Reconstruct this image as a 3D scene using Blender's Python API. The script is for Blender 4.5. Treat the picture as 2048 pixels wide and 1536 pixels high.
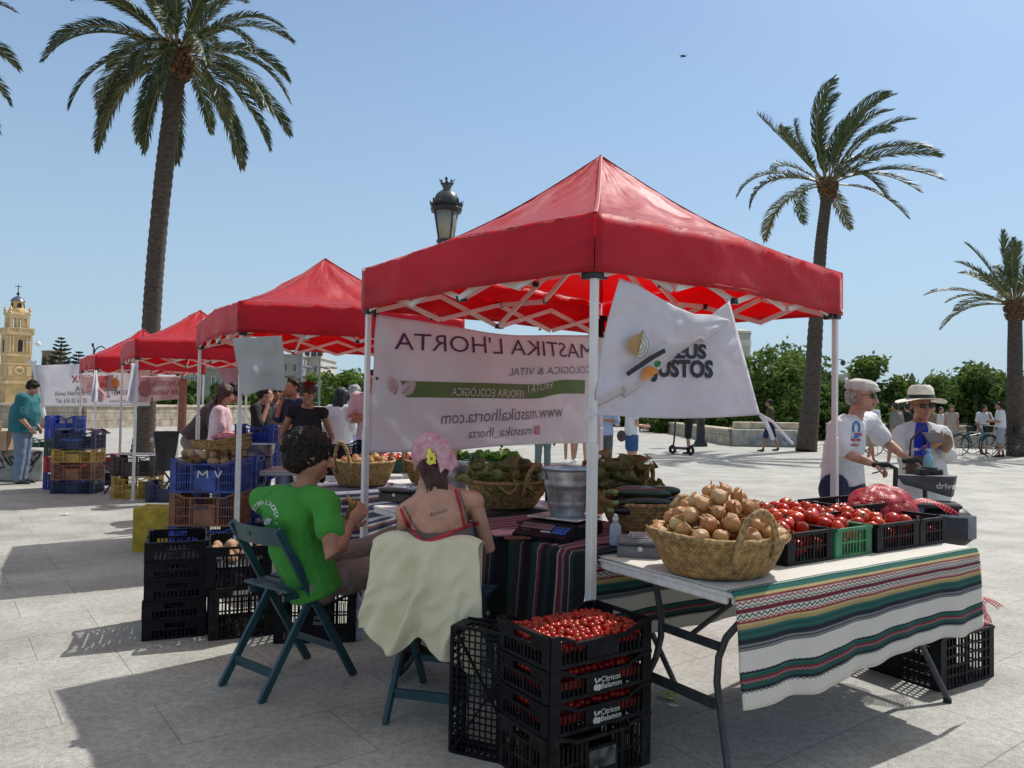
import bpy, math, random
import numpy as np
from mathutils import Vector, Matrix, noise as mnoise
V = Vector
for o in list(bpy.data.objects): bpy.data.objects.remove(o)
SC = bpy.context.scene
COL = SC.collection
# ---------------------------------------------------------------- camera
CAMH = 1.4; FPX = 1530.0
PITCH = math.radians(1.685); ROLL = math.radians(0.9)
F_ = V((0, math.cos(PITCH), math.sin(PITCH))); _r0 = V((1, 0, 0)); _u0 = V((0, -math.sin(PITCH), math.cos(PITCH)))
R_ = _r0*math.cos(ROLL) + _u0*math.sin(ROLL); U_ = _u0*math.cos(ROLL) - _r0*math.sin(ROLL)
CAMP = V((0, 0, CAMH))
cam = bpy.data.cameras.new('camera'); camo = bpy.data.objects.new('camera', cam); COL.objects.link(camo)
cam.sensor_width = 36; cam.lens = FPX/2048*36; cam.clip_start = .05; cam.clip_end = 3000
camo.matrix_world = Matrix(((R_.x, U_.x, -F_.x, 0), (R_.y, U_.y, -F_.y, 0), (R_.z, U_.z, -F_.z, CAMH), (0, 0, 0, 1)))
SC.camera = camo
# ---------------------------------------------------------------- world, sun, exposure
SUN_AZ = math.radians(46); SUN_EL = math.radians(53.5)     # azimuth from +Y towards +X
W = bpy.data.worlds.new('World'); SC.world = W; W.use_nodes = True
nt = W.node_tree; bg = nt.nodes['Background']
sky = nt.nodes.new('ShaderNodeTexSky'); sky.sky_type = 'NISHITA'; sky.sun_disc = False
sky.sun_elevation = SUN_EL; sky.sun_rotation = SUN_AZ; sky.air_density = 1.1; sky.dust_density = .25; sky.ozone_density = 3.0; sky.altitude = 20
# pale summer air low over the horizon
_tc = nt.nodes.new('ShaderNodeTexCoord'); _sx = nt.nodes.new('ShaderNodeSeparateXYZ'); nt.links.new(_tc.outputs['Generated'], _sx.inputs[0])
def _m(op, a, b=None):
    k = nt.nodes.new('ShaderNodeMath'); k.operation = op
    for i, x in enumerate((a, b)):
        if x is None: continue
        if isinstance(x, (int, float)): k.inputs[i].default_value = x
        else: nt.links.new(x, k.inputs[i])
    return k.outputs[0]
_f = _m('MULTIPLY', _m('POWER', _m('SUBTRACT', 1.0, _m('ABSOLUTE', _sx.outputs[2])), 2.0), .95)
_mx = nt.nodes.new('ShaderNodeMix'); _mx.data_type = 'RGBA'; nt.links.new(_f, _mx.inputs['Factor']); nt.links.new(sky.outputs[0], _mx.inputs['A']); _mx.inputs['B'].default_value = (3.0, 4.1, 5.15, 1)
_f2 = _m('MULTIPLY', _m('MINIMUM', _m('MAXIMUM', _m('MULTIPLY', _m('SUBTRACT', _sx.outputs[2], .5), 2.4), 0.0), 1.0), .8)     # extra brightness added to the unseen upper sky, lifts and neutralises the shade
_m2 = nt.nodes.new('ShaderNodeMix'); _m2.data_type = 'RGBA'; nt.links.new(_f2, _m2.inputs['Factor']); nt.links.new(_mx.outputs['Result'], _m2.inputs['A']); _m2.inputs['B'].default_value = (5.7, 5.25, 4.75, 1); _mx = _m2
# warm glow added to the sky round the out-of-view sun, as fill
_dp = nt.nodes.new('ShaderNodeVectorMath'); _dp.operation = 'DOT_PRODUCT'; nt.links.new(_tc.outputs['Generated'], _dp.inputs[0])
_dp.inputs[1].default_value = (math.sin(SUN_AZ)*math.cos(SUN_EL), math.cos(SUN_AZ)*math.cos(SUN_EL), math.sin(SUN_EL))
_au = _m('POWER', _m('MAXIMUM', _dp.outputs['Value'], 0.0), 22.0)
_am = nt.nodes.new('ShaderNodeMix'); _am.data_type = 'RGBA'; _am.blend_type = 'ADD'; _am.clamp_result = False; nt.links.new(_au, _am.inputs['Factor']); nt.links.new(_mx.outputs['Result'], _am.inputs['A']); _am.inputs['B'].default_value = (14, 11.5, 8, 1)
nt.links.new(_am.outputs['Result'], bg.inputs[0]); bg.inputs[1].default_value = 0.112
sl = bpy.data.lights.new('sun', 'SUN'); so = bpy.data.objects.new('sun', sl); COL.objects.link(so)
sl.energy = 3.5; sl.angle = math.radians(0.53); sl.color = (1, .98, .94)
sd = V((math.sin(SUN_AZ)*math.cos(SUN_EL), math.cos(SUN_AZ)*math.cos(SUN_EL), math.sin(SUN_EL)))
so.rotation_euler = sd.to_track_quat('Z', 'Y').to_euler(); so.location = sd*30
SC.view_settings.view_transform = 'Standard'; SC.view_settings.look = 'None'
SC.view_settings.exposure = 0.3; SC.view_settings.gamma = 1
SC.render.engine = 'CYCLES'
SC.cycles.max_bounces = 8; SC.cycles.transparent_max_bounces = 12
# ---------------------------------------------------------------- placing helpers
def ray(u, v): return (R_*((u-1024)/FPX) - U_*((v-768)/FPX) + F_)
def gp(u, v, z=0.0):
    r = ray(u, v); t = (z-CAMH)/r.z; return CAMP + r*t
def at(u, v, d):
    r = ray(u, v); return CAMP + r*(d/r.y)
def v2(p): return V((p[0], p[1], 0))
# ---------------------------------------------------------------- materials
def srgb(h):
    if isinstance(h, str):
        c = [int(h[i:i+2], 16)/255 for i in (0, 2, 4)]
        return tuple((x/12.92 if x < .04045 else ((x+.055)/1.055)**2.4) for x in c)
    return tuple(h)
_M = {}
def mat(name, col, rough=.6, var=.12, vscale=8, bump=0, bscale=40, metal=0, trans=0, col2=None, spec=.5, alpha=None, coat=0, detail=4, stretch=None):
    if name in _M: return _M[name]
    col = srgb(col)
    m = bpy.data.materials.new(name); m.use_nodes = True; _M[name] = m
    n = m.node_tree.nodes; l = m.node_tree.links; p = n['Principled BSDF']; out = n['Material Output']
    p.inputs['Roughness'].default_value = rough; p.inputs['Metallic'].default_value = metal
    p.inputs['Specular IOR Level'].default_value = spec; p.inputs['Coat Weight'].default_value = coat
    tc = n.new('ShaderNodeTexCoord'); mp = n.new('ShaderNodeMapping'); l.new(tc.outputs['Object'], mp.inputs[0])
    if stretch: mp.inputs['Scale'].default_value = stretch
    nz = n.new('ShaderNodeTexNoise'); nz.inputs['Scale'].default_value = vscale; nz.inputs['Detail'].default_value = detail; l.new(mp.outputs[0], nz.inputs['Vector'])
    c2 = srgb(col2) if col2 else tuple(min(1, x*(1+var*1.6)) for x in col)
    c1 = col if col2 else tuple(x*(1-var*1.6) for x in col)
    r = n.new('ShaderNodeValToRGB'); r.color_ramp.elements[0].position = .33; r.color_ramp.elements[1].position = .67
    r.color_ramp.elements[0].color = (*c1, 1); r.color_ramp.elements[1].color = (*c2, 1)
    l.new(nz.outputs[0], r.inputs[0]); l.new(r.outputs[0], p.inputs['Base Color'])
    m['ramp'] = r.name
    if bump:
        nb = n.new('ShaderNodeTexNoise'); nb.inputs['Scale'].default_value = bscale; nb.inputs['Detail'].default_value = 5; l.new(mp.outputs[0], nb.inputs['Vector'])
        b = n.new('ShaderNodeBump'); b.inputs['Strength'].default_value = bump; b.inputs['Distance'].default_value = .02
        l.new(nb.outputs[0], b.inputs['Height']); l.new(b.outputs[0], p.inputs['Normal'])
    if trans:
        t = n.new('ShaderNodeBsdfTranslucent'); mx = n.new('ShaderNodeMixShader'); mx.inputs[0].default_value = trans
        l.new(r.outputs[0], t.inputs[0]); l.new(p.outputs[0], mx.inputs[1]); l.new(t.outputs[0], mx.inputs[2]); l.new(mx.outputs[0], out.inputs[0])
        if bump: l.new(b.outputs[0], t.inputs['Normal'])
    if alpha is not None: p.inputs['Alpha'].default_value = alpha
    return m
def glassy(name, col, alpha, rough=.08):
    if name in _M: return _M[name]
    m = bpy.data.materials.new(name); m.use_nodes = True; _M[name] = m
    n = m.node_tree.nodes; l = m.node_tree.links; p = n['Principled BSDF']
    p.inputs['Base Color'].default_value = (*srgb(col), 1); p.inputs['Roughness'].default_value = rough
    tb = n.new('ShaderNodeBsdfTransparent'); tb.inputs[0].default_value = (*[min(1, .6+.4*c) for c in srgb(col)], 1)
    mx = n.new('ShaderNodeMixShader'); mx.inputs[0].default_value = alpha
    l.new(tb.outputs[0], mx.inputs[1]); l.new(p.outputs[0], mx.inputs[2]); l.new(mx.outputs[0], n['Material Output'].inputs[0])
    return m
# ---------------------------------------------------------------- tagging
def tag(o, label=None, cat=None, group=None, kind=None):
    if label: o['label'] = label
    if cat: o['category'] = cat
    if group: o['group'] = group
    if kind: o['kind'] = kind
    return o
def empty(name, loc, label=None, cat=None, group=None, rz=0, kind=None):
    o = bpy.data.objects.new(name, None); COL.objects.link(o); o.location = loc; o.rotation_euler = (0, 0, rz); o.empty_display_size = .1
    return tag(o, label, cat, group, kind)
def copy_tree(o, parent=None):
    c = o.copy(); COL.objects.link(c); c.parent = parent
    for ch in [x for x in bpy.data.objects if x.parent == o]: copy_tree(ch, c)
    return c
def basis(ax, side=None):
    ax = V(ax).normalized()
    s = V(side) if side is not None else (V((0, 0, 1)) if abs(ax.z) < .9 else V((1, 0, 0)))
    s = (s - ax*s.dot(ax))
    if s.length < 1e-6: s = ax.orthogonal()
    s.normalize(); return ax, s, ax.cross(s)
class MB:
    def __init__(s): s.v = []; s.f = []; s.m = []; s.uv = []; s.cm = 0
    def add(s, vs, fs, uvs=None):
        b = len(s.v); s.v += [tuple(x) for x in vs]
        for i, f in enumerate(fs):
            s.f.append([b+j for j in f]); s.m.append(s.cm); s.uv.append(uvs[i] if uvs else None)
        return s
    def box(s, c, size, M=None, bev=0):
        hx, hy, hz = [x/2 for x in size]; c = V(c)
        if bev:
            b = min(bev, hx*.9, hy*.9, hz*.9); vs = []
            P = [(x, y) for x, y in ((hx-b, -hy), (hx, -hy+b), (hx, hy-b), (hx-b, hy), (-hx+b, hy), (-hx, hy-b), (-hx, -hy+b), (-hx+b, -hy))]
            Q = [(x*(hx-b)/hx, y*(hy-b)/hy) for x, y in P]
            for z, pp in ((-hz, Q), (-hz+b, P), (hz-b, P), (hz, Q)): vs += [V((x, y, z)) for x, y in pp]
            fs = [[7-i for i in range(8)], [24+i for i in range(8)]]
            for k in range(3):
                for i in range(8): fs.append([k*8+i, k*8+(i+1) % 8, k*8+8+(i+1) % 8, k*8+8+i])
        else:
            vs = [V((x, y, z)) for x in (-hx, hx) for y in (-hy, hy) for z in (-hz, hz)]
            fs = [[0, 1, 3, 2], [4, 6, 7, 5], [0, 4, 5, 1], [2, 3, 7, 6], [0, 2, 6, 4], [1, 5, 7, 3]]
        if M is not None: vs = [M @ x for x in vs]
        return s.add([x+c for x in vs], fs)
    def bar(s, a, b, w, h=None, side=None):
        a = V(a); b = V(b); ax, sd_, t = basis(b-a, side); h = h or w
        M = Matrix((ax, sd_, t)).transposed()
        return s.box((a+b)/2, ((b-a).length, w, h), M)
    def tube(s, pts, rad, n=10, side=None, cap=True, rnd=False):
        pts = [V(p) for p in pts]; k = len(pts)
        if not isinstance(rad, list): rad = [rad]*k
        if rnd:
            rad = rad if isinstance(rad, list) else [rad]*k
            ra = rad[0] if not hasattr(rad[0], '__len__') else min(rad[0]); rb = rad[-1] if not hasattr(rad[-1], '__len__') else min(rad[-1])
            d0 = (pts[0]-pts[1]).normalized(); d1 = (pts[-1]-pts[-2]).normalized()
            def sc(r, q): return tuple(x*q for x in r) if hasattr(r, '__len__') else r*q
            P0 = []; R0 = []; P1 = []; R1 = []
            for q in (.25, .6, .87): 
                c = math.sqrt(1-q*q); P0.append(pts[0]+d0*ra*c); R0.append(sc(rad[0], q)); P1.insert(0, pts[-1]+d1*rb*c); R1.insert(0, sc(rad[-1], q))
            pts = P0+pts+P1; rad = R0+list(rad)+R1; k = len(pts)
        vs = []; prev = side
        for i, p in enumerate(pts):
            d = (pts[min(i+1, k-1)]-pts[max(i-1, 0)])
            if d.length < 1e-9: d = V((0, 0, 1))
            ax, sd_, t = basis(d, prev)
            if side is None: prev = sd_
            r = rad[i]; ra, rb = (r if hasattr(r, '__len__') else (r, r))
            for j in range(n):
                a = 2*math.pi*j/n; vs.append(p+sd_*(ra*math.cos(a))+t*(rb*math.sin(a)))
        fs = [[i*n+j, i*n+(j+1) % n, (i+1)*n+(j+1) % n, (i+1)*n+j] for i in range(k-1) for j in range(n)]
        if cap: fs += [list(range(n))[::-1], [(k-1)*n+j for j in range(n)]]
        return s.add(vs, fs)
    def lathe(s, prof, n=24, o=(0, 0, 0), M=None, cap=False, sq=(1, 1)):
        o = V(o); vs = []
        for r, z in prof:
            for j in range(n):
                a = 2*math.pi*j/n; p = V((r*math.cos(a)*sq[0], r*math.sin(a)*sq[1], z)); vs.append((M @ p if M is not None else p)+o)
        k = len(prof); fs = [[i*n+j, i*n+(j+1) % n, (i+1)*n+(j+1) % n, (i+1)*n+j] for i in range(k-1) for j in range(n)]
        if cap: fs += [list(range(n))[::-1], [(k-1)*n+j for j in range(n)]]
        return s.add(vs, fs)
    def ell(s, c, r, M=None, n=12, m=8, fn=None):
        c = V(c); vs = []
        for i in range(m+1):
            th = math.pi*i/m
            for j in range(n):
                a = 2*math.pi*j/n; q = V((math.sin(th)*math.cos(a), math.sin(th)*math.sin(a), math.cos(th)))
                k = fn(q) if fn else 1
                q = V((q.x*r[0]*k, q.y*r[1]*k, q.z*r[2]*k)); vs.append((M @ q if M is not None else q)+c)
        fs = [[i*n+j, (i+1)*n+j, (i+1)*n+(j+1) % n, i*n+(j+1) % n] for i in range(m) for j in range(n)]
        return s.add(vs, fs)
    def grid(s, fn, nu, nv):
        vs = [fn(i/nu, j/nv) for j in range(nv+1) for i in range(nu+1)]; w = nu+1; fs = []; uv = []
        for j in range(nv):
            for i in range(nu):
                fs.append([j*w+i, j*w+i+1, (j+1)*w+i+1, (j+1)*w+i]); uv.append([(i/nu, j/nv), ((i+1)/nu, j/nv), ((i+1)/nu, (j+1)/nv), (i/nu, (j+1)/nv)])
        return s.add(vs, fs, uv)
    def poly(s, pts, th, nrm):
        nrm = V(nrm).normalized()*th; a = [V(p) for p in pts]; k = len(a)
        return s.add([p-nrm/2 for p in a]+[p+nrm/2 for p in a], [list(range(k))[::-1], list(range(k, 2*k))]+[[i, (i+1) % k, k+(i+1) % k, k+i] for i in range(k)])
    def build(s, name, mats, parent=None, smooth=False, world=True, label=None, cat=None, group=None, kind=None, local=False, loc=None):
        if not isinstance(mats, (list, tuple)): mats = [mats]
        vs = np.array([tuple(x) for x in s.v], dtype=float).reshape(-1, 3)
        if parent is not None:
            if not local: vs = vs - np.array(parent_world(parent))
            off = (0, 0, 0)
        else:
            if loc is not None: off = tuple(loc); 
            elif local: off = (0, 0, 0)
            else:
                mn = vs.min(0); mx = vs.max(0); off = ((mn[0]+mx[0])/2, (mn[1]+mx[1])/2, mn[2])
            if not local: vs = vs - np.array(off)
        me = bpy.data.meshes.new(name); me.from_pydata(vs.tolist(), [], s.f)
        for m in mats: me.materials.append(m)
        me.polygons.foreach_set('material_index', [min(x, len(mats)-1) for x in s.m])
        if any(u is not None for u in s.uv):
            ul = me.uv_layers.new(name='UVMap'); dat = []
            for f, u in zip(s.f, s.uv):
                for k in range(len(f)): dat += list(u[k]) if u else [0, 0]
            ul.data.foreach_set('uv', dat)
        if smooth: me.shade_smooth() if smooth is True else set_auto(me, smooth)
        me.update()
        o = bpy.data.objects.new(name, me); COL.objects.link(o); o.location = off
        if parent is not None: o.parent = parent
        return tag(o, label, cat, group, kind)
def set_auto(me, ang):
    me.shade_smooth()
    me.set_sharp_from_angle(angle=math.radians(ang))
def parent_world(p):
    l = V(p.location)
    while p.parent: p = p.parent; l = l+V(p.location)
    return l
def thicken(o, t, off=0):
    md = o.modifiers.new('solid', 'SOLIDIFY'); md.thickness = t; md.offset = off; return o
def bake(o):
    dg = bpy.context.evaluated_depsgraph_get(); me = bpy.data.meshes.new_from_object(o.evaluated_get(dg)); o.modifiers.clear(); o.data = me
_txt = {}
def text_geo(s, size, bold=0.0, align='CENTER', shear=0, res=3):
    key = (s, size, bold, align, shear)
    if key in _txt: return _txt[key]
    cu = bpy.data.curves.new('t', 'FONT'); cu.body = s; cu.size = size; cu.align_x = align; cu.align_y = 'CENTER'; cu.resolution_u = res; cu.offset = bold*size; cu.shear = shear
    o = bpy.data.objects.new('t', cu); COL.objects.link(o); dg = bpy.context.evaluated_depsgraph_get()
    me = bpy.data.meshes.new_from_object(o.evaluated_get(dg))
    g = ([V(v.co) for v in me.vertices], [list(p.vertices) for p in me.polygons])
    bpy.data.objects.remove(o); bpy.data.meshes.remove(me); bpy.data.curves.remove(cu); _txt[key] = g
    return g
def text_on(mb, s, size, fn, bold=0, mirror=False, **k):
    """fn maps flat text coordinates to the surface"""
    vs, fs = text_geo(s, size, bold, **k)
    mb.add([fn(-v.x if mirror else v.x, v.y) for v in vs], fs)
def flat(o, ex, ey, n, lift=.003):
    o = V(o); ex = V(ex).normalized(); ey = V(ey).normalized(); n = V(n).normalized()*lift
    return lambda x, y: o+ex*x+ey*y+n
def nz(p, s=1.0, seed=0): return mnoise.noise(V(p)*s+V((seed*7.13, seed*3.7, seed*1.9)))
# ---------------------------------------------------------------- organic surfaces
class Blob(MB):
    def cap(s, pts, rad, side=None, n=10): return s.tube(pts, rad, n=n, side=side, rnd=True)
    def e(s, c, r, fr=None, n=14, m=10):
        M = Matrix(fr).transposed() if fr is not None else None
        return s.ell(c, r, M, n, m)
    def grow(s, name, mats, vox, parent=None, smooth_it=4, noise=None, fac=.5, **k):
        me = bpy.data.meshes.new('tmp'); me.from_pydata([tuple(x) for x in s.v], [], s.f)
        o = bpy.data.objects.new('tmp', me); COL.objects.link(o)
        md = o.modifiers.new('r', 'REMESH'); md.mode = 'VOXEL'; md.voxel_size = vox
        if smooth_it:
            sm = o.modifiers.new('s', 'SMOOTH'); sm.factor = fac; sm.iterations = smooth_it
        dg = bpy.context.evaluated_depsgraph_get(); e = o.evaluated_get(dg).to_mesh()
        nv = len(e.vertices); co = np.empty(nv*3); e.vertices.foreach_get('co', co); co = co.reshape(-1, 3)
        fs = [list(p.vertices) for p in e.polygons]
        if noise:
            nr = np.empty(nv*3); e.vertices.foreach_get('normal', nr); nr = nr.reshape(-1, 3)
            for amp, sc, st in noise:
                d = np.array([mnoise.noise(V((x*sc*st[0], y*sc*st[1], z*sc*st[2]))) for x, y, z in co]); co = co+nr*(d*amp+abs(amp)*.3)[:, None]
        bpy.data.objects.remove(o); bpy.data.meshes.remove(me)
        t = MB(); t.v = [tuple(x) for x in co]; t.f = fs; t.m = [0]*len(fs); t.uv = [None]*len(fs)
        return t.build(name, mats, parent, smooth=True, **k)
rnd = random.Random(7)
# ---------------------------------------------------------------- shared materials
WHITE = mat('white_paint', 'e2e2e0', .4, .03, 6, .05, 30)
POLE = mat('white_pole', 'd8d6d2', .35, .05, 10, .03)
BLACKP = mat('black_plastic', (.006, .0065, .009), .5, .45, 14, .15, 90, spec=.18)
DUSTP = mat('dusty_black_plastic', (.017, .014, .013), .7, .4, 22, .2, 90, spec=.2)
BLUEP = mat('blue_plastic', (.012, .035, .28), .42, .2, 12, .1, 90)
LBLUEP = mat('light_blue_plastic', (.02, .09, .33), .42, .2, 12, .1, 90)
NAVYP = mat('navy_plastic', (.01, .018, .06), .42, .2, 12, .1, 90)
BROWNP = mat('brown_plastic', (.22, .09, .045), .55, .2, 12, .15, 90)
DBROWNP = mat('dark_brown_plastic', (.05, .03, .024), .6, .25, 12, .15, 90)
YELP = mat('yellow_plastic', (.42, .25, .04), .5, .2, 10, .15, 90)
OLIVP = mat('olive_yellow_plastic', (.42, .29, .012), .5, .2, 10, .15, 90)
REDP = mat('red_plastic', (.35, .015, .03), .45, .2, 10, .1, 90)
GREENP = mat('green_plastic', (.01, .16, .06), .4, .2, 12, .1, 90)
DGREENP = mat('dark_green_plastic', (.008, .05, .03), .45, .2, 12, .1, 90)
def canopy_mat():
    m = mat('red_canopy_fabric', (.54, .012, .030), .5, .08, 1.6, .3, 9, trans=.5, spec=.5); pb = m.node_tree.nodes['Principled BSDF']; pb.inputs['Sheen Weight'].default_value = .8; pb.inputs['Sheen Roughness'].default_value = .3; pb.inputs['Sheen Tint'].default_value = (1, .62, .64, 1)
    for k in m.node_tree.nodes:
        if k.type == 'BSDF_TRANSLUCENT':
            for l_ in list(k.inputs[0].links): m.node_tree.links.remove(l_)
            k.inputs[0].default_value = (.92, .014, .012, 1)
    return m
CANOPY = canopy_mat()
BANNER = mat('white_banner_fabric', (.80, .77, .78), .6, .03, 3, .25, 7, trans=.5)
FLAGM = mat('white_flag_fabric', (.78, .77, .81), .7, .03, 3, .3, 9, trans=.4)
GREYFLAG = mat('pale_grey_cloth', (.55, .56, .54), .8, .05, 3, .1, 14, trans=.3)
CREAM = mat('cream_linen', (.78, .72, .50), .9, .02, 8, .3, 300, trans=.12)
STEEL = mat('galvanised_steel', (.42, .43, .44), .38, .3, 9, .12, 18, metal=.85)
ALU = mat('aluminium_pan', (.5, .5, .5), .35, .1, 9, .05, 18, metal=.9)
DGREY = mat('dark_grey_metal', (.05, .052, .056), .45, .2, 20, .1)
GREYM = mat('grey_metal', (.2, .21, .22), .45, .1, 12, .05)
BLACKM = mat('black_metal', (.012, .012, .014), .4, .2, 20, .05)
BLACKR = mat('black_rubber', (.014, .014, .015), .8, .2, 20, .2)
CHAIRG = mat('dark_teal_painted_wood', (.012, .05, .065), .45, .35, 14, .2, 60, col2=(.02, .075, .085), stretch=(1, 1, .3))
TPLAST = mat('white_table_plastic', (.62, .61, .58), .5, .06, 30, .15, 200)
STRAW = None
def straw_mat():
    m = mat('esparto_straw', (.40, .235, .085), .85, .3, 40, 0)
    n = m.node_tree.nodes; l = m.node_tree.links; p = n['Principled BSDF']
    uv = n.new('ShaderNodeUVMap'); mp = n.new('ShaderNodeMapping'); l.new(uv.outputs[0], mp.inputs[0])
    sx = n.new('ShaderNodeSeparateXYZ'); l.new(mp.outputs[0], sx.inputs[0])
    def mth(op, a, b=None):
        k = n.new('ShaderNodeMath'); k.operation = op
        for i, x in enumerate((a, b)):
            if x is None: continue
            if isinstance(x, (int, float)): k.inputs[i].default_value = x
            else: l.new(x, k.inputs[i])
        return k.outputs[0]
    # chevron plait: rows of slanted strands that change direction row by row
    vr = mth('MULTIPLY', sx.outputs[1], 11.0); fr = mth('PINGPONG', vr, 1.0)
    ph = mth('ADD', mth('MULTIPLY', sx.outputs[0], 120.0), mth('MULTIPLY', fr, 1.6))
    st = mth('ABSOLUTE', mth('SINE', mth('MULTIPLY', ph, math.pi)))
    row = mth('ABSOLUTE', mth('SINE', mth('MULTIPLY', vr, math.pi)))
    hgt = mth('MULTIPLY', mth('POWER', st, .6), mth('ADD', mth('MULTIPLY', row, .6), .4))
    b = n.new('ShaderNodeBump'); b.inputs['Strength'].default_value = 1; b.inputs['Distance'].default_value = .006
    l.new(hgt, b.inputs['Height']); l.new(b.outputs[0], p.inputs['Normal'])
    mx = n.new('ShaderNodeMix'); mx.data_type = 'RGBA'; mx.inputs['A'].default_value = (.16, .088, .03, 1)
    l.new(mth('POWER', st, .4), mx.inputs['Factor']); l.new(n[m['ramp']].outputs[0], mx.inputs['B']); l.new(mx.outputs['Result'], p.inputs['Base Color'])
    return m
STRAW = straw_mat()
STRAWD = mat('esparto_rope', (.33, .21, .09), .9, .35, 60, .5, 150)
SKIN = mat('light_skin', (.47, .245, .165), .5, .10, 14, .08, 160)
SKINR = mat('sun_tanned_skin', (.36, .16, .095), .5, .14, 14, .08, 160)
SKINO = mat('aged_skin', (.44, .23, .16), .55, .16, 18, .12, 120)
HAIRB = mat('dark_brown_hair', (.007, .0045, .0035), .55, .5, 30, .6, 120, col2=(.026, .016, .011), stretch=(1, 1, .35), spec=.25)
HAIRR = mat('auburn_hair', (.03, .009, .008), .5, .4, 40, .8, 60, col2=(.07, .02, .016), stretch=(1, 1, .3))
HAIRK = mat('black_hair', (.008, .007, .008), .4, .4, 40, .6, 60)
HAIRG = mat('grey_hair', (.32, .31, .30), .6, .3, 40, .6, 60)
DENIM = mat('blue_denim', (.05, .10, .22), .85, .2, 30, .3, 200)
NAVYC = mat('navy_cloth', (.012, .02, .06), .85, .15, 10, .2, 60)
WHITEC = mat('white_cotton', (.72, .72, .74), .85, .03, 6, .25, 12, trans=.1)
LEAFG = None
# ---------------------------------------------------------------- ground
def ground_mat():
    m = bpy.data.materials.new('granite_paving'); m.use_nodes = True
    n = m.node_tree.nodes; l = m.node_tree.links; p = n['Principled BSDF']
    tc = n.new('ShaderNodeTexCoord'); mp = n.new('ShaderNodeMapping'); l.new(tc.outputs['Object'], mp.inputs[0])
    mp.inputs['Rotation'].default_value = (0, 0, math.radians(-37)); mp.inputs['Location'].default_value = (.15, .18, 0)
    br = n.new('ShaderNodeTexBrick'); l.new(mp.outputs[0], br.inputs['Vector'])
    br.inputs['Scale'].default_value = 1; br.inputs['Brick Width'].default_value = 1.0; br.inputs['Row Height'].default_value = .5
    br.inputs['Mortar Size'].default_value = .0035; br.inputs['Mortar Smooth'].default_value = .4; br.offset = .37; br.inputs['Bias'].default_value = 0
    br.inputs['Color1'].default_value = (.362, .352, .318, 1); br.inputs['Color2'].default_value = (.405, .394, .356, 1); br.inputs['Mortar'].default_value = (.25, .235, .21, 1)
    def noise(sc, det, rough=.6):
        k = n.new('ShaderNodeTexNoise'); k.inputs['Scale'].default_value = sc; k.inputs['Detail'].default_value = det; k.inputs['Roughness'].default_value = rough
        l.new(tc.outputs['Object'], k.inputs['Vector']); return k.outputs[0]
    def ramp(x, a, b, ca, cb):
        r = n.new('ShaderNodeValToRGB'); e = r.color_ramp.elements; e[0].position = a; e[1].position = b; e[0].color = (*ca, 1); e[1].color = (*cb, 1); l.new(x, r.inputs[0]); return r.outputs[0]
    def mul(a, b, f=1):
        k = n.new('ShaderNodeMix'); k.data_type = 'RGBA'; k.blend_type = 'MULTIPLY'; k.inputs['Factor'].default_value = f
        l.new(a, k.inputs['A']); l.new(b, k.inputs['B']); return k.outputs['Result']
    c = mul(br.outputs[0], ramp(noise(140, 3), .38, .62, (.76, .76, .76), (1.16, 1.16, 1.16)))
    c = mul(c, ramp(noise(28, 5, .7), .36, .6, (.80, .79, .78), (1.1, 1.1, 1.1)))
    c = mul(c, ramp(noise(1.3, 5, .65), .35, .6, (.76, .75, .73), (1.08, 1.08, 1.08)))
    # old stains: small dark spots
    v = n.new('ShaderNodeTexVoronoi'); v.inputs['Scale'].default_value = 1.7; l.new(tc.outputs['Object'], v.inputs['Vector'])
    c = mul(c, ramp(v.outputs['Distance'], .02, .045, (.5, .48, .46), (1, 1, 1)), .8)
    l.new(c, p.inputs['Base Color'])
    p.inputs['Roughness'].default_value = .72; p.inputs['Specular IOR Level'].default_value = .35
    b = n.new('ShaderNodeBump'); b.inputs['Strength'].default_value = .5; b.inputs['Distance'].default_value = .01
    sb = n.new('ShaderNodeMath'); sb.operation = 'SUBTRACT'; l.new(noise(90, 4), sb.inputs[0]); l.new(br.outputs['Fac'], sb.inputs[1])
    l.new(sb.outputs[0], b.inputs['Height']); l.new(b.outputs[0], p.inputs['Normal'])
    return m
g = MB(); g.add([(-900, -40, 0), (900, -40, 0), (900, 1500, 0), (-900, 1500, 0)], [[0, 1, 2, 3]])
g.build('ground', ground_mat(), kind='structure', local=True)
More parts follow.
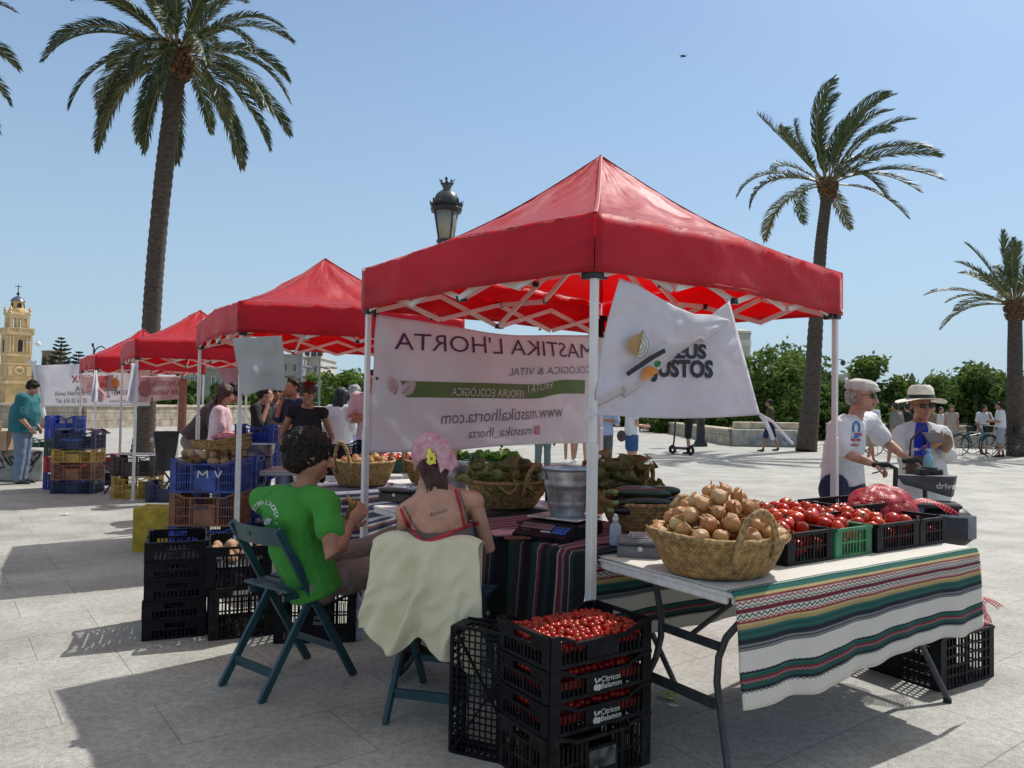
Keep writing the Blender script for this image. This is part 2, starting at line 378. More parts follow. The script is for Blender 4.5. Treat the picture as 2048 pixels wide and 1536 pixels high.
# ---------------------------------------------------------------- tents
CANSEAM = mat('canopy_seam_tape', (.34, .010, .016), .6, .1, 20)
CORN = {1: [(.36, 3.39), (-.925, 4.88), (2.01, 4.76)], 2: [(-2.33, 6.56), (-3.45, 8.43), (-.53, 7.64)],
        3: [(-5.28, 10.75), (-6.4, 12.55), (-3.62, 11.85)], 4: [(-8.1, 14.9), (-9.3, 16.5), (-6.5, 16.1)]}
PEAKZ = {1: 3.0, 2: 2.93, 3: 2.86, 4: 2.93}
TLAB = {1: 'nearest red pop-up canopy on white poles, over the onion and tomato tables', 2: 'red pop-up canopy second from the camera, with pale grey cloth tied on its pole',
        3: 'red pop-up canopy third in the row, over the brown and pink shirted sellers', 4: 'farthest red pop-up canopy of the row, beside the leaning white banner'}
TENTC = {}
def tent(i):
    c0, c1, c2 = [V((*c, 0)) for c in CORN[i]]; c3 = c1+c2-c0
    cs = [c0, c1, c3, c2]; ctr = (c1+c2)/2; TENTC[i] = cs
    zl = 2.0; zv = 2.0; ze = 2.26
    t = empty('market_tent', ctr, TLAB[i], 'market tent', 'red market tents in a row')
    # canopy: four sagging roof panels plus hanging valance
    mb = MB(); out = [ctr+(c-ctr)*1.03 for c in cs]
    pk = V((ctr.x, ctr.y, PEAKZ[i])); N = 26
    for k in range(4):
        a = out[k]; b = out[(k+1) % 4]; nrm = ((a+b)/2-ctr).normalized()
        def roof(u, v, a=a, b=b, k=k, nrm=nrm):
            p = a.lerp(b, u); q = V((p.x, p.y, ze)).lerp(pk, v)
            cen = 1-abs(2*u-1)
            q.z -= .085*math.sin(math.pi*v)*(1-.35*cen)            # ridges hang in a curve
            q.z += .05*cen*(1-v)**3                                # truss middle lifts the hem
            w = abs(2*u-1)
            q += V((nrm.x*.3, nrm.y*.3, 1))*(.016*math.sin(w*9+v*7+k*2+i)*math.sin(math.pi*min(1, v*1.5))*cen + .02*nz((u*3*(1-v)+k, v*2.5, i), 1.7)*(cen if v > 0 else 0)*min(1, v*6) + .008*math.sin((u*22+k*3)*(1-.3*v))*cen*v*(1-v)*4 + .010*nz((u*9, v*14+u*6, i+k), 1.0)*min(1, v*5)*(.3+.7*cen) + .007*nz((u*30, v*18, k), 1.0))
            return q
        mb.grid(roof, N*2, N)
        def val(u, v, a=a, b=b, k=k, nrm=nrm):
            p = a.lerp(b, u); cen = 1-abs(2*u-1); z = ze-(ze-zv)*v
            q = V((p.x, p.y, z+.05*cen*(1-v)+.02*cen*v))
            fl = .012*math.sin(u*17+k+i)*v + .02*nz((u*4, v*2, k+i*5), 1.3)*v + .007*nz((u*16, v*5, k), 1.0) + .022*v*cen+.004*math.sin(u*40+v*9)
            return q+nrm*(fl*min(1, cen*6)+.004)
        mb.grid(val, 40, 6)
        # corner ribs (folded seam)
    cp = mb.build('canopy', CANOPY, t, smooth=60); thicken(cp, .0016)
    for k in range(4):
        sm = MB(); a = out[k]; P_ = []
        for j in range(25):
            v = j/24; q = V((a.x, a.y, ze)).lerp(pk, v); q.z -= .085*math.sin(math.pi*v)-.004; P_.append(q)
        sm.tube(P_, (.011, .0025), 6, side=V((-(pk-a).y, (pk-a).x, 0)).normalized()); sm.build('ridge_seam', CANSEAM, cp)
        sm = MB(); b2 = out[(k+1) % 4]; nr = ((a+b2)/2-ctr).normalized(); P_ = []
        for j in range(41):
            u = j/40; v = .93; cen = 1-abs(2*u-1); q = a.lerp(b2, u); z = ze-(ze-zv)*v; q = V((q.x, q.y, z+.05*cen*(1-v)+.02*cen*v))
            fl = .012*math.sin(u*17+k+i)*v+.02*nz((u*4, v*2, k+i*5), 1.3)*v+.007*nz((u*16, v*5, k), 1.0)+.022*v*cen+.004*math.sin(u*40+v*9); P_.append(q+nr*(fl*min(1, cen*6)+.0065))
        sm.tube(P_, .0016, 4); sm.build('hem_stitching', CANSEAM, cp)
    for k, c in enumerate(cs):
        foot = V((c.x, c.y, 0)); inn = (ctr-c).normalized()
        dx = (c1-c0).normalized()
        L = MB(); L.box((c.x, c.y, .62), (.038, .038, 1.24), Matrix.Rotation(math.atan2(dx.y, dx.x), 3, 'Z'), .003)
        L.box((c.x, c.y, 1.69), (.030, .030, .90), Matrix.Rotation(math.atan2(dx.y, dx.x), 3, 'Z'), .002)
        L.box((c.x, c.y, .006), (.09, .09, .012), Matrix.Rotation(math.atan2(dx.y, dx.x), 3, 'Z'), .003)
        L.build('leg', POLE, t)
        B = MB(); Rz = Matrix.Rotation(math.atan2(dx.y, dx.x), 3, 'Z')
        B.box((c.x, c.y, 2.0), (.055, .055, .05), Rz, .004)
        for d in ((cs[(k+1) % 4]-c).normalized(), (cs[k-1]-c).normalized()):
            B.box((c.x+d.x*.045, c.y+d.y*.045, 2.0), (.05, .03, .045), Matrix.Rotation(math.atan2(d.y, d.x), 3, 'Z'), .003)
            B.box((c.x+d.x*.035, c.y+d.y*.035, 2.13), (.045, .03, .045), Matrix.Rotation(math.atan2(d.y, d.x), 3, 'Z'), .003)
        B.box((c.x, c.y, 2.13), (.05, .05, .05), Rz, .004)
        B.box((c.x, c.y, 2.065), (.034, .034, .1), Rz)
        B.build('bracket', BLACKM, t)
    T = MB()
    def JB(*a):
        J = MB(); J.box(*a); J.build('joint', BLACKM, t)
    def scissor(a, b, zt0, zb0, zt1, zb1, flip=0):
        d = (b-a); n = V((-d.y, d.x, 0)).normalized()*.012
        T.bar(a+V((0, 0, zt0))+n, b+V((0, 0, zb1))+n,   .030, .014, side=V((0, 0, 1))); T.bar(a+V((0, 0, zb0))-n, b+V((0, 0, zt1))-n,   .030, .014, side=V((0, 0, 1)))
    mids = []
    for k in range(4):
        a = cs[k]; b = cs[(k+1) % 4]; q = [a.lerp(b, s) for s in (0.02, .5, .98)]
        m1 = q[1]; mids.append(m1)
        h0 = q[0].lerp(m1, .5); h1 = m1.lerp(q[2], .5)
        scissor(q[0], h0, 2.14, 2.0, 2.15, 1.99); scissor(h0, m1, 2.15, 1.99, 2.14, 1.98); scissor(m1, h1, 2.14, 1.98, 2.15, 1.99); scissor(h1, q[2], 2.15, 1.99, 2.14, 2.0)
        ax = (b-a).normalized(); Rz = Matrix.Rotation(math.atan2(ax.y, ax.x), 3, 'Z')
        JB((m1.x, m1.y, 2.14), (.07, .035, .035), Rz, .003); JB((m1.x, m1.y, 1.98), (.06, .035, .03), Rz, .003)
    for m1 in mids:
        h = ctr.lerp(m1, .5)
        scissor(m1, h, 2.14, 1.98, 2.28, 2.12); scissor(h, ctr, 2.28, 2.12, 2.48, 2.30)
        JB((h.x, h.y, 2.28), (.035, .035, .03)); JB((h.x, h.y, 2.12), (.035, .035, .03))
    T.box((ctr.x, ctr.y, (2.26+PEAKZ[i])/2-.03), (.035, .035, PEAKZ[i]-2.26-.06)); JB((ctr.x, ctr.y, 2.46), (.07, .07, .04)); JB((ctr.x, ctr.y, 2.26), (.07, .07, .04))
    T.build('truss', POLE, t)
    return t
for i in (1, 2, 3, 4): tent(i)
# ---------------------------------------------------------------- stone walls
STONE = mat('sandstone_blocks', (.50, .42, .31), .9, .22, 3, .6, 14)
def stone_mat(name, c1, c2, cm, bw=.9, rh=.38):
    m = mat(name, c1, .9, .2, 3, .5, 14); n = m.node_tree.nodes; l = m.node_tree.links; p = n['Principled BSDF']
    uv = n.new('ShaderNodeUVMap'); br = n.new('ShaderNodeTexBrick'); l.new(uv.outputs[0], br.inputs['Vector']); br.inputs['Scale'].default_value = 1
    br.inputs['Brick Width'].default_value = bw; br.inputs['Row Height'].default_value = rh; br.inputs['Mortar Size'].default_value = .015
    br.inputs['Color1'].default_value = (*c1, 1); br.inputs['Color2'].default_value = (*c2, 1); br.inputs['Mortar'].default_value = (*cm, 1)
    mx = n.new('ShaderNodeMix'); mx.data_type = 'RGBA'; mx.blend_type = 'MULTIPLY'; mx.inputs['Factor'].default_value = .8
    r = n[m['ramp']]; r.color_ramp.elements[0].color = (.55, .52, .5, 1); r.color_ramp.elements[1].color = (1.1, 1.1, 1.1, 1)
    l.new(br.outputs[0], mx.inputs['A']); l.new(r.outputs[0], mx.inputs['B']); l.new(mx.outputs['Result'], p.inputs['Base Color'])
    return m
SBLK = stone_mat('stone_block_wall', (.52, .44, .33), (.42, .36, .27), (.22, .19, .15))
def wall(pts, h, th, label, cop=.1):
    mb = MB(); off = 0; cp = MB()
    for a, b in zip(pts, pts[1:]):
        a = V((*a, 0)); b = V((*b, 0)); L = (b-a).length; n = V((-(b-a).y, (b-a).x, 0)).normalized()*th/2
        for s in (-1, 1):
            vs = [a+n*s, b+n*s, b+n*s+V((0, 0, h)), a+n*s+V((0, 0, h))]
            mb.add(vs, [[0, 1, 2, 3]], [[(off, 0), (off+L, 0), (off+L, h), (off, h)]])
        for e in (a, b): mb.add([e-n, e+n, e+n+V((0, 0, h)), e-n+V((0, 0, h))], [[0, 1, 2, 3]], [[(0, 0), (th, 0), (th, h), (0, h)]])
        off += L
        ax = (b-a).normalized(); k = max(1, int(L/1.4))
        for i in range(k):
            c = a.lerp(b, (i+.5)/k); cp.box((c.x, c.y, h+cop/2+.003), (L/k-.012, th+.12, cop), Matrix.Rotation(math.atan2(ax.y, ax.x), 3, 'Z') @ Matrix.Rotation(rnd.uniform(-.006, .006), 3, 'Y'), .02)
    w = empty('stone_wall', (pts[0][0], pts[0][1], 0), label, 'wall')
    mb.build('wall_face', SBLK, w); cp.build('coping', STONE, w)
wall([(-60, 30), (-21, 37.5), (-14.5, 58), (10, 67)], 1.05, .5, 'long pale stone parapet wall behind the left stalls', .14)
wall([(10.6, 66), (9.3, 44), (8.85, 30.2)], .55, .5, 'low rough stone wall curving away behind the electric scooter', .1)
wall([(13.4, 32.5), (24, 30.5), (40, 29)], .8, .5, 'stone parapet behind the parked bicycles at the right', .12)
# ---------------------------------------------------------------- trees
def leaf_mat(name, c1, c2, tr=.35):
    m = mat(name, c1, .75, .1, .55, 0, trans=tr, col2=c2, detail=3, spec=.15); return m
LEAF = leaf_mat('broad_leaf_green', (.06, .11, .026), (.19, .27, .06))
LEAF2 = leaf_mat('dark_leaf_green', (.045, .09, .025), (.14, .21, .05))
BARK = mat('tree_bark', (.11, .085, .06), .9, .3, 6, .6, 20)
def crown_mb(c, rx, ry, rz, n, seed, leaf=.12, clumps=44):
    r = random.Random(seed); mb = MB(); c = V(c); cl = []
    for i in range(clumps):
        while True:
            q = V((r.uniform(-1, 1), r.uniform(-1, 1), r.uniform(-.8, 1)))
            if .25 < q.length < 1: break
        k = .92 if q.length > .55 else 1.25
        cl.append((c+V((q.x*rx, q.y*ry, q.z*rz)), r.uniform(.2, .42)*k*min(rx, rz)))
    for i in range(n):
        cc, cr = cl[r.randrange(clumps)]
        d = V((r.gauss(0, 1), r.gauss(0, 1), r.gauss(0, 1))).normalized()
        p = cc+d*cr*(r.random()**.4)
        if r.random() < .12: p += d*cr*.5*r.random()
        a = V((r.gauss(0, 1), r.gauss(0, 1), r.gauss(0, .8))).normalized(); b = a.cross(V((r.gauss(0, 1), r.gauss(0, 1), r.gauss(0, 1)))).normalized()
        s = leaf*r.uniform(.6, 1.5)
        mb.add([p-a*s, p+b*s*.45, p+a*s, p-b*s*.45], [[0, 1, 2, 3]])
    return mb, cl
def tree(base, h, rx, seed, label, n=5200, m=None, leaf=.16, group='trees beyond the parapet', low=.3, cat='tree'):
    b = V((*base, 0)); t = empty('broadleaf_tree', b, label, cat, group)
    rz = h*(1-low)/2; c = b+V((0, 0, h-rz))
    mb, cl = crown_mb(c, rx, rx*.8, rz, n, seed, leaf)
    mb.build('crown', m or LEAF, t)
    tr = MB(); tr.tube([b, b+V((.1, 0, h*.25)), c+V((0, 0, -rz*.2))], [.16, .12, .06], 8)
    for cc, cr in cl[:9]: tr.tube([b+V((.05, 0, h*.22)), (b+cc)/2+V((0, 0, h*.2)), cc], [.06, .04, .02], 5)
    tr.build('trunk', BARK, t)
def px2(u, d): return (u-1024)/FPX*d
# (u centre, top v, depth, half width m, label)
TR = [(1010, 770, 74, 3.0, 'small tree seen between banner and near pole'), (1120, 792, 74, 4.2, 'low tree whose crown shows above the far wall, left of the scooter'),
      (1215, 795, 60, 3.0, 'low green tree just right of the near tent pole'), (1290, 780, 60, 3.6, 'green tree directly behind the hanging white flag'), (1400, 790, 50, 3.0, 'bushy tree behind the electric scooter'),
      (1350, 800, 46, 2.4, 'round bush tree above the scooter rider'), (1440, 790, 44, 2.2, 'low tree behind the lamp post base'), (1475, 745, 46, 2.6, 'tree at the end of the curved low wall'), (1530, 708, 38, 1.9, 'tall bright green tree just left of the windblown palm'), (1592, 712, 40, 1.7, 'pointed green tree touching the windblown palm trunk'),
      (1665, 772, 42, 2.0, 'lower tree behind the right tent pole'), (1745, 728, 40, 1.5, 'narrow tree rising behind the old man in the cap'), (1700, 800, 38, 1.8, 'dense dark tree behind the old man'),
      (1830, 792, 42, 2.2, 'low tree behind the straw hat'), (1900, 752, 44, 2.1, 'rounded tree right of the straw hat'), (1950, 745, 40, 1.8, 'full tree above the parked bicycles'), (2010, 758, 41, 1.9, 'tree behind the far right palm trunk'), (2080, 750, 42, 2.2, 'tree cut by the right edge of the view')]
for i, (u, v, d, rx, lb) in enumerate(TR):
    top = at(u, v, d); tree((top.x, top.y), top.z, rx*1.35, 100+i, lb, m=LEAF if i % 3 else LEAF2, leaf=.15 if d < 48 else .24, low=-.15, n=9000)
for i, (u, v, d, rx, lb) in enumerate([(700, 733, 82, 4.0, 'leafy tree above the far wall, left of the banner pole'), (655, 775, 84, 3.0, 'low tree in front of the flat roofed building'), (745, 752, 84, 3.5, 'tree hidden partly by the left banner pole'),
        (395, 765, 78, 4.5, 'dark green tree above the wall behind the brown shirted seller'), (470, 790, 78, 4.5, 'tree above the wall behind the pink shirted seller'), (340, 785, 82, 4.0, 'tree right of the big palm trunk'), (560, 790, 84, 4.0, 'tree behind the masked customer'), (880, 780, 84, 4, 'tree behind the stall banner')]):
    top = at(u, v, d); tree((top.x, top.y), top.z, rx*1.2, 200+i, lb, m=LEAF2 if i % 2 else LEAF, leaf=.3, low=-.1, n=5500)
# norfolk island pines
PINE = mat('pine_dark_green', (.018, .04, .022), .8, .3, 2)
def pine(u, v, d, h, label):
    top = at(u, v, d); t = empty('norfolk_pine', (top.x, top.y, 0), label, 'tree', 'norfolk island pines')
    T = MB(); T.tube([(top.x, top.y, 0), (top.x, top.y, top.z)], [.35, .05], 8); T.build('trunk', BARK, t)
    mb = MB(); r = random.Random(int(u)); z = top.z-.3; L = .5
    while z > top.z-h:
        for k in range(7):
            a = k*math.tau/7+r.random(); dv = V((math.cos(a), math.sin(a), 0)); le = L*r.uniform(.8, 1.15); st = V((top.x, top.y, z))
            pts = [st+dv*le*s+V((0, 0, .32*le*s*s-.05*le)) for s in (0, .3, .6, .85, 1)]
            mb.tube(pts, [.05, .12, .16, .16, .03], 6)
            for s in (.35, .5, .65, .8, .92):
                p = st+dv*le*s+V((0, 0, .32*le*s*s-.05*le)); w = V((-dv.y, dv.x, .1))
                for sg in (-1, 1): mb.bar(p, p+(w*sg*.34+dv*.25)*(.4+le*.16), .14, .16)
        z -= .55+L*.13; L = min(2.7, L+.28)
    mb.build('crown', PINE, t)
pine(123, 674, 130, 11, 'taller norfolk pine rising behind the small stone belfry'); pine(158, 702, 135, 9, 'shorter norfolk pine between the belfry and the farthest red tent')
# ---------------------------------------------------------------- palms
PTRUNK = mat('palm_trunk_bark', (.05, .036, .028), .95, .35, 9, 1.0, 30, col2=(.12, .095, .075), stretch=(1, 1, 3))
FROND = mat('palm_leaflet', (.035, .060, .026), .5, .1, 3, 0, trans=.22, col2=(.095, .13, .05), spec=.45)
FRONDY = mat('old_palm_leaflet', (.10, .10, .035), .5, .1, 3, 0, trans=.25, col2=(.16, .15, .06), spec=.6)
RACH = mat('palm_rib', (.20, .17, .07), .5, .2, 8)
BOOT = mat('palm_leaf_bases', (.14, .075, .035), .9, .4, 12, .8, 30)
def frond_mb(L, seed, base, az, el, droop, twist=0, wind=V((0, 0, 0)), old=False, nl=62, wid=.36):
    r = random.Random(seed); leaf = MB(); rib = MB()
    d = V((math.cos(az)*math.cos(el), math.sin(az)*math.cos(el), math.sin(el))); pts = [V(base)]; N = 22
    for i in range(N):
        s = i/N; d = (d+V((0, 0, -droop*(.35+1.3*s)/N*1.9))+wind*(s*1.6/N)).normalized(); pts.append(pts[-1]+d*L/N)
    rib.tube(pts, [.028*(1-.85*i/N)+.004 for i in range(N+1)], 5, cap=False)
    side0 = V((-math.sin(az), math.cos(az), 0)); side0 = Matrix.Rotation(twist, 3, d) @ side0
    for i in range(nl):
        s = .16+.84*(i/nl); f = s*N; k = min(N-1, int(f)); p = pts[k].lerp(pts[k+1], f-k); tan = (pts[k+1]-pts[k]).normalized()
        sd_ = (side0-tan*side0.dot(tan)).normalized(); up = sd_.cross(tan)
        if up.z < 0: up = -up
        ll = wid*L/3*(math.sin(math.pi*min(1, (s-.08)*.95))**.55)*r.uniform(.85, 1.1)*(1.0 if s < .8 else 1-.5*(s-.8)/.2)
        for sg in (-1, 1):
            ang = math.radians(38-14*s+r.uniform(-9, 9)); dd = (tan*math.cos(ang)+sd_*sg*math.sin(ang)+up*(.22+r.uniform(-.16, .12))).normalized()
            e1 = p+dd*ll*.55; e2 = e1+(dd+V((0, 0, -.35))+wind*.5).normalized()*ll*.45
            w = dd.cross(up).normalized()*(.0125*L/3+.003)
            w = (w+up*r.uniform(-.01, .01))
            leaf.add([p-w*.6, p+w*.6, e1+w, e1-w, e2], [[0, 1, 2, 3], [3, 2, 4]])
    return leaf, rib
def palm(pts, rad, nfr, L, seed, label, wind=V((0, 0, 0)), droop=1.0, el_rng=(-.35, 1.35), leafnum=62, boots=True, wid=.36, azfilter=None):
    b = V(pts[0]); t = empty('palm_tree', b, label, 'palm tree', 'palm trees on the square')
    # trunk with ring scars
    tr = MB(); K = 110; P = []; Rr = []
    for i in range(K+1):
        s = i/K*(len(pts)-1); k = min(len(pts)-2, int(s)); f = s-k
        p0 = V(pts[max(0, k-1)]); p1 = V(pts[k]); p2 = V(pts[k+1]); p3 = V(pts[min(len(pts)-1, k+2)])
        q = .5*((2*p1)+(p2-p0)*f+(2*p0-5*p1+4*p2-p3)*f*f+(3*p1-p0-3*p2+p3)*f**3)
        P.append(q); rr = rad[k]*(1-f)+rad[k+1]*f; Rr.append(rr*(1+(.05 if i % 2 else -.03)+.03*nz(q, 2.0)))
    tr.tube(P, Rr, 18, side=V((1, 0, 0)))
    tr.build('trunk', PTRUNK, t, smooth=50)
    top = V(pts[-1]); r = random.Random(seed); rt = rad[-1]
    if boots:
        bt = MB()
        for i in range(150):
            z = r.random(); a = i*2.39996; rr = rt*(1.0+.75*z); p = top+V((math.cos(a)*rr, math.sin(a)*rr, -rt*2.6+z*rt*3.6))
            o = V((math.cos(a), math.sin(a), .8)); bt.bar(p-o*.03, p+o*rt*.36, rt*.34, rt*.12, side=V((-math.sin(a), math.cos(a), 0)))
        bt.lathe([(rt*.9, -rt*2.8), (rt*1.2, -rt*1.4), (rt*1.5, 0), (rt*.9, rt*1.0), (0.01, rt*1.2)], 16, top)
        bt.build('leaf_bases', BOOT, t)
    for i in range(nfr):
        s = (i+.5)/nfr; az = i*2.39996+r.uniform(-.2, .2); el = el_rng[0]+(el_rng[1]-el_rng[0])*s**1.05+r.uniform(-.08, .08)
        ll = L*r.uniform(.86, 1.08)*(1 if s > .12 else .9)
        dr = droop*(1.05-.45*s)*r.uniform(.8, 1.15); old = s < .2 and r.random() < .6
        bs = top+V((math.cos(az), math.sin(az), 0))*rt*.9+V((0, 0, rt*(.2+1.0*s)))
        lf, rb = frond_mb(ll, seed*100+i, bs, az, el, dr, r.uniform(-.5, .5), wind*(1 if s > .15 else .6), old, leafnum, wid)
        f = lf.build('frond', FRONDY if old else FROND, t); rb.build('rib', RACH, f)
palm([gp(285, 906), at(296, 780, 20.4), at(303, 640, 20.3), at(313, 500, 20.2), at(330, 330, 20.1), at(347, 200, 20), at(357, 115, 20)], [.30, .21, .23, .22, .225, .22, .23], 50, 3.3, 3,
     'tall leaning date palm behind the left tents, cut by the top edge', wind=V((.12, 0, -.05)), droop=1.0, el_rng=(-.6, 1.35), leafnum=112, wid=.5)
palm([gp(1612, 903), at(1622, 800, 27), at(1632, 640, 27), at(1641, 500, 27), at(1650, 420, 27), at(1656, 372, 27)], [.36, .29, .24, .205, .19, .20], 27, 3.5, 14,
     'slender palm with wind-swept crown behind the nearest tent', wind=V((1.25, 0, .35)), droop=.9, el_rng=(.0, 1.4), leafnum=96, wid=.58)
palm([gp(2034, 912), at(2030, 800, 25.5), at(2030, 700, 25.5), at(2030, 612, 25.5)], [.32, .24, .22, .20], 26, 2.5, 25,
     'short palm at the right edge with upright fronds', wind=V((.25, 0, .15)), droop=.7, el_rng=(.1, 1.4), leafnum=84, wid=.5)
palm([gp(-220, 930), at(-235, 500, 18), at(-248, 80, 18)], [.28, .22, .22], 36, 3.1, 36, 'palm mostly outside the left edge, only frond tips in view', droop=1.05, el_rng=(-.4, 1.2), leafnum=90, wid=.48)
# ---------------------------------------------------------------- street lamps
def street_lamp(u, v_top, d, hscale, label):
    top = at(u, v_top, d); x, y = top.x, top.y; H = top.z; t = empty('street_lamp', (x, y, 0), label, 'street lamp')
    s = hscale; z0 = H-1.17*s
    P = MB(); P.lathe([(.17, 0), (.17, .12), (.12, .2), (.11, .8), (.14, .86), (.07, .95), (.055, 1.6), (.05, z0-.35), (.075, z0-.33), (.05, z0-.28), (.045, z0-.15)], 14, (x, y, 0), cap=True); P.build('post', BLACKM, t, smooth=40)
    LN = MB(); o = V((x, y, z0))
    r0, r1 = .15*s, .245*s
    for k in range(4):
        a = math.radians(35)+k*math.pi/2; c, sn = math.cos(a), math.sin(a)
        LN.tube([o+V((c*.03, sn*.03, -.22*s)), o+V((c*.10*s, sn*.10*s, -.16*s)), o+V((c*.06*s, sn*.06*s, -.07*s)), o+V((c*r0, sn*r0, 0))], .014*s, 6)
        LN.tube([o+V((c*r0, sn*r0, 0)), o+V((c*r1, sn*r1, .56*s))], .013*s, 6)
    LN.lathe([(r0-.01, -.02*s), (r0+.02, -.02*s), (r0+.02, .02*s), (r0-.01, .02*s), (r0-.01, -.02*s)], 24, o)
    LN.lathe([(r1-.01, .54*s), (r1+.03*s, .54*s), (r1+.045*s, .60*s), (r1+.02*s, .64*s), (r1+.05*s, .68*s), (r1-.01, .70*s)], 28, o)
    LN.build('lantern_frame', BLACKM, t, smooth=40)
    for k in range(14):
        pass
    D = MB(); D.lathe([(r1, .68*s), (r1*.96, .76*s), (r1*.78, .86*s), (r1*.48, .925*s), (r1*.3, .94*s), (r1*.28, .97*s), (r1*.34, 1.0*s), (r1*.42, 1.06*s), (0.01, 1.04*s)], 24, o)
    cap = D.build('dome', mat('lamp_dome_green', (.05, .07, .065), .3, .2, 12), t, smooth=40)
    C = MB()
    for k in range(16):
        a = k*math.tau/16; R = r1+.045*s; hh = (.10 if k % 2 == 0 else .06)*s; dv = V((math.cos(a), math.sin(a), 0)); w = V((-dv.y, dv.x, 0))*.035*s
        b = o+dv*R+V((0, 0, .655*s)); C.add([b-w, b+w, b+w*.7+V((0, 0, hh*.6))+dv*.01, b+V((0, 0, hh))+dv*.02*s, b-w*.7+V((0, 0, hh*.6))+dv*.01], [[0, 1, 2, 3, 4]])
    for k in range(8):
        a = k*math.tau/8; R = r1*.42; dv = V((math.cos(a), math.sin(a), 0)); w = V((-dv.y, dv.x, 0))*.028*s; b = o+dv*R+V((0, 0, 1.04*s))
        hh = (.12 if k % 2 == 0 else .08)*s
        C.add([b-w, b+w, b+w*.5+V((0, 0, hh*.5))+dv*.02, b+w*1.1+V((0, 0, hh*.65))+dv*.025, b+V((0, 0, hh))+dv*.035, b-w*1.1+V((0, 0, hh*.65))+dv*.025, b-w*.5+V((0, 0, hh*.5))+dv*.02], [[0, 1, 2, 3, 4, 5, 6]])
    co = C.build('crown_ornament', BLACKM, t); thicken(co, .008)
    G = MB(); G.lathe([(r0-.012, .0), (r1-.015, .54*s)], 24, o); thicken(G.build('glass', mat('frosted_lamp_glass', (.62, .60, .52), .35, .05, 6, trans=.6), t, smooth=True), .003)
street_lamp(894, 356, 12.2, .88, 'old-style street lamp with crowned lantern above the red tents')
# hooked lamp on a pole, far left
h = MB(); q = at(188, 694, 60); h.tube([(q.x, q.y, 0), (q.x, q.y, q.z)], [.12, .06], 8)
h.tube([(q.x, q.y, q.z-1.6)]+[(q.x+.55-.55*math.cos(a), q.y, q.z-.7+.75*math.sin(a)) for a in [i*.42 for i in range(8)]]+[(q.x+1.02, q.y, q.z-1.3)], .05, 6)
h.lathe([(.05, .25), (.22, 0), (.2, -.3), (.05, -.4)], 10, (q.x+1.0, q.y, q.z-1.5)); h.ell((q.x-.1, q.y, q.z+.15), (.09, .09, .18))
tag(h.build('hooked_street_lamp', BLACKM), 'thin dark lamp post with curled arm beyond the farthest tent', 'street lamp')
# grey round post under tent 2 and tall multi-lamp mast
p = MB(); q = gp(597, 846); q = at(597, 846, 40); p.tube([(q.x, q.y, 0), (q.x, q.y, 6)], .16, 12); tag(p.build('steel_post', GREYM), 'thick grey steel post behind the second tent', 'post')
q = at(640, 712, 75); mt = empty('light_mast', (q.x, q.y, 0), 'slim floodlight mast with ring of lamps above the trees', 'lamp mast'); p = MB(); p.tube([(q.x, q.y, 0), (q.x, q.y, q.z)], [.14, .08], 8); p.build('mast', GREYM, mt)
for k in range(5):
    p = MB(); a = k*math.tau/5; zz = q.z-1.05; p.bar((q.x, q.y, zz), (q.x+math.cos(a)*1.3, q.y+math.sin(a)*.9, zz), .06); p.ell((q.x+math.cos(a)*1.4, q.y+math.sin(a)*1, zz-.08), (.38, .38, .12)); p.build('floodlight', GREYM, mt)
q = at(1686, 722, 30); cm = empty('camera_pole', (q.x-.55, q.y, 0), 'dome security camera on slim pole behind the right tent leg', 'security camera'); p = MB(); p.tube([(q.x-.4, q.y, 0), (q.x-.4, q.y, q.z+.1)], .045, 8); p.bar((q.x-.4, q.y, q.z+.05), (q.x, q.y, q.z+.05), .035); p.build('pole', GREYM, cm)
p = MB(); p.ell((q.x, q.y, q.z-.07), (.1, .1, .12)); p.build('dome_camera', mat('camera_dome', (.06, .06, .07), .15), cm, smooth=True)
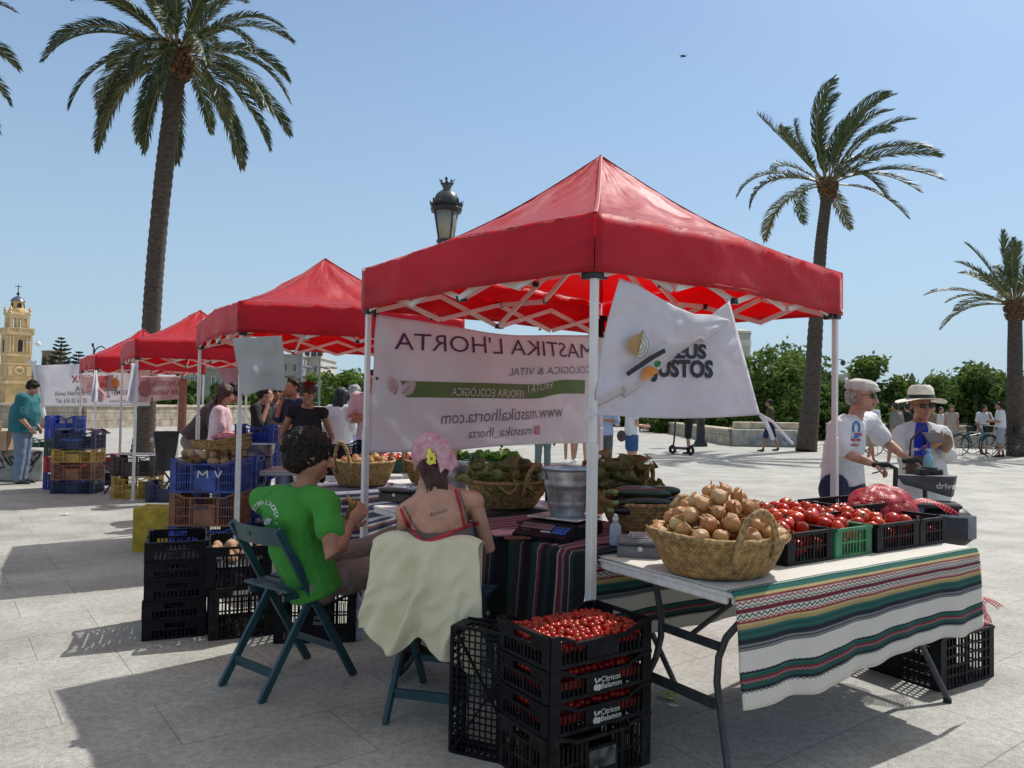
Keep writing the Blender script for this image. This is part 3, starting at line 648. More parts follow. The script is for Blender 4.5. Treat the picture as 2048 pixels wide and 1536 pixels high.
# ---------------------------------------------------------------- church tower
OCH = mat('ochre_render', (.60, .41, .18), .85, .12, .5, .2, 3)
OCHL = mat('pale_ochre_trim', (.70, .52, .29), .85, .1, .6)
DARKW = mat('dark_opening', (.03, .022, .018), .8, .1, 2)
SLATE = mat('dome_tiles', (.07, .09, .15), .35, .25, 3, .2, 8)
def church():
    d = 180.0; q = at(29, 798, d); S = d/FPX; AN = math.radians(50)
    zz = lambda v: at(29, v, d).z
    Rz = Matrix.Rotation(AN, 3, 'Z'); o = V((q.x, q.y, 0))
    t = empty('church_tower', o, 'ochre baroque church bell tower with blue dome and iron cross', 'church tower')
    def bx(mb, w, v0, v1): mb.box(o+V((0, 0, (zz(v0)+zz(v1))/2)), (w, w, zz(v1)-zz(v0)), Rz)
    w = 42*S; B = MB(); B.box(o+V((0, 0, zz(768)/2)), (w*1.08, w*1.08, zz(768)), Rz); bx(B, w, 767.9, 728); bx(B, w*.97, 727.9, 669); B.build('tower_shaft', OCH, t)
    T = MB()
    for v, ww, hh in ((768, 1.17, 3), (764.8, 1.11, 3), (757, 1.06, 2), (730, 1.05, 3), (713, 1.08, 3), (709.8, 1.03, 2), (671.5, 1.07, 2), (669.3, 1.15, 3)): bx(T, w*ww, v, v-hh)
    wf = w*.97
    for k in range(4):
        R2 = Matrix.Rotation(AN+k*math.pi/2, 3, 'Z')
        for sx in (-.43, -.30, .30, .43): T.box(o+R2 @ V((sx*wf, -wf/2, 0))+V((0, 0, (zz(707)+zz(674))/2)), (wf*.075, .5, zz(674)-zz(707)), R2)
        for sx in (-.38, .38): T.box(o+R2 @ V((sx*w, -w/2, 0))+V((0, 0, (zz(752)+zz(733))/2)), (w*.16, .4, zz(733)-zz(752)), R2)
        T.tube([o+R2 @ V((wf*.17*math.cos(a), -w/2-.05, 0))+V((0, 0, zz(741.5)+6*S*math.sin(a))) for a in [j*math.tau/24 for j in range(25)]], .25, 6)
    T.build('cornices', OCHL, t)
    def arch(c, rx, h, dep, nm, R2, m=DARKW, par=t):
        a = MB(); pts = [V((-rx, 0, 0)), V((rx, 0, 0)), V((rx, 0, h-rx))]+[V((rx*math.cos(k*math.pi/8), 0, h-rx+rx*math.sin(k*math.pi/8))) for k in range(1, 8)]+[V((-rx, 0, h-rx))]
        a.poly([c+R2 @ q for q in pts], dep, R2 @ V((0, -1, 0))); f = a.build(nm, m, par)
        fr = MB(); seq = [c+R2 @ q for q in pts[1:]]+[c+R2 @ pts[0]]
        for a1, b1 in zip(seq, seq[1:]): fr.bar(a1, b1, .35, .5, side=R2 @ V((0, 1, 0)))
        fr.build('surround', OCHL, f)
    for k in range(4):
        R2 = Matrix.Rotation(AN+k*math.pi/2, 3, 'Z'); arch(o+R2 @ V((0, -wf/2-.05, 0))+V((0, 0, zz(704))), wf*.105, zz(680)-zz(704), .4, 'bell_window', R2)
    b = MB(); wb = w*1.06
    for k in range(4):
        R2 = Matrix.Rotation(AN+k*math.pi/2, 3, 'Z')
        for j in range(15): b.box(o+R2 @ V(((j/14-.5)*wb, -wb/2, 0))+V((0, 0, (zz(666)+zz(658))/2)), (.2 if j % 7 else .6, .25, zz(658)-zz(666)), R2)
        b.box(o+R2 @ V((0, -wb/2, 0))+V((0, 0, zz(657.5))), (wb+.4, .4, .25), R2)
    b.build('balustrade', OCHL, t)
    bl = MB(); wu = 34*S; zb, zt = zz(666), zz(636)
    for sx in (-1, 1):
        for sy in (-1, 1): bl.box(o+Rz @ V((sx*wu*.43, sy*wu*.43, 0))+V((0, 0, (zb+zt)/2)), (wu*.15, wu*.15, zt-zb), Rz)
    bl.box(o+V((0, 0, (zb+zt)/2)), (wu*.24, wu*.24, zt-zb), Rz)
    for k in range(4):
        R2 = Matrix.Rotation(AN+k*math.pi/2, 3, 'Z')
        for sx in (-.14, .14): bl.box(o+R2 @ V((sx*wu, -wu*.44, 0))+V((0, 0, (zb+zt)/2)), (wu*.07, wu*.09, zt-zb), R2)
    bx(bl, wu*1.0, 637, 631); bx(bl, wu*1.12, 630.9, 628.5); bx(bl, wu*1.0, 628.4, 625)
    for sx in (-1, 1):
        for sy in (-1, 1): bl.lathe([(.35, 0), (.2, .5), (.4, .9), (.05, 1.8)], 8, o+Rz @ V((sx*wu*.5, sy*wu*.5, 0))+V((0, 0, zz(628))))
    bl.build('belfry', OCHL, t)
    ln = MB(); ln.lathe([(wu*.52, zz(626)), (wu*.48, zz(621)), (wu*.36, zz(617)), (wu*.31, zz(615)), (wu*.30, zz(606)), (wu*.36, zz(604.5)), (wu*.36, zz(603))], 8, o); ln.build('lantern', OCH, t)
    for k in range(4):
        R2 = Matrix.Rotation(AN+k*math.pi/2, 3, 'Z'); a = MB(); c = o+R2 @ V((0, -wu*.30, 0))+V((0, 0, zz(616)))
        a.poly([c+R2 @ V(q) for q in ((-.4, 0, -.9), (.4, 0, -.9), (.4, 0, .8), (0, 0, 1.2), (-.4, 0, .8))], .3, R2 @ V((0, -1, 0))); a.build('lantern_window', DARKW, t)
    dm = MB(); dm.lathe([(wu*.40, zz(603)), (wu*.36, zz(601)), (wu*.29, zz(597.5)), (wu*.17, zz(594)), (wu*.06, zz(592)), (.02, zz(589))], 16, o); dm.build('dome', SLATE, t, smooth=40)
    cr = MB(); zt = zz(590); cr.tube([o+V((0, 0, zt-1)), o+V((0, 0, zz(569)))], [.14, .08], 6); cr.bar(o+V((-.75, 0, zz(573))), o+V((.75, 0, zz(573))), .14); cr.ell(o+V((0, 0, zt+.3)), (.35, .35, .35)); cr.build('cross', DARKW, t)
church()
# body of the church right of the tower
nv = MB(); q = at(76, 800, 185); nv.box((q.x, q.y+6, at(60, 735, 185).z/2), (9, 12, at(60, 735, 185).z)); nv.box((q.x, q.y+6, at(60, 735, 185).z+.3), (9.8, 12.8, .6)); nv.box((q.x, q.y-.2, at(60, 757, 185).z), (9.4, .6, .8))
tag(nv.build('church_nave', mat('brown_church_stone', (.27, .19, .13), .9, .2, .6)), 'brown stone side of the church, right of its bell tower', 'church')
# small stone belfry beyond the banner
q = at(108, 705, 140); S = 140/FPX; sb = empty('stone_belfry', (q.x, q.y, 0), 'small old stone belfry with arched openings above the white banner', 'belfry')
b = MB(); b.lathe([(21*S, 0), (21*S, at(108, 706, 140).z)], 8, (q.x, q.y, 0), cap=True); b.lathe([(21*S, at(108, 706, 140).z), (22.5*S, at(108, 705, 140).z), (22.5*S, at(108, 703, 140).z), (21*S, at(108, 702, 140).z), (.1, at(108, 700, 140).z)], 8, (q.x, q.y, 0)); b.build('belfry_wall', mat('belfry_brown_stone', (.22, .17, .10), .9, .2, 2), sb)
for k in range(8):
    a = math.radians(22.5+45*k-90); dv = V((math.cos(a), math.sin(a), 0)); w = V((-dv.y, dv.x, 0)); c = V((q.x, q.y, at(108, 727, 140).z))+dv*21*S*.93
    m_ = MB(); m_.poly([c+w*x+V((0, 0, z)) for x, z in ((-.38, -.6), (.38, -.6), (.38, .6), (.2, 1.0), (0, 1.15), (-.2, 1.0), (-.38, .6))], .2, dv); m_.build('arched_opening', DARKW, sb)
# floodlight on the tower side
fl = MB(); a = at(62, 686, 178); b_ = at(74, 688, 178); fl.bar(a+V((-1.2, 0, .2)), b_, .2); fl.ell(b_+V((.3, 0, 0)), (.55, .5, .6)); tag(fl.build('tower_floodlight', WHITE), 'pale round lamp on a bracket sticking out of the church tower', 'floodlight')
# ---------------------------------------------------------------- far buildings
GLW = mat('window_dark_glass', (.05, .06, .07), .15, .1, 2)
def block(u0, u1, vt, d, depth, m, label, floors, cols, vb=None, name='apartment_building', roof=None, wfrac=(.5, .5), rz=0, extra=None):
    a = at(u0, vt, d); b = at(u1, vt, d); w = b.x-a.x; H = at((u0+u1)/2, vt, d).z; c = V(((a.x+b.x)/2, d+depth/2, 0))
    t = empty(name, c, label, 'building'); B = MB(); B.box(c+V((0, 0, H/2)), (w, depth, H)); B.build('wall', m, t)
    R = MB(); R.box(c+V((0, 0, H+.15)), (w+.5, depth+.5, .3)); R.build('roof', roof or m, t)
    fh = 3.1; z = H-fh*.62
    for i in range(floors):
        for j in range(cols):
            x = a.x+w*(j+.5)/cols; W_ = MB(); W_.box((x, d-.03, z-i*fh), (w/cols*wfrac[0]*.9, .12, fh*wfrac[1]-.12)); fr = W_.build('window', GLW, t)
            F = MB()
            ww, hh = w/cols*wfrac[0], fh*wfrac[1]
            for sx in (-1, 1): F.box((x+sx*ww/2, d-.08, z-i*fh), (.09, .14, hh+.1))
            for sz in (-1, 1): F.box((x, d-.08, z-i*fh+sz*hh/2), (ww-.1, .14, .09))
            F.box((x, d-.06, z-i*fh), (.05, .1, hh-.1)); F.build('frame', mat('pale_frames', (.5, .48, .44), .6), fr)
    return t, c, w, H
BEI = mat('beige_facade', (.38, .35, .29), .85, .08, .6); BEI2 = mat('pale_facade', (.52, .48, .42), .85, .06, .6); OLV = mat('olive_grey_facade', (.23, .24, .19), .85, .08, .6); CONC = mat('concrete', (.38, .36, .33), .85, .15, 1.5)
TILE = mat('brown_roof', (.17, .13, .10), .85, .2, 3)
block(355, 480, 738, 110, 12, OLV, 'olive grey facade with framed windows behind the third tent', 3, 6, wfrac=(.36, .55))
t, c, w, H = block(562, 600, 712, 125, 14, BEI, 'tall beige building edge beside the grey post', 4, 2, wfrac=(.4, .4))
t, c, w, H = block(590, 640, 716, 130, 12, BEI2, 'white stepped apartment block with rooftop tanks', 3, 3, wfrac=(.4, .4))
e = MB(); e.box((c.x+1, c.y-3, H+1.2), (2, 2, 1.6)); e.build('roof_room', BEI2, t)
for k in range(3): e = MB(); e.lathe([(.4, 0), (.45, .2), (.45, 1.1), (.1, 1.3)], 10, (c.x+.2+k*1.1, 129, H+.3)); e.build('water_tank', DGREY, t)
t, c, w, H = block(570, 676, 756, 112, 10, BEI, 'low flat roofed building with glazed terrace above the trees', 2, 7, roof=TILE, wfrac=(.7, .5))
def tower_block(u0, u1, vt, d, label):
    a = at(u0, vt, d); b = at(u1, vt, d); r = (b.x-a.x)/2; H = a.z; t = empty('round_tower_block', ((a.x+b.x)/2, d, 0), label, 'building')
    B = MB(); o = ((a.x+b.x)/2, d, 0); B.lathe([(r*.93, 0), (r*.93, H)], 28, o, cap=True); B.build('wall', BEI, t)
    z = 2.0; k = 0
    while z < H+.2:
        F = MB(); F.lathe([(r*.935, z-.9), (r, z-.75), (r, z+.25), (r*.935, z+.3)], 28, o); F.build('balcony_ring', BEI2, t)
        z += 3.2; k += 1
    R = MB(); R.lathe([(r*1.02, H), (r*1.02, H+.5), (r*.3, H+.9), (.1, H+.9)], 28, o); R.build('roof', BEI2, t)
tower_block(1458, 1502, 668, 150, 'rounded beige tower block seen right of the hanging flag'); tower_block(1176, 1222, 672, 150, 'rounded beige tower block seen behind the near tent pole')
block(1640, 1690, 755, 70, 8, BEI, 'low beige building between windblown palm and right tent leg', 1, 3)
# slim chapel spire with long roof
q = at(1824, 758, 120); S = 120/FPX; sp = empty('chapel', (q.x, q.y, 0), 'distant brick chapel turret with pointed roof above the trees', 'chapel')
b = MB(); b.box((q.x, q.y, q.z/2), (9*S, 9*S, q.z)); b.box((q.x-25*S, q.y+3, at(1800, 779, 120).z/2), (60*S, 6, at(1800, 779, 120).z)); b.build('wall', TILE, sp)
b = MB(); b.lathe([(8*S, 0), (5*S, 4*S), (.05, 13*S)], 8, (q.x, q.y, q.z)); b.build('spire', mat('spire_slate', (.09, .06, .05), .8), sp)
b = MB(); 
for du in (-34, -27, -22): p0 = at(1824+du, 780, 118); b.tube([p0, p0+V((0, 0, 14*S))], .05, 5); b.bar(p0+V((-.5, 0, 12*S)), p0+V((.5, 0, 12*S)), .06)
b.build('antenna', DGREY, sp)
# ---------------------------------------------------------------- benches
CONCB = mat('bench_concrete', (.36, .35, .31), .85, .2, 4, .2, 20)
bn = empty('stone_bench', gp(40, 965), 'concrete bench block with dark spray graffiti, at the left edge', 'bench')
a = gp(82, 963); c = V((a.x-1.1, a.y+.3, 0)); b = MB(); b.box(c+V((0, 0, .27)), (2.2, .6, .54), None, .02); b.build('bench_block', CONCB, bn)
gmt = mat('spray_paint', (.035, .035, .04), .6)
gr = MB(); r = random.Random(4); yf = c.y-.305
for k in range(17):
    x = c.x-1.0+k*.125; z = .12+.3*r.random(); gr.tube([(x+.09*math.sin(i*1.1+k), yf, min(.5, max(.05, z+.13*math.cos(i*.9+k*1.7)))) for i in range(7)], (.012+.01*r.random(), .002), 6, side=V((0, 0, 1)))
gr.build('graffiti', gmt, bn)
bn = empty('stone_bench', gp(1540, 897), 'long stone bench block with pale graffiti panel, left of the windblown palm', 'bench')
a = gp(1475, 893); b2 = gp(1600, 899); L = b2.x-a.x+.9; c = V(((a.x+a.x+L)/2, a.y+.7, 0)); b = MB(); b.box(c+V((0, 0, .33)), (L, 1.2, .66), None, .03); b.build('bench_block', CONCB, bn)
b = MB(); b.box(c+V((.1, .35, .80)), (L-.2, .7, .27), None, .03); b.build('bench_top', STONE, bn)
b = MB(); b.box(c+V((.2, -.604, .27)), (L*.8, .01, .38)); b.build('painted_panel', mat('pale_blue_paint', (.30, .33, .34), .7, .2, 4), bn)
gr = MB()
for k in range(14):
    x = c.x-.9+k*.17; gr.tube([(x+.06*math.sin(i*1.3+k), c.y-.613, .27+.1*math.cos(i*1.1+k*1.3)) for i in range(6)], (.009, .002), 5, side=V((0, 0, 1)))
gr.build('graffiti', gmt, bn)
# lamp post base behind the flag
b = MB(); q = gp(1401, 893); b.lathe([(.26, 0), (.26, .1), (.17, .3), (.15, .9), (.2, 1.0), (.09, 1.2), (.07, 2.6)], 14, (q.x, q.y, 0), cap=True); b.lathe([(.07, 2.6), (.06, 3.4), (.2, 3.42), (.26, 3.9), (.1, 4.1), (.02, 4.3)], 12, (q.x, q.y, 0))
tag(b.build('lamp_post', BLACKM, smooth=40), 'dark lamp post whose base shows under the hanging flag', 'street lamp')
# swift
b = MB(); q = at(1367, 113, 14); b.add([q+V(p) for p in ((-.05, 0, .02), (.0, 0, .03), (.07, .01, .045), (.0, 0, -.002), (-.07, 0, -.03), (-.03, 0, .0), (-.09, 0, .01))], [[0, 1, 3, 5], [1, 2, 3], [5, 3, 4], [0, 5, 6]])
b.ell(q+V((0, 0, .01)), (.05, .018, .018)); bo = b.build('flying_swift', BLACKM); thicken(bo, .006); tag(bo, 'small dark bird flying in the clear sky', 'bird')
# ---------------------------------------------------------------- the nearest stall: tables
A_ = gp(1465, 1187, .74); B_ = gp(1950, 1100, .74); A_.z = B_.z = 0
EX = (B_-A_).normalized(); EY = V((-EX.y, EX.x, 0)); TLn = (B_-A_).length; TW = .76
ZT = .74
def rt(s, t, z=ZT): return A_+EX*s+EY*t+V((0, 0, z))     # metres along / across the right table
RZT = Matrix((EX, EY, V((0, 0, 1)))).transposed(); ANG_T = math.atan2(EX.y, EX.x)
def folding_table(o, ex, ey, L, Wd, label, group=None, m=None, leg=DGREY, legs='wishbone'):
    ez = V((0, 0, 1)); M = Matrix((ex, ey, ez)).transposed(); c = o+ex*L/2+ey*Wd/2
    t = empty('folding_table', (c.x, c.y, 0), label, 'folding table', group)
    T = MB(); T.box(c+V((0, 0, ZT-.012)), (L, Wd, .02), M, .008); 
    for sy in (-1, 1): T.box(c+ey*sy*(Wd/2-.012)+V((0, 0, ZT-.034)), (L-.03, .02, .03), M, .006)
    for sx in (-1, 1): T.box(c+ex*sx*(L/2-.012)+V((0, 0, ZT-.034)), (.02, Wd-.06, .03), M, .006)
    T.build('tabletop', m or TPLAST, t)
    for sx in (-1, 1):
        e = c+ex*sx*(L/2-.26)
        for sy in (-1, 1):
            Lg = MB(); y1, y2 = Wd*.38, Wd*.21
            P = [e+ey*sy*y1+V((0, 0, ZT-.03)), e+ey*sy*y1+V((0, 0, ZT-.08)), e+ey*sy*(y2+.02)+ex*sx*.06+V((0, 0, .5)), e+ey*sy*y2+ex*sx*.08+V((0, 0, .42)), e+ey*sy*(y2+.01)+ex*sx*.10+V((0, 0, .33)), e+ey*sy*y1*1.02+ex*sx*.17+V((0, 0, .02))]
            Lg.tube(P, .0145, 10); Lg.build('leg', leg, t, smooth=50)
            Ft = MB(); Ft.tube([P[-1], P[-1]-V((0, 0, .02))], .019, 10); Ft.build('foot', BLACKR, t)
        X = MB(); X.bar(e-ey*y2+ex*sx*.07+V((0, 0, .46)), e+ey*y2+ex*sx*.07+V((0, 0, .46)), .035, .012, side=ez); X.build('crossbar', leg, t)
        X = MB(); X.bar(e-ey*y2*1.12+ex*sx*.115+V((0, 0, .25)), e+ey*y2*1.12+ex*sx*.115+V((0, 0, .25)), .04, .012, side=ez); X.build('crossbar', leg, t)
        X = MB(); X.bar(c+ex*sx*.14+V((0, 0, ZT-.06)), e+ex*sx*.06+V((0, 0, .47)), .02, .012, side=ey); X.build('brace', leg, t)
    X = MB()
    for sy in (-1, 1): X.bar(c-ex*(L/2-.2)+ey*sy*(Wd/2-.09)+V((0, 0, ZT-.04)), c+ex*(L/2-.2)+ey*sy*(Wd/2-.09)+V((0, 0, ZT-.04)), .025); 
    X.build('rail', leg, t)
    return t
folding_table(A_, EX, EY, TLn, TW, 'long white folding table under the cream striped blanket, holding onions and tomatoes')
E1 = gp(745, 1010, .74); E0 = gp(1170, 1112, .74); E1.z = E0.z = 0
LX = (E1-E0).normalized(); LY = V((LX.y, -LX.x, 0)); LLn = (E1-E0).length
def lt(s, t, z=ZT): return E0+LX*s+LY*t+V((0, 0, z))
folding_table(E0, LX, LY, LLn, .8, 'folding table under the dark serape blanket behind the seated woman')
# ---------------------------------------------------------------- blankets
def stripes_mat(name, coord_axis, scale, stops, zig=(), rough=.95, bump=.5):
    m = mat(name, (.5, .5, .5), rough, .05, 40, 0); n = m.node_tree.nodes; l = m.node_tree.links; p = n['Principled BSDF']
    uv = n.new('ShaderNodeUVMap'); sx = n.new('ShaderNodeSeparateXYZ'); l.new(uv.outputs[0], sx.inputs[0])
    def mth(op, a, b=None, c=None):
        k = n.new('ShaderNodeMath'); k.operation = op
        for i, x in enumerate((a, b, c)):
            if x is None: continue
            if isinstance(x, (int, float)): k.inputs[i].default_value = x
            else: l.new(x, k.inputs[i])
        return k.outputs[0]
    a = sx.outputs[coord_axis]; u = sx.outputs[1-coord_axis]
    wob = mth('MULTIPLY', mth('SINE', mth('MULTIPLY', u, 520)), .0012)
    w = mth('ADD', a, wob)
    r = n.new('ShaderNodeValToRGB'); r.color_ramp.interpolation = 'CONSTANT'; cr = r.color_ramp
    while len(cr.elements) > 1: cr.elements.remove(cr.elements[-1])
    first = True
    for pos, c in stops:
        if first: cr.elements[0].position = 0; cr.elements[0].color = (*c, 1); first = False
        else: e = cr.elements.new(min(1, pos/scale)); e.color = (*c, 1)
    l.new(mth('FRACT', mth('DIVIDE', w, scale)), r.inputs[0]); col = r.outputs[0]
    for (w0, w1, f, c) in zig:
        t = mth('PINGPONG', mth('MULTIPLY', u, f), 1.0)
        fr = mth('DIVIDE', mth('SUBTRACT', a, w0), w1-w0)
        inb = mth('MULTIPLY', mth('GREATER_THAN', fr, 0), mth('LESS_THAN', fr, 1))
        d = mth('ABSOLUTE', mth('SUBTRACT', fr, mth('ADD', mth('MULTIPLY', t, .6), .2)))
        msk = mth('MULTIPLY', inb, mth('LESS_THAN', d, .17))
        mx = n.new('ShaderNodeMix'); mx.data_type = 'RGBA'; l.new(msk, mx.inputs['Factor']); l.new(col, mx.inputs['A']); mx.inputs['B'].default_value = (*c, 1); col = mx.outputs['Result']
    nn = n.new('ShaderNodeTexNoise'); nn.inputs['Scale'].default_value = 300; tc = n.new('ShaderNodeTexCoord'); l.new(tc.outputs['Object'], nn.inputs['Vector'])
    mm = n.new('ShaderNodeMix'); mm.data_type = 'RGBA'; mm.blend_type = 'MULTIPLY'; mm.inputs['Factor'].default_value = .55; l.new(col, mm.inputs['A']); l.new(nn.outputs[0], mm.inputs['B'])
    br = n.new('ShaderNodeBrightContrast'); br.inputs['Bright'].default_value = .0; l.new(mm.outputs['Result'], br.inputs[0])
    l.new(br.outputs[0], p.inputs['Base Color'])
    wv = mth('SINE', mth('MULTIPLY', a, 1600)); b = n.new('ShaderNodeBump'); b.inputs['Strength'].default_value = bump; b.inputs['Distance'].default_value = .003
    l.new(mth('ADD', wv, nn.outputs[0]), b.inputs['Height']); l.new(b.outputs[0], p.inputs['Normal'])
    return m
cW = (.95, .90, .80); cN = (.008, .014, .035); cG = (.012, .11, .09); cG2 = (.03, .20, .16); cR = (.24, .012, .035); cR2 = (.42, .03, .04); cT = (.62, .42, .17); cY = (.75, .62, .28)
hem = [(0, cW), (.062, cN), (.072, cG), (.086, cR), (.102, cG), (.116, cG2), (.120, cN), (.127, cW), (.196, cN), (.238, cG), (.246, cG2), (.25, cG), (.262, cG2), (.272, cT), (.285, cY), (.292, cR2), (.298, cW), (.326, cR), (.343, cW), (.371, cR2), (.377, cY), (.386, cG2), (.396, cG), (.408, cW), (.414, cG2), (.425, cW)]
RTM = stripes_mat('cream_striped_blanket', 1, 1.0, hem, zig=[(.298, .312, 60, cR2), (.309, .328, 60, cG), (.343, .356, 60, cG), (.355, .371, 60, cR2), (.198, .212, 110, (.5, .5, .48)), (.211, .224, 110, (.5, .5, .48)), (.088, .100, 90, (.5, .3, .3)), (.054, .066, 70, cN), (.122, .132, 70, cN)])
def blanket(o, ex, ey, L, Wd, ha, hb, mats, name, label, cat='blanket', z=ZT, th=.004, over=0.0, s0=0, s1=None, seed=0, nu=90, amp=.02, hemfn=None, group=None, uvmode='hem'):
    """lies on a table from s0..s1 along ex, hangs ha over the near edge and hb over the far edge"""
    s1 = s1 if s1 is not None else L; tot = ha+Wd+hb; mb = MB(); nv = 70
    def prof(v, s):
        w = v*tot; r = .012
        fa = 1+(hemfn(s) if hemfn else 0)
        if w < ha:
            h = (ha-w)*fa; k = (ha-w)/ha; wav = amp*k*(math.sin(s*13+seed)+.6*math.sin(s*29+seed*2)+.35*math.sin(s*5.1)); return (-.010-wav*.5-amp*k*1.1, -h)
        if w < ha+Wd: return (w-ha, .005+.0025*nz((s*4, w*4, seed), 1.5))
        h = w-ha-Wd; k = h/max(hb, .01); wav = amp*k*(math.sin(s*11+seed+2)+.5*math.sin(s*23)); return (Wd+.010+wav*.5+amp*k, -h)
    def fn(u, v):
        s = s0+(s1-s0)*u; y, dz = prof(v, s); ds = .012*nz((s*2, v*9, seed+3), 1.2)*(1 if dz < -.02 else 0)
        return o+ex*(s+ds)+ey*y+V((0, 0, z+dz))
    mb.grid(fn, nu, nv)
    # uv in metres: u along, v = distance from the nearest hem
    mb.uv = [[(s0+(s1-s0)*a, (min(b, 1-b)*tot if uvmode == 'hem' else b*tot)) for a, b in q] for q in mb.uv]
    ob = mb.build(name, mats, None, smooth=50); thicken(ob, th, 0); return tag(ob, label, cat, group)
blanket(A_, EX, EY, TLn, TW, .40, .40, RTM, 'striped_blanket', 'cream wool blanket with green and red stripes hanging off the onion and tomato table', s0=.0, s1=TLn+.02, seed=1, amp=.022, nu=110,
        hemfn=lambda s: -.16*max(0, s-.9)+.05*math.sin(s*4.4)+.015*math.sin(s*17))
RS = [(0, (.006, .006, .01)), (.06, (.01, .04, .045)), (.085, (.35, .35, .36)), (.092, (.07, .02, .03)), (.125, (.22, .22, .24)), (.14, (.25, .03, .04)), (.165, (.55, .5, .5)), (.175, (.008, .008, .012)), (.22, (.01, .05, .05)), (.25, (.008, .01, .03)),
      (.29, (.3, .05, .07)), (.31, (.45, .42, .42)), (.318, (.02, .06, .05)), (.36, (.006, .006, .01)), (.42, (.16, .02, .03)), (.44, (.4, .38, .4)), (.447, (.02, .07, .07)), (.48, (.1, .04, .03)), (.5, (.02, .10, .05)), (.54, (.006, .006, .01))]
SERM = stripes_mat('dark_serape', 0, .6, RS)
blanket(E0, LX, LY, LLn, .8, .55, .42, SERM, 'serape_blanket', 'dark serape blanket with teal, red and white stripes on the table behind the seated woman', s0=-.02, s1=LLn-.62, seed=4, amp=.03, uvmode='plain', nu=110,
        hemfn=lambda s: .06*math.sin(s*6))
# pinkish striped runner lying on the middle of that table
RR = [(0, (.28, .06, .09)), (.03, (.5, .35, .36)), (.045, (.12, .04, .06)), (.07, (.42, .2, .24)), (.1, (.04, .05, .08)), (.12, (.55, .4, .4)), (.14, (.25, .05, .07))]
PINKM = stripes_mat('pink_striped_cloth', 0, .16, RR)
blanket(lt(.12, .06, 0), LX, LY, 1.0, .66, .002, .3, PINKM, 'pink_runner', 'reddish pink striped cloth lying flat on the serape table', s0=0, s1=.95, z=ZT+.007, seed=7, amp=.02, uvmode='plain', nu=60)
BS = [(0, (.55, .55, .58)), (.02, (.03, .035, .12)), (.06, (.5, .45, .4)), (.075, (.06, .05, .16)), (.11, (.6, .6, .6)), (.125, (.03, .03, .1)), (.15, (.25, .08, .08)), (.165, (.65, .62, .6)), (.18, (.04, .05, .16))]
BLUM = stripes_mat('blue_white_serape', 1, .2, BS)
# second table of this stall, along the banner side
Q0 = gp(650, 985, .74); Q0.z = 0; QX = (CORN and V((.79, .61, 0))).normalized(); QY = V((-QX.y, QX.x, 0))
folding_table(Q0, QX, QY, 1.5, .65, 'folding table with blue and white blanket, under the far onion basket')
blanket(Q0, QX, QY, 1.5, .65, .42, .35, BLUM, 'blue_serape_blanket', 'blue and white striped blanket bunched over the corner of the far onion table', s0=-.12, s1=.75, seed=9, amp=.045, uvmode='plain', nu=70, hemfn=lambda s: .1*math.sin(s*7))
def qt(s, t, z=ZT): return Q0+QX*s+QY*t+V((0, 0, z))
# ---------------------------------------------------------------- banner of the stall (seen from its back)
PA = V((*CORN[1][1], 0)); PC = V((TENTC[1][2].x, TENTC[1][2].y, 0)); BX = (PC-PA).normalized(); BNn = V((BX.y, -BX.x, 0))     # towards camera
if BNn.dot(V((0, -1, 0))) < 0: BNn = -BNn
BL_ = (PC-PA).length
def bplane(u, v, pa=PA, bx=BX, nn=BNn):
    r = ray(u, v); t = ((pa-CAMP).dot(nn))/(r.dot(nn)); q = CAMP+r*t; return (q-pa).dot(bx), q.z
def bsurf(x, z, pa=PA, bx=BX, nn=BNn, L=BL_):
    s = x/L; d = .03*math.sin(s*3.1)*math.sin((z-1.1)*3.3) + .028*nz((s*2.4, z*2.6, 3), 1.0) + .007*nz((x*5+z*4, z*3-x*2, 9), 1.0) + .007*math.sin((x*1.2+z)*16)*math.exp(-((x-.25)**2)*8) + .02*math.sin(((x-.3)*.8+(z-1.2))*9)*math.exp(-((x-1.35+(z-1.5)*-1.0)**2)*6)
    return pa+bx*x+nn*d+V((0, 0, z))
tlx, tlz = bplane(752, 628); trx, trz = bplane(1172, 668); blx, blz = bplane(737, 905); brx, brz = bplane(1172, 886)
trx = BL_-.03; brx = BL_-.03
bn = empty('stall_banner', (PA.x, PA.y, 0), 'long white stall banner showing mirrored lettering and green ribbon, under the nearest tent', 'banner')
mb = MB()
def bfn(u, v):
    zt = tlz+(trz-tlz)*u - .05*math.sin(math.pi*u)*(1-.2*math.sin(u*9)); zb = blz+(brz-blz)*u - .01*math.sin(u*7); x0 = tlx+(blx-tlx)*v; x1 = trx+(brx-trx)*v
    x = x0+(x1-x0)*u; return bsurf(x, zt+(zb-zt)*v)
mb.grid(bfn, 90, 40); cl = mb.build('cloth', BANNER, bn, smooth=True); thicken(cl, .001)
def wave(x): 
    # the cloth is gathered along a diagonal: lettering steps down across the crease
    return 0
INKP = mat('plum_ink', (.09, .025, .09), .6, .05); INKG = mat('grey_ink', (.14, .13, .14), .6, .05); INKV = mat('green_ink', (.13, .22, .07), .6, .06, trans=.25); INKW = mat('white_ink', (.75, .75, .72), .6, .03, trans=.3)
INKK = mat('black_ink', (.012, .013, .018), .6, .05)
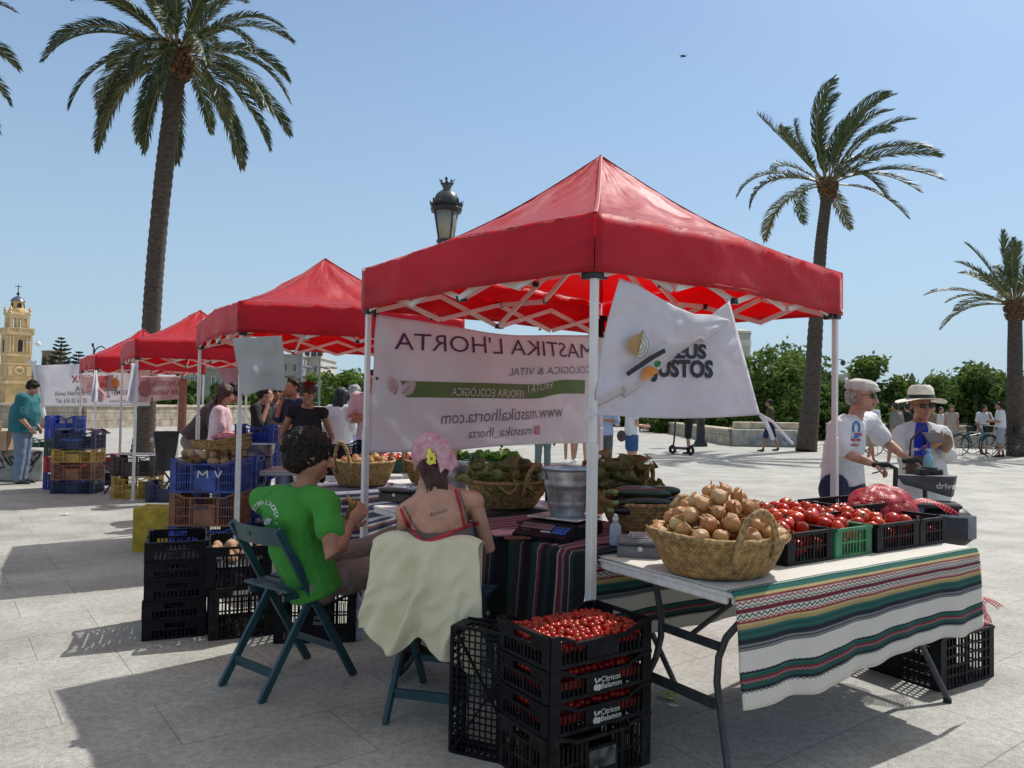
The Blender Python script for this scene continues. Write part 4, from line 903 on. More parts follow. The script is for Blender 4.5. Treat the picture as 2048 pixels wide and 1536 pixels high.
def bannertext(s, u0, u1, vb0, vb1, hpx, m, name, surf=bsurf, plane=bplane, nn=BNn, parent=bn, mirror=True, lift=.009, bold=0.0, skip_fit=False):
    """text from pixel u0..u1, vertical centre vb0..vb1, cap height hpx"""
    x0, z0 = plane(u0, vb0); x1, z1 = plane(u1, vb1); _, za = plane(u0, vb0-hpx/2); _, zb_ = plane(u0, vb0+hpx/2); h = abs(za-zb_)
    vs, fs = text_geo(s, 1.0, bold); xs = [v.x for v in vs]; ys = [v.y for v in vs]; mnx, mxx = min(xs), max(xs); mny, mxy = min(ys), max(ys)
    t = MB(); out = []
    for v in vs:
        f = (v.x-mnx)/(mxx-mnx); f = 1-f if mirror else f
        x = x0+(x1-x0)*f; z = z0+(z1-z0)*f+((v.y-mny)/(mxy-mny)-.5)*h; out.append(surf(x, z)+nn*lift)
    t.add(out, fs); return t.build(name, m, parent)
bannertext("MASTIKA L'HORTA", 787, 1186, 681, 703, 36, INKP, 'lettering')
bannertext("ECOLÒGICA & VITAL", 1012, 1188, 742, 737, 19, INKG, 'lettering')
rb = MB()
xa, za = bplane(800, 778); xb, zb_ = bplane(1166, 776); hh = .054
N = 40
up = []; dn = []
for i in range(N+1):
    f = i/N; x = xa+(xb-xa)*f; step = .05*(1/(1+math.exp(-(x-(xa+(xb-xa)*.78))*22))); z = za+(zb_-za)*f-.03*f/.8+step*.9
    up.append((x, z+hh)); dn.append((x, z-hh))
up[0] = (xa-.005, up[0][1]); dn[0] = (xa+.09, dn[0][1])
def ribf(u, v):
    f = u*N; i = min(N-1, int(f)); g_ = f-i; a0 = (up[i][0]*(1-g_)+up[i+1][0]*g_, up[i][1]*(1-g_)+up[i+1][1]*g_); a1 = (dn[i][0]*(1-g_)+dn[i+1][0]*g_, dn[i][1]*(1-g_)+dn[i+1][1]*g_)
    return bsurf(a0[0]*(1-v)+a1[0]*v, a0[1]*(1-v)+a1[1]*v)+BNn*.005
rb.grid(ribf, 80, 6)
rb.build('green_ribbon', INKV, bn)
bannertext("VERDURA ECOLÒGICA", 900, 1046, 781, 786, 20, INKW, 'lettering', lift=.011)
bannertext("FRUTA I", 1054, 1100, 779, 769, 16, INKW, 'lettering', lift=.011)
bannertext("www.mastikalhorta.com", 882, 1123, 836, 822, 26, INKG, 'lettering')
bannertext("mastika_lhorta", 936, 1056, 869, 861, 22, INKG, 'lettering')
lf = MB()
def leafshape(cx, cz, L, ang, w=.34):
    pts = [(L*s, w*L*math.sin(math.pi*s)**.8*sg) for sg, ss in ((1, [i/8 for i in range(9)]), (-1, [1-i/8 for i in range(1, 8)])) for s in ss]
    c, s_ = math.cos(ang), math.sin(ang); return [(cx+x*c-y*s_, cz+x*s_+y*c) for x, y in pts]
for (u, v, L, a) in ((790, 790, .13, 1.9), (803, 790, .13, .75)):
    x, z = bplane(u, v); q = leafshape(x, z, L, a); lf.add([bsurf(a_, b_)+BNn*.007 for a_, b_ in q], [list(range(len(q)))])
for (u0, v0, u1, v1) in ((792, 775, 787, 790), (818, 772, 803, 788)):
    p0 = bplane(u0, v0); p1 = bplane(u1, v1); lf.cm = 1; lf.tube([bsurf(*p0)+BNn*.009, bsurf(*p1)+BNn*.009], .002, 5)
lf.build('leaf_logo', [mat('pale_pink_ink', (.66, .55, .56), .6, trans=.3), INKV], bn)
x, z = bplane(965, 679); q = leafshape(x, z-.01, .035, 1.4, .4); lf = MB(); lf.add([bsurf(a_, b_)+BNn*.007 for a_, b_ in q], [list(range(len(q)))]); lf.build('green_drop', mat('olive_ink', (.25, .25, .1), .6), bn)
# round-cornered camera icon
ic = MB(); x, z = bplane(1067.5, 860); r_ = .028
def rsq(r, k=.35):
    P = []
    for i in range(32):
        a = i*math.tau/32; c, s_ = math.cos(a), math.sin(a); P.append((r*math.copysign(abs(c)**k, c), r*math.copysign(abs(s_)**k, s_)))
    return P
def iconface(pts, lift, cmi): ic.cm = cmi; ic.add([bsurf(x+a, z+b)+BNn*lift for a, b in pts], [list(range(len(pts)))])
iconface(rsq(.032), .007, 0); iconface(rsq(.022), .008, 1); iconface(rsq(.018), .009, 2); iconface([(.011*math.cos(a), .011*math.sin(a)) for a in [i*.4 for i in range(15)]], .010, 1); iconface([(.007*math.cos(a), .007*math.sin(a)) for a in [i*.4 for i in range(15)]], .011, 2)
ic.build('camera_icon', [mat('magenta_ink', (.45, .05, .18), .6, .5, 25, col2=(.55, .16, .05)), INKW, mat('rose_ink', (.55, .08, .2), .6, .3, 30, col2=(.6, .2, .08))], bn)
gm = MB()
for (u, v) in ((738, 908), (752, 757), (861, 639), (1078, 659), (1003, 893), (1105, 889), (748, 632)):
    x, z = bplane(u, v); c = bsurf(x, z-.0)+BNn*.004; a, s_, t_ = basis(BNn)
    gm.tube([c-BNn*.004, c+BNn*.006], .009, 10)
gm.build('eyelets', BLACKM, bn)
# ---------------------------------------------------------------- hanging flag with the carrot bar logo
def fp(u, v, d): return at(u, v, d)
fl = empty('hanging_flag', at(1183, 828, 3.37), 'white cotton flag with black letters and orange fruit, folded and tied under the nearest tent', 'flag')
# sheet B (right, lower): a plain quad from the diagonal crease to the right hem
FD = lambda u, v: 3.40+(u-1185)/340*.62+.05*math.sin((u-1185)/55)*((v-560)/280)*.35+.035*nz((u/60, v/60, 1))+.012*nz((u/18+v/30, v/26-u/60, 4))
def quadsheet(P, n, m, off=0, back=0):
    (a, b, c, d) = P
    def fn(u, v):
        x = (a[0]*(1-u)+b[0]*u)*(1-v)+(d[0]*(1-u)+c[0]*u)*v; y = (a[1]*(1-u)+b[1]*u)*(1-v)+(d[1]*(1-u)+c[1]*u)*v
        y += (8*math.sin(math.pi*u)*v if back else 0)
        return at(x, y, FD(x, y)+off+back*.0)
    s = MB(); s.grid(fn, n, m); return s
s = quadsheet([(1196, 800), (1459, 602), (1520, 830), (1184, 828)], 50, 40, .0, 1); o = s.build('lower_sheet', FLAGM, fl, smooth=True); thicken(o, .001)
def upf(u, v):
    # folded-over upper part: from the top left corner down to the crease
    tl = (1239, 556); bl = (1188, 824); top = [(1239, 556), (1275, 570), (1318, 595), (1352, 614), (1388, 628), (1430, 630), (1459, 640)]
    f = u*6; k = min(5, int(f)); g_ = f-k; tx = top[k][0]*(1-g_)+top[k+1][0]*g_; ty = top[k][1]*(1-g_)+top[k+1][1]*g_
    cx = 1190+(1460-1190)*u; cy = 815-(815-646)*u**1.15+(10*math.sin(u*math.pi*2.2) if .2 < u < .8 else 0)
    x = tx*(1-v)+cx*v; y = ty*(1-v)+cy*v; x += -9*math.sin(math.pi*v)*(1-u)
    b = .045+.03*math.sin(math.pi*v)*math.sin(math.pi*u)+.02*nz((u*3, v*3, 5))
    if v > .9: b *= (1-v)/.1*.8+.2
    return at(x, y, FD(x, y)-b)
s = MB(); s.grid(upf, 60, 44); o = s.build('folded_sheet', FLAGM, fl, smooth=True); thicken(o, .001)
def pixpoly(pts, lift, m, name, par=fl, closed=True):
    q = MB(); q.add([at(u, v, FD(u, v)-lift) for u, v in pts], [list(range(len(pts)))]); return q.build(name, m, par)
def zpx(zx, zy): return (1180+zx/4.956, 540+zy/4.956)
def catmull(P, n=6):
    out = []; k = len(P)
    for i in range(k):
        p0, p1, p2, p3 = [V((*P[(i+j-1) % k], 0)) for j in range(4)]
        for j in range(n):
            t = j/n; q = .5*((2*p1)+(p2-p0)*t+(2*p0-5*p1+4*p2-p3)*t*t+(p3+3*p1-3*p2-p0)*t**3); out.append((q.x, q.y))
    return out
LF = .115
pixpoly([zpx(*p) for p in catmull([(522, 592), (500, 622), (430, 660), (385, 700), (378, 745), (400, 800), (462, 855), (490, 770), (515, 690), (535, 640)])], LF, mat('ochre_ink', (.36, .21, .07), .6, .05), 'pear_logo')
gI = mat('grey_green_ink', (.30, .30, .25), .6, .04)
for rr, mm in ((1, gI), (.86, INKW), (.72, gI), (.57, INKW), (.42, gI), (.27, INKW)):
    P = [(535, 600), (552, 650), (580, 690), (588, 750), (565, 820), (500, 880), (462, 862)]; c = (497, 760)
    P = [(c[0]+(x-c[0])*rr, c[1]+(y-c[1])*rr) for x, y in P]; P.append((c[0]-30*rr, c[1]+85*rr)); P.append((c[0]+30*rr, c[1]-150*rr) if rr == 1 else (c[0]+18*rr, c[1]-85*rr))
    pixpoly([zpx(*p) for p in P], LF+.002+(1-rr)*.006, mm, 'pear_ring')
pixpoly([zpx(*p) for p in [(352, 1018), (585, 855), (738, 775), (752, 818), (640, 880), (378, 1055)]], LF, INKK, 'black_bar')
pixpoly([zpx(*p) for p in catmull([(640, 915), (675, 897), (705, 915), (690, 950), (655, 965), (638, 948)], 4)], LF, mat('leaf_green_ink', (.03, .17, .04), .6), 'green_leaf')
pixpoly([zpx(*p) for p in [(513, 1112), (520, 1030), (545, 975), (590, 953), (635, 962), (670, 990), (678, 1015), (600, 1060)]], .085, mat('orange_ink', (.75, .25, .03), .6), 'orange_fruit')
def flagtext(sx, zx0, zx1, zy0, zy1, shear=.0, clip=True):
    vs, fs = text_geo(sx, 1.0, .045); xs = [v.x for v in vs]; ys = [v.y for v in vs]; a, b, c, d = min(xs), max(xs), min(ys), max(ys); q = MB(); o = []
    for v in vs:
        f = (v.x-a)/(b-a); g = (v.y-c)/(d-c); zx = zx0+(zx1-zx0)*f; zy = zy1+(zy0-zy1)*g+14*f; u, w = zpx(zx, zy); o.append(at(u, w, FD(u, w)-.012))
    q.add(o, fs); return q.build('lettering', INKK, fl)
flagtext("PREUS", 660, 1155, 720, 872); flagtext("JUSTOS", 610, 1222, 880, 1110)
tie = MB(); tie.tube([at(1520, 829, 4.0), at(1530, 842, 4.02), at(1540, 862, 4.0), at(1546, 880, 4.0)], (.013, .002), 6); tie.tube([at(1520, 829, 4.0), at(1545, 843, 4.02), at(1562, 862, 4.05), at(1586, 888, 4.05)], (.008, .002), 6)
tie.tube([at(1190, 828, 3.38), at(1184, 829, 3.34), at(1173, 829, 3.36), at(1172, 838, 3.36)], (.012, .006), 6); tie.tube([at(1459, 602, 3.97), at(1452, 600, 3.99)], .01, 6)
tie.build('ties', FLAGM, fl)
# grey-white cloth hanging on the second tent
def pole_cloth(pts, d, m, label, name='hanging_cloth', fold=.04, seed=0, dd=0.2):
    (a, b, c, e) = pts; mb = MB()
    def fn(u, v):
        x = (a[0]*(1-u)+b[0]*u)*(1-v)+(e[0]*(1-u)+c[0]*u)*v; y = (a[1]*(1-u)+b[1]*u)*(1-v)+(e[1]*(1-u)+c[1]*u)*v
        x += 5*math.sin(v*3+seed)*(u-.3); y += 3*math.sin(u*7+seed)*v
        return at(x, y, d+dd*u+fold*math.sin(u*8+v*2+seed)*(.3+.7*v)+.02*nz((u*4, v*4, seed)))
    mb.grid(fn, 30, 30); o = mb.build(name, m, None, smooth=True); thicken(o, .002); return tag(o, label, 'cloth')
pole_cloth([(466, 676), (560, 671), (573, 777), (485, 788)], 6.45, GREYFLAG, 'pale grey cloth hanging from the second tent above the curly haired man', seed=1)
pole_cloth([(262, 727), (277, 727), (278, 800), (251, 806)], 10.55, FLAGM, 'narrow white flag twisted on the pole of the third tent', seed=3, fold=.06)
pole_cloth([(187, 742), (197, 740), (196, 800), (184, 806)], 14.6, FLAGM, 'narrow white flag twisted on the pole of the farthest tent', seed=5, fold=.06)
pole_cloth([(197, 774), (212, 785), (219, 796), (197, 804)], 14.75, mat('pinkish_cloth', (.6, .35, .37), .7, trans=.3), 'pinkish pennant blowing out beside the farthest tent pole', seed=6, fold=.03)
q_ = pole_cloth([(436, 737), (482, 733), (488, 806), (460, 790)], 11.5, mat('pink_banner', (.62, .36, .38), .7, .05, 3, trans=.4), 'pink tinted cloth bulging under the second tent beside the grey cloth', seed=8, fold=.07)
# banners of the far stalls
def far_banner(P, d0, d1, m, label, texts, name='stall_banner', sag=0):
    (a, b, c, e) = P; t = empty(name, at(*a, d0), label, 'banner')
    def srf(u, v, lift=0):
        x = (a[0]*(1-u)+b[0]*u)*(1-v)+(e[0]*(1-u)+c[0]*u)*v; y = (a[1]*(1-u)+b[1]*u)*(1-v)+(e[1]*(1-u)+c[1]*u)*v
        return at(x, y, d0+(d1-d0)*u+.05*math.sin(u*9+v*3)-lift)
    mb = MB(); mb.grid(lambda u, v: srf(u, v), 40, 16); o = mb.build('cloth', m, t, smooth=True); thicken(o, .002)
    for (s, u0, u1, v0, v1, mirror, mm, bold) in texts:
        vs, fs = text_geo(s, 1.0, bold); xs = [v.x for v in vs]; ys = [v.y for v in vs]; x0, x1, y0, y1 = min(xs), max(xs), min(ys), max(ys); q = MB()
        q.add([srf(u0+(u1-u0)*(1-(v.x-x0)/(x1-x0) if mirror else (v.x-x0)/(x1-x0)), v1+(v0-v1)*(v.y-y0)/(y1-y0), .03) for v in vs], fs); q.build('lettering', mm, t)
    return t, srf
INKR = mat('red_ink', (.55, .05, .05), .6); BROWNI = mat('brown_pink_ink', (.30, .12, .12), .6)
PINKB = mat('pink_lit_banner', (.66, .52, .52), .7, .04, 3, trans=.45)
t, srf = far_banner([(70, 731), (300, 722), (300, 812), (84, 814)], 17.6, 17.0, BANNER, 'white banner on a leaning white pole, left of the farthest tent', [
    ("ximix", .30, .58, .20, .44, False, INKR, .0), ("Agricultura", .32, .70, .52, .70, False, INKG, 0), ("Ximo Herrero Ball · KM 0 TEMPLE", .13, .80, .63, .74, False, INKG, .012), ("Tel. 636 82 65 20", .135, .42, .80, .91, False, INKG, .012), ("www.hortaximo", .62, .86, .83, .92, False, INKG, 0)])
p = MB(); p.tube([at(61, 722, 17.7), at(67, 731, 17.65), at(89, 835, 17.6)], .045, 8); p.tube([at(67, 731, 17.65), at(72, 722, 17.7)], .03, 6); tag(p.build('banner_pole', POLE), 'leaning forked white pole carrying the left white banner', 'pole')
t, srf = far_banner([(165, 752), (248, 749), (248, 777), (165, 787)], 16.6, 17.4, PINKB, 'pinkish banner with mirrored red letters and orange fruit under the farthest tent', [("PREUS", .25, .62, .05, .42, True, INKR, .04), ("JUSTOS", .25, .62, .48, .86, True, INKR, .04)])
q = MB(); c = srf(.80, .55, .04); q.ell(c, (.12, .01, .11)); q.bar(c+V((0, 0, .08)), c+V((.06, 0, .2)), .03, .008); q.build('orange_fruit', mat('orange_ink', (.75, .25, .03), .6), t)
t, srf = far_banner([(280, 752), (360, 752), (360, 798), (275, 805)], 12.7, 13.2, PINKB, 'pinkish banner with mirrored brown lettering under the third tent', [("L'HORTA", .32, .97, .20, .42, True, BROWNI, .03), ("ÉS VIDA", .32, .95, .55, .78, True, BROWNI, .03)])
q = MB(); c = srf(.14, .5, .04); q.ell(c, (.11, .01, .14)); q.bar(c+V((0, 0, .1)), c+V((.09, 0, .17)), .03, .008); q.ell(c+V((.13, 0, -.17)), (.02, .008, .035)); q.build('fruit_logo', BROWNI, t)
# ---------------------------------------------------------------- plastic crates
_CR = {}
def crate_mesh(L, Wd, H, style):
    key = (L, Wd, H, style)
    if key in _CR: return _CR[key]
    m = MB(); th = .008
    def side(o, d, n, ln, dip, solid):
        # o: bottom corner, d: direction along the wall, n: outward normal, ln: length
        z = V((0, 0, 1)); Mx = Matrix((d, n, z)).transposed()
        def bx(a, b, z0, z1, t=th, off=0): m.box(o+d*(a+b)/2+n*off+z*(z0+z1)/2, (b-a, t, z1-z0), Mx)
        cw = .045
        bx(0, cw, 0, H, th*1.4); bx(ln-cw, ln, 0, H, th*1.4)
        dp = dip*H; lo, hi = cw, ln-cw
        if dip:
            a, b = cw+.02, ln-cw-.02
            for (p, q) in (((cw, H-.006), (a+.05, H-dp)), ((ln-cw, H-.006), (b-.05, H-dp))): m.bar(o+d*p[0]+z*p[1], o+d*q[0]+z*q[1], .014, th*1.6, side=z)
            bx(a+.045, b-.045, H-dp-.012, H-dp, th*2.0)
            # fill between corner post and dip
            for k in range(3):
                xx = cw+.012+k*.016
                zt_ = H-dp*(k+1)/4.2
                bx(xx-.003, xx+.003, H-dp, zt_-.004); bx(ln-xx-.003, ln-xx+.003, H-dp, zt_-.004)
            top = H-dp-.012
        else:
            bx(0.002, ln-.002, H-.014, H, th*2.2, .003); top = H-.014
            if ln < .45 and style != 'open': # hand hole
                top2 = top-.032; bx(cw, ln/2-.055, top2, top, th); bx(ln/2+.055, ln-cw, top2, top, th); bx(cw, ln-cw, top2-.012, top2, th*1.6); top = top2-.012
        bx(cw, ln-cw, 0, .014, th*1.6)
        nrow = max(1, int(round((top-.014)/(.075 if style == 'deep' else .05))))
        for r_ in range(1, nrow): zz = .014+(top-.014)*r_/nrow; bx(cw, ln-cw, zz-.004, zz+.004, th*1.2)
        pitch = .021 if style != 'grid' else .03; k = int((ln-2*cw)/pitch); pc = (ln-2*cw)/k; lw = pc*(.27 if style not in ('grid', 'solid') else (.25 if style == 'grid' else .93))
        pan = (ln*.36, ln*.64) if solid else (9, 9)
        for i in range(k+1):
            x = cw+i*pc
            if pan[0] < x < pan[1]: continue
            big = (i % 6 == 0)
            bx(max(cw, x-lw/2*(1.8 if big else 1)), min(ln-cw, x+lw/2*(1.8 if big else 1)), .014, top, th*(1.2 if big else .8), .0006)
        if solid: bx(pan[0]-.01, pan[1]+.01, .016, top-.002 if style != 'deep' else top*.8, th, .0012)
        if style == 'deep':
            for a in (.30, .70): bx(ln*a-.006, ln*a+.006, .0, top, th*2.0)
    x, y = L/2, Wd/2
    dipL = .28 if style in ('shallow',) else (.13 if style == 'deep' else 0)
    side(V((-x, -y, 0)), V((1, 0, 0)), V((0, -1, 0)), L, dipL, True); side(V((x, y, 0)), V((-1, 0, 0)), V((0, 1, 0)), L, dipL, True)
    side(V((x, -y, 0)), V((0, 1, 0)), V((1, 0, 0)), Wd, 0, False); side(V((-x, y, 0)), V((0, -1, 0)), V((-1, 0, 0)), Wd, 0, False)
    if style == 'solid': m.box((0, 0, .004), (L-.01, Wd-.01, .006))
    nb = int(L/.026); 
    for i in range(1, nb): m.box((-x+L*i/nb, 0, .006), (.005, Wd-.01, .006))
    nb = int(Wd/.026)
    for i in range(1, nb): m.box((0, -y+Wd*i/nb, .0075), (L-.01, .005, .006))
    for sx in (-1, 1): m.bar((sx*(x-.02), -y+.02, .0045), (-sx*(x-.02), y-.02, .0045), .014, .007, side=V((0, 0, 1)))
    m.lathe([(.03, .002), (.03, .013)], 12, (0, 0, 0), cap=True)
    for sx in (-1, 1):
        for sy in (-1, 1): m.box((sx*(x-.012), sy*(y-.012), H/2), (.024, .024, H), None, .004)
    _CR[key] = m; return m
_CRM = {}
def crate(loc, rz, dims, style, mt, label, group, name='plastic_crate', rx=None):
    key = (dims, style, mt.name)
    if key in _CRM:
        o = bpy.data.objects.new(name, _CRM[key]); COL.objects.link(o)
    else:
        o = crate_mesh(*dims, style).build(name, mt, None, local=True); _CRM[key] = o.data
    o.location = loc; o.rotation_euler = rx if rx else (0, 0, rz)
    return tag(o, label, 'crate', group)
def on_crate_text(o, s, size, face='front', mt=None, bold=.03, dx=0, dz=0, dims=(0, 0, 0), name='lettering', font=None):
    L, Wd, H = dims; q = MB()
    yy = -Wd/2-.0085
    text_on(q, s, size, lambda x, y: V((x+dx, yy, H*.45+dz+y)), bold=bold)
    return q.build(name, mt or INKW, o, local=True)
# ---------------------------------------------------------------- produce
def randmat(name, cols, rough=.35, bump=0, bscale=60, stretch=None, spec=.5, var=.1, vs=20, trans=0):
    m = mat(name, cols[0], rough, var, vs, bump, bscale, stretch=stretch, spec=spec, trans=trans); n = m.node_tree.nodes; l = m.node_tree.links; p = n['Principled BSDF']
    oi = n.new('ShaderNodeObjectInfo'); r = n.new('ShaderNodeValToRGB'); e = r.color_ramp.elements
    while len(e) > 1: e.remove(e[-1])
    for i, c in enumerate(cols):
        k = e[0] if i == 0 else e.new(i/(len(cols)-1)); k.color = (*c, 1)
    l.new(oi.outputs['Random'], r.inputs[0]); mx = n.new('ShaderNodeMix'); mx.data_type = 'RGBA'; mx.blend_type = 'MULTIPLY'; mx.inputs['Factor'].default_value = 1
    rr = n[m['ramp']]; rr.color_ramp.elements[0].color = (1-var*2.6, 1-var*2.8, 1-var*3, 1); rr.color_ramp.elements[1].color = (1.15, 1.15, 1.15, 1)
    l.new(r.outputs[0], mx.inputs['A']); l.new(rr.outputs[0], mx.inputs['B']); l.new(mx.outputs['Result'], p.inputs['Base Color'])
    return m
TOM = randmat('tomato_skin', [(.52, .022, .006), (.44, .014, .006), (.60, .07, .010), (.40, .016, .006)], .28, spec=.4, vs=6)
CHER = randmat('cherry_tomato_skin', [(.42, .012, .005), (.32, .008, .005), (.50, .025, .006)], .25, spec=.4, vs=8)
ONI = randmat('onion_skin', [(.66, .31, .095), (.78, .45, .17), (.55, .21, .055), (.84, .60, .31), (.70, .35, .11)], .33, bump=.3, bscale=14, stretch=(3, 3, .25), vs=14, var=.3)
ONF = mat('onion_paper', (.55, .33, .16), .5, .3, 20, .3, 40, trans=.35)
POT = randmat('potato_skin', [(.40, .25, .13), (.34, .20, .10), (.46, .31, .18)], .75, bump=.3, bscale=50)
ZUC = randmat('zucchini_skin', [(.012, .03, .010), (.018, .045, .014), (.009, .02, .008)], .3, stretch=(1, 1, 1), vs=60, var=.3)
EGG = randmat('aubergine_skin', [(.012, .005, .012), (.02, .008, .02)], .18)
CALYX = mat('green_calyx', (.05, .12, .02), .7)
LEAFC = mat('cabbage_leaf', (.26, .28, .07), .5, .25, 12, .4, 30, trans=.35, col2=(.44, .44, .17)); LEAFD = mat('chard_leaf', (.17, .17, .045), .5, .3, 12, .4, 30, trans=.3, col2=(.34, .29, .11))
RIBM = mat('pale_leaf_rib', (.4, .45, .25), .6)
def proto(mb, name, m, kids=(), smooth=True, label=None, cat=None):
    o = mb.build(name, m, None, smooth=smooth, local=True); 
    for (kmb, kn, km) in kids: kmb.build(kn, km, o, smooth=True, local=True)
    o['label'] = label or name; o['category'] = cat or name.replace('_', ' ')
    return o
PROT = []
def lump(rx, ry, rz, seed, amp=.05, ribs=0, n=20, m=14):
    mb = MB()
    def fn(q):
        a = math.atan2(q.y, q.x); k = 1+amp*nz(q, 1.6, seed)
        if ribs: k *= 1+.05*math.cos(a*ribs+seed)*(1-abs(q.z))**.3*abs(math.sin(math.acos(max(-1, min(1, q.z)))))
        if ribs and q.z > .8: k *= 1-.12*(q.z-.8)/.2
        return k
    mb.ell((0, 0, 0), (rx, ry, rz), n=n, m=m, fn=fn); return mb
def star(r, z, n=5):
    k = MB()
    for i in range(n):
        a = i*math.tau/n; d = V((math.cos(a), math.sin(a), 0)); w = V((-d.y, d.x, 0)); k.add([V((0, 0, z))-w*r*.18, V((0, 0, z))+w*r*.18, d*r+V((0, 0, z+r*.12))], [[0, 1, 2]])
    k.tube([(0, 0, z-.002), (r*.1, 0, z+r*.6)], r*.12, 5); return k
def mk_tomato(i, r, ribs):
    return proto(lump(r, r*.96, r*.80, i, .05, ribs), 'tomato', TOM, [(star(r*.55, r*.74), 'calyx', CALYX)])
TOMS = [mk_tomato(i, 1.0, rb) for i, rb in enumerate((0, 5, 7))]
PLUM = proto(lump(.8, .78, 1.35, 5, .05), 'tomato', TOM, [(star(.4, 1.3), 'calyx', CALYX)])
CHERP = proto(lump(1, 1, .97, 6, .02, 0, 12, 8), 'cherry_tomato', CHER, [(star(.7, .93), 'calyx', CALYX)])
def mk_onion(i):
    r = random.Random(i); mb = MB(); P = [(.02, -.80), (.25, -.80), (.62, -.68), (.9, -.38), (1.0, -.02), (.93, .32), (.70, .6), (.42, .80), (.20, .93), (.11, 1.05), (.08, 1.2+.2*r.random()), (.11, 1.4)]
    Q = []
    for a, b in zip(P, P[1:]): Q += [a, ((a[0]+b[0])/2, (a[1]+b[1])/2)]
    Q.append(P[-1]); mb.lathe(Q, 22)
    bend = r.uniform(-.3, .3)
    mb.v = [tuple(V(v)*(1+.05*nz(v, 1.5, i))+V((bend*max(0, v[2]-.8)**2*1.2, .3*bend*max(0, v[2]-.8), 0))) for v in mb.v]
    rt = MB()
    for k in range(7): a = k*.9; rt.tube([(0, 0, -.78), (.1*math.cos(a), .1*math.sin(a), -.9), (.22*math.cos(a), .2*math.sin(a), -.98)], [.02, .015, .005], 4)
    fl_ = MB()
    for k in range(3):
        a0 = r.uniform(0, 6); z0 = r.uniform(.0, .5); wd = r.uniform(.5, .9)
        def ff(u, v, a0=a0, z0=z0, wd=wd, k=k):
            a = a0+wd*(u-.5)*(1-.6*v); z = z0+v*.8; rr = max(.12, math.sqrt(max(0.02, 1-(z*.95)**2)))*1.03+.18*v*v+.25*abs(u-.5)*v; return V((rr*math.cos(a), rr*math.sin(a), z+.05*math.sin(u*9+k)))
        fl_.grid(ff, 6, 5)
    return proto(mb, 'onion', ONI, [(fl_, 'loose_skin', ONF), (rt, 'roots', mat('onion_roots', (.4, .3, .2), .9))])
ONIS = [mk_onion(i) for i in range(4)]
POTS = [proto(lump(1, .78, .7, 20+i, .22), 'potato', POT) for i in range(3)]
def mk_zuc(i, m, cap=True):
    mb = MB(); bend = (.06, -.05, .1)[i % 3]
    mb.tube([(x, bend*(x/.5)**2*.6, 0) for x in [j*.1-.55 for j in range(12)]], [.05, .075, .085, .088, .088, .086, .083, .08, .075, .068, .058, .045], 14, side=V((0, 0, 1)), rnd=True)
    k = MB(); k.tube([(.55, bend*1.2*.6, 0), (.62, bend*.9, 0), (.68, bend, 0)], [.042, .034, .04], 7); return proto(mb, 'zucchini' if m is ZUC else 'aubergine', m, [(k, 'stalk', mat('pale_stalk', (.25, .30, .10), .7))])
ZUCS = [mk_zuc(i, ZUC) for i in range(3)]; EGGP = mk_zuc(1, EGG)
PROT = TOMS+[PLUM, CHERP]+ONIS+POTS+ZUCS+[EGGP]
KIDS = {p.name: [x for x in bpy.data.objects if x.parent == p] for p in PROT}
def put(p, loc, s, rot, label, cat, group, kids=True, sz=None):
    c = p.copy(); COL.objects.link(c); c.location = loc; c.rotation_euler = rot; c.scale = (s, s, s) if sz is None else sz
    tag(c, label, cat, group)
    if kids:
        for k in KIDS[p.name]: q = k.copy(); COL.objects.link(q); q.parent = c
    return c
def rot_any(r, tilt=math.pi): return (r.uniform(-tilt, tilt), r.uniform(-tilt, tilt), r.uniform(0, 6.28))
def fill_crate(o, dims, z0, rad, cnt_layers, protos, label, cat, group, seed, heap=.0, jit=.3, sc=None, kids=True, keep=1.0, tilt=1.2, sub=None):
    """jittered hexagonal layers inside a crate object o"""
    L, Wd, H = dims; r = random.Random(seed); M = Matrix.Rotation(o.rotation_euler[2], 3, 'Z')
    sp = rad*2*.98; lx, ly = L-.03-rad*1.4, Wd-.03-rad*1.4; n = 0
    for k in range(cnt_layers):
        z = z0+k*rad*1.45; off = (k % 2)*rad
        ny = max(1, int(ly/(sp*.88))+1)
        for j in range(ny):
            nx = max(1, int(lx/sp)+(0 if (j % 2) else 1))
            for i in range(nx):
                if r.random() > keep: continue
                x = (-(nx-1)/2+i)*sp*min(1.1, lx/((nx-1)*sp) if nx > 1 else 1)+r.uniform(-jit, jit)*rad; y = (-(ny-1)/2+j)*(ly/max(1, ny-1))+r.uniform(-jit, jit)*rad
                if k and (abs(x) > lx/2 or abs(y) > ly/2): continue
                hz = heap*(1-(2*x/L)**2)*(1-(2*y/Wd)**2)
                p = protos[r.randrange(len(protos))]; s = rad*r.uniform(.85, 1.12)
                put(p, V(o.location)+M @ V((x, y, z+hz+r.uniform(-.2, .25)*rad)), s, rot_any(r, tilt), label, cat, group, kids); n += 1
    return n
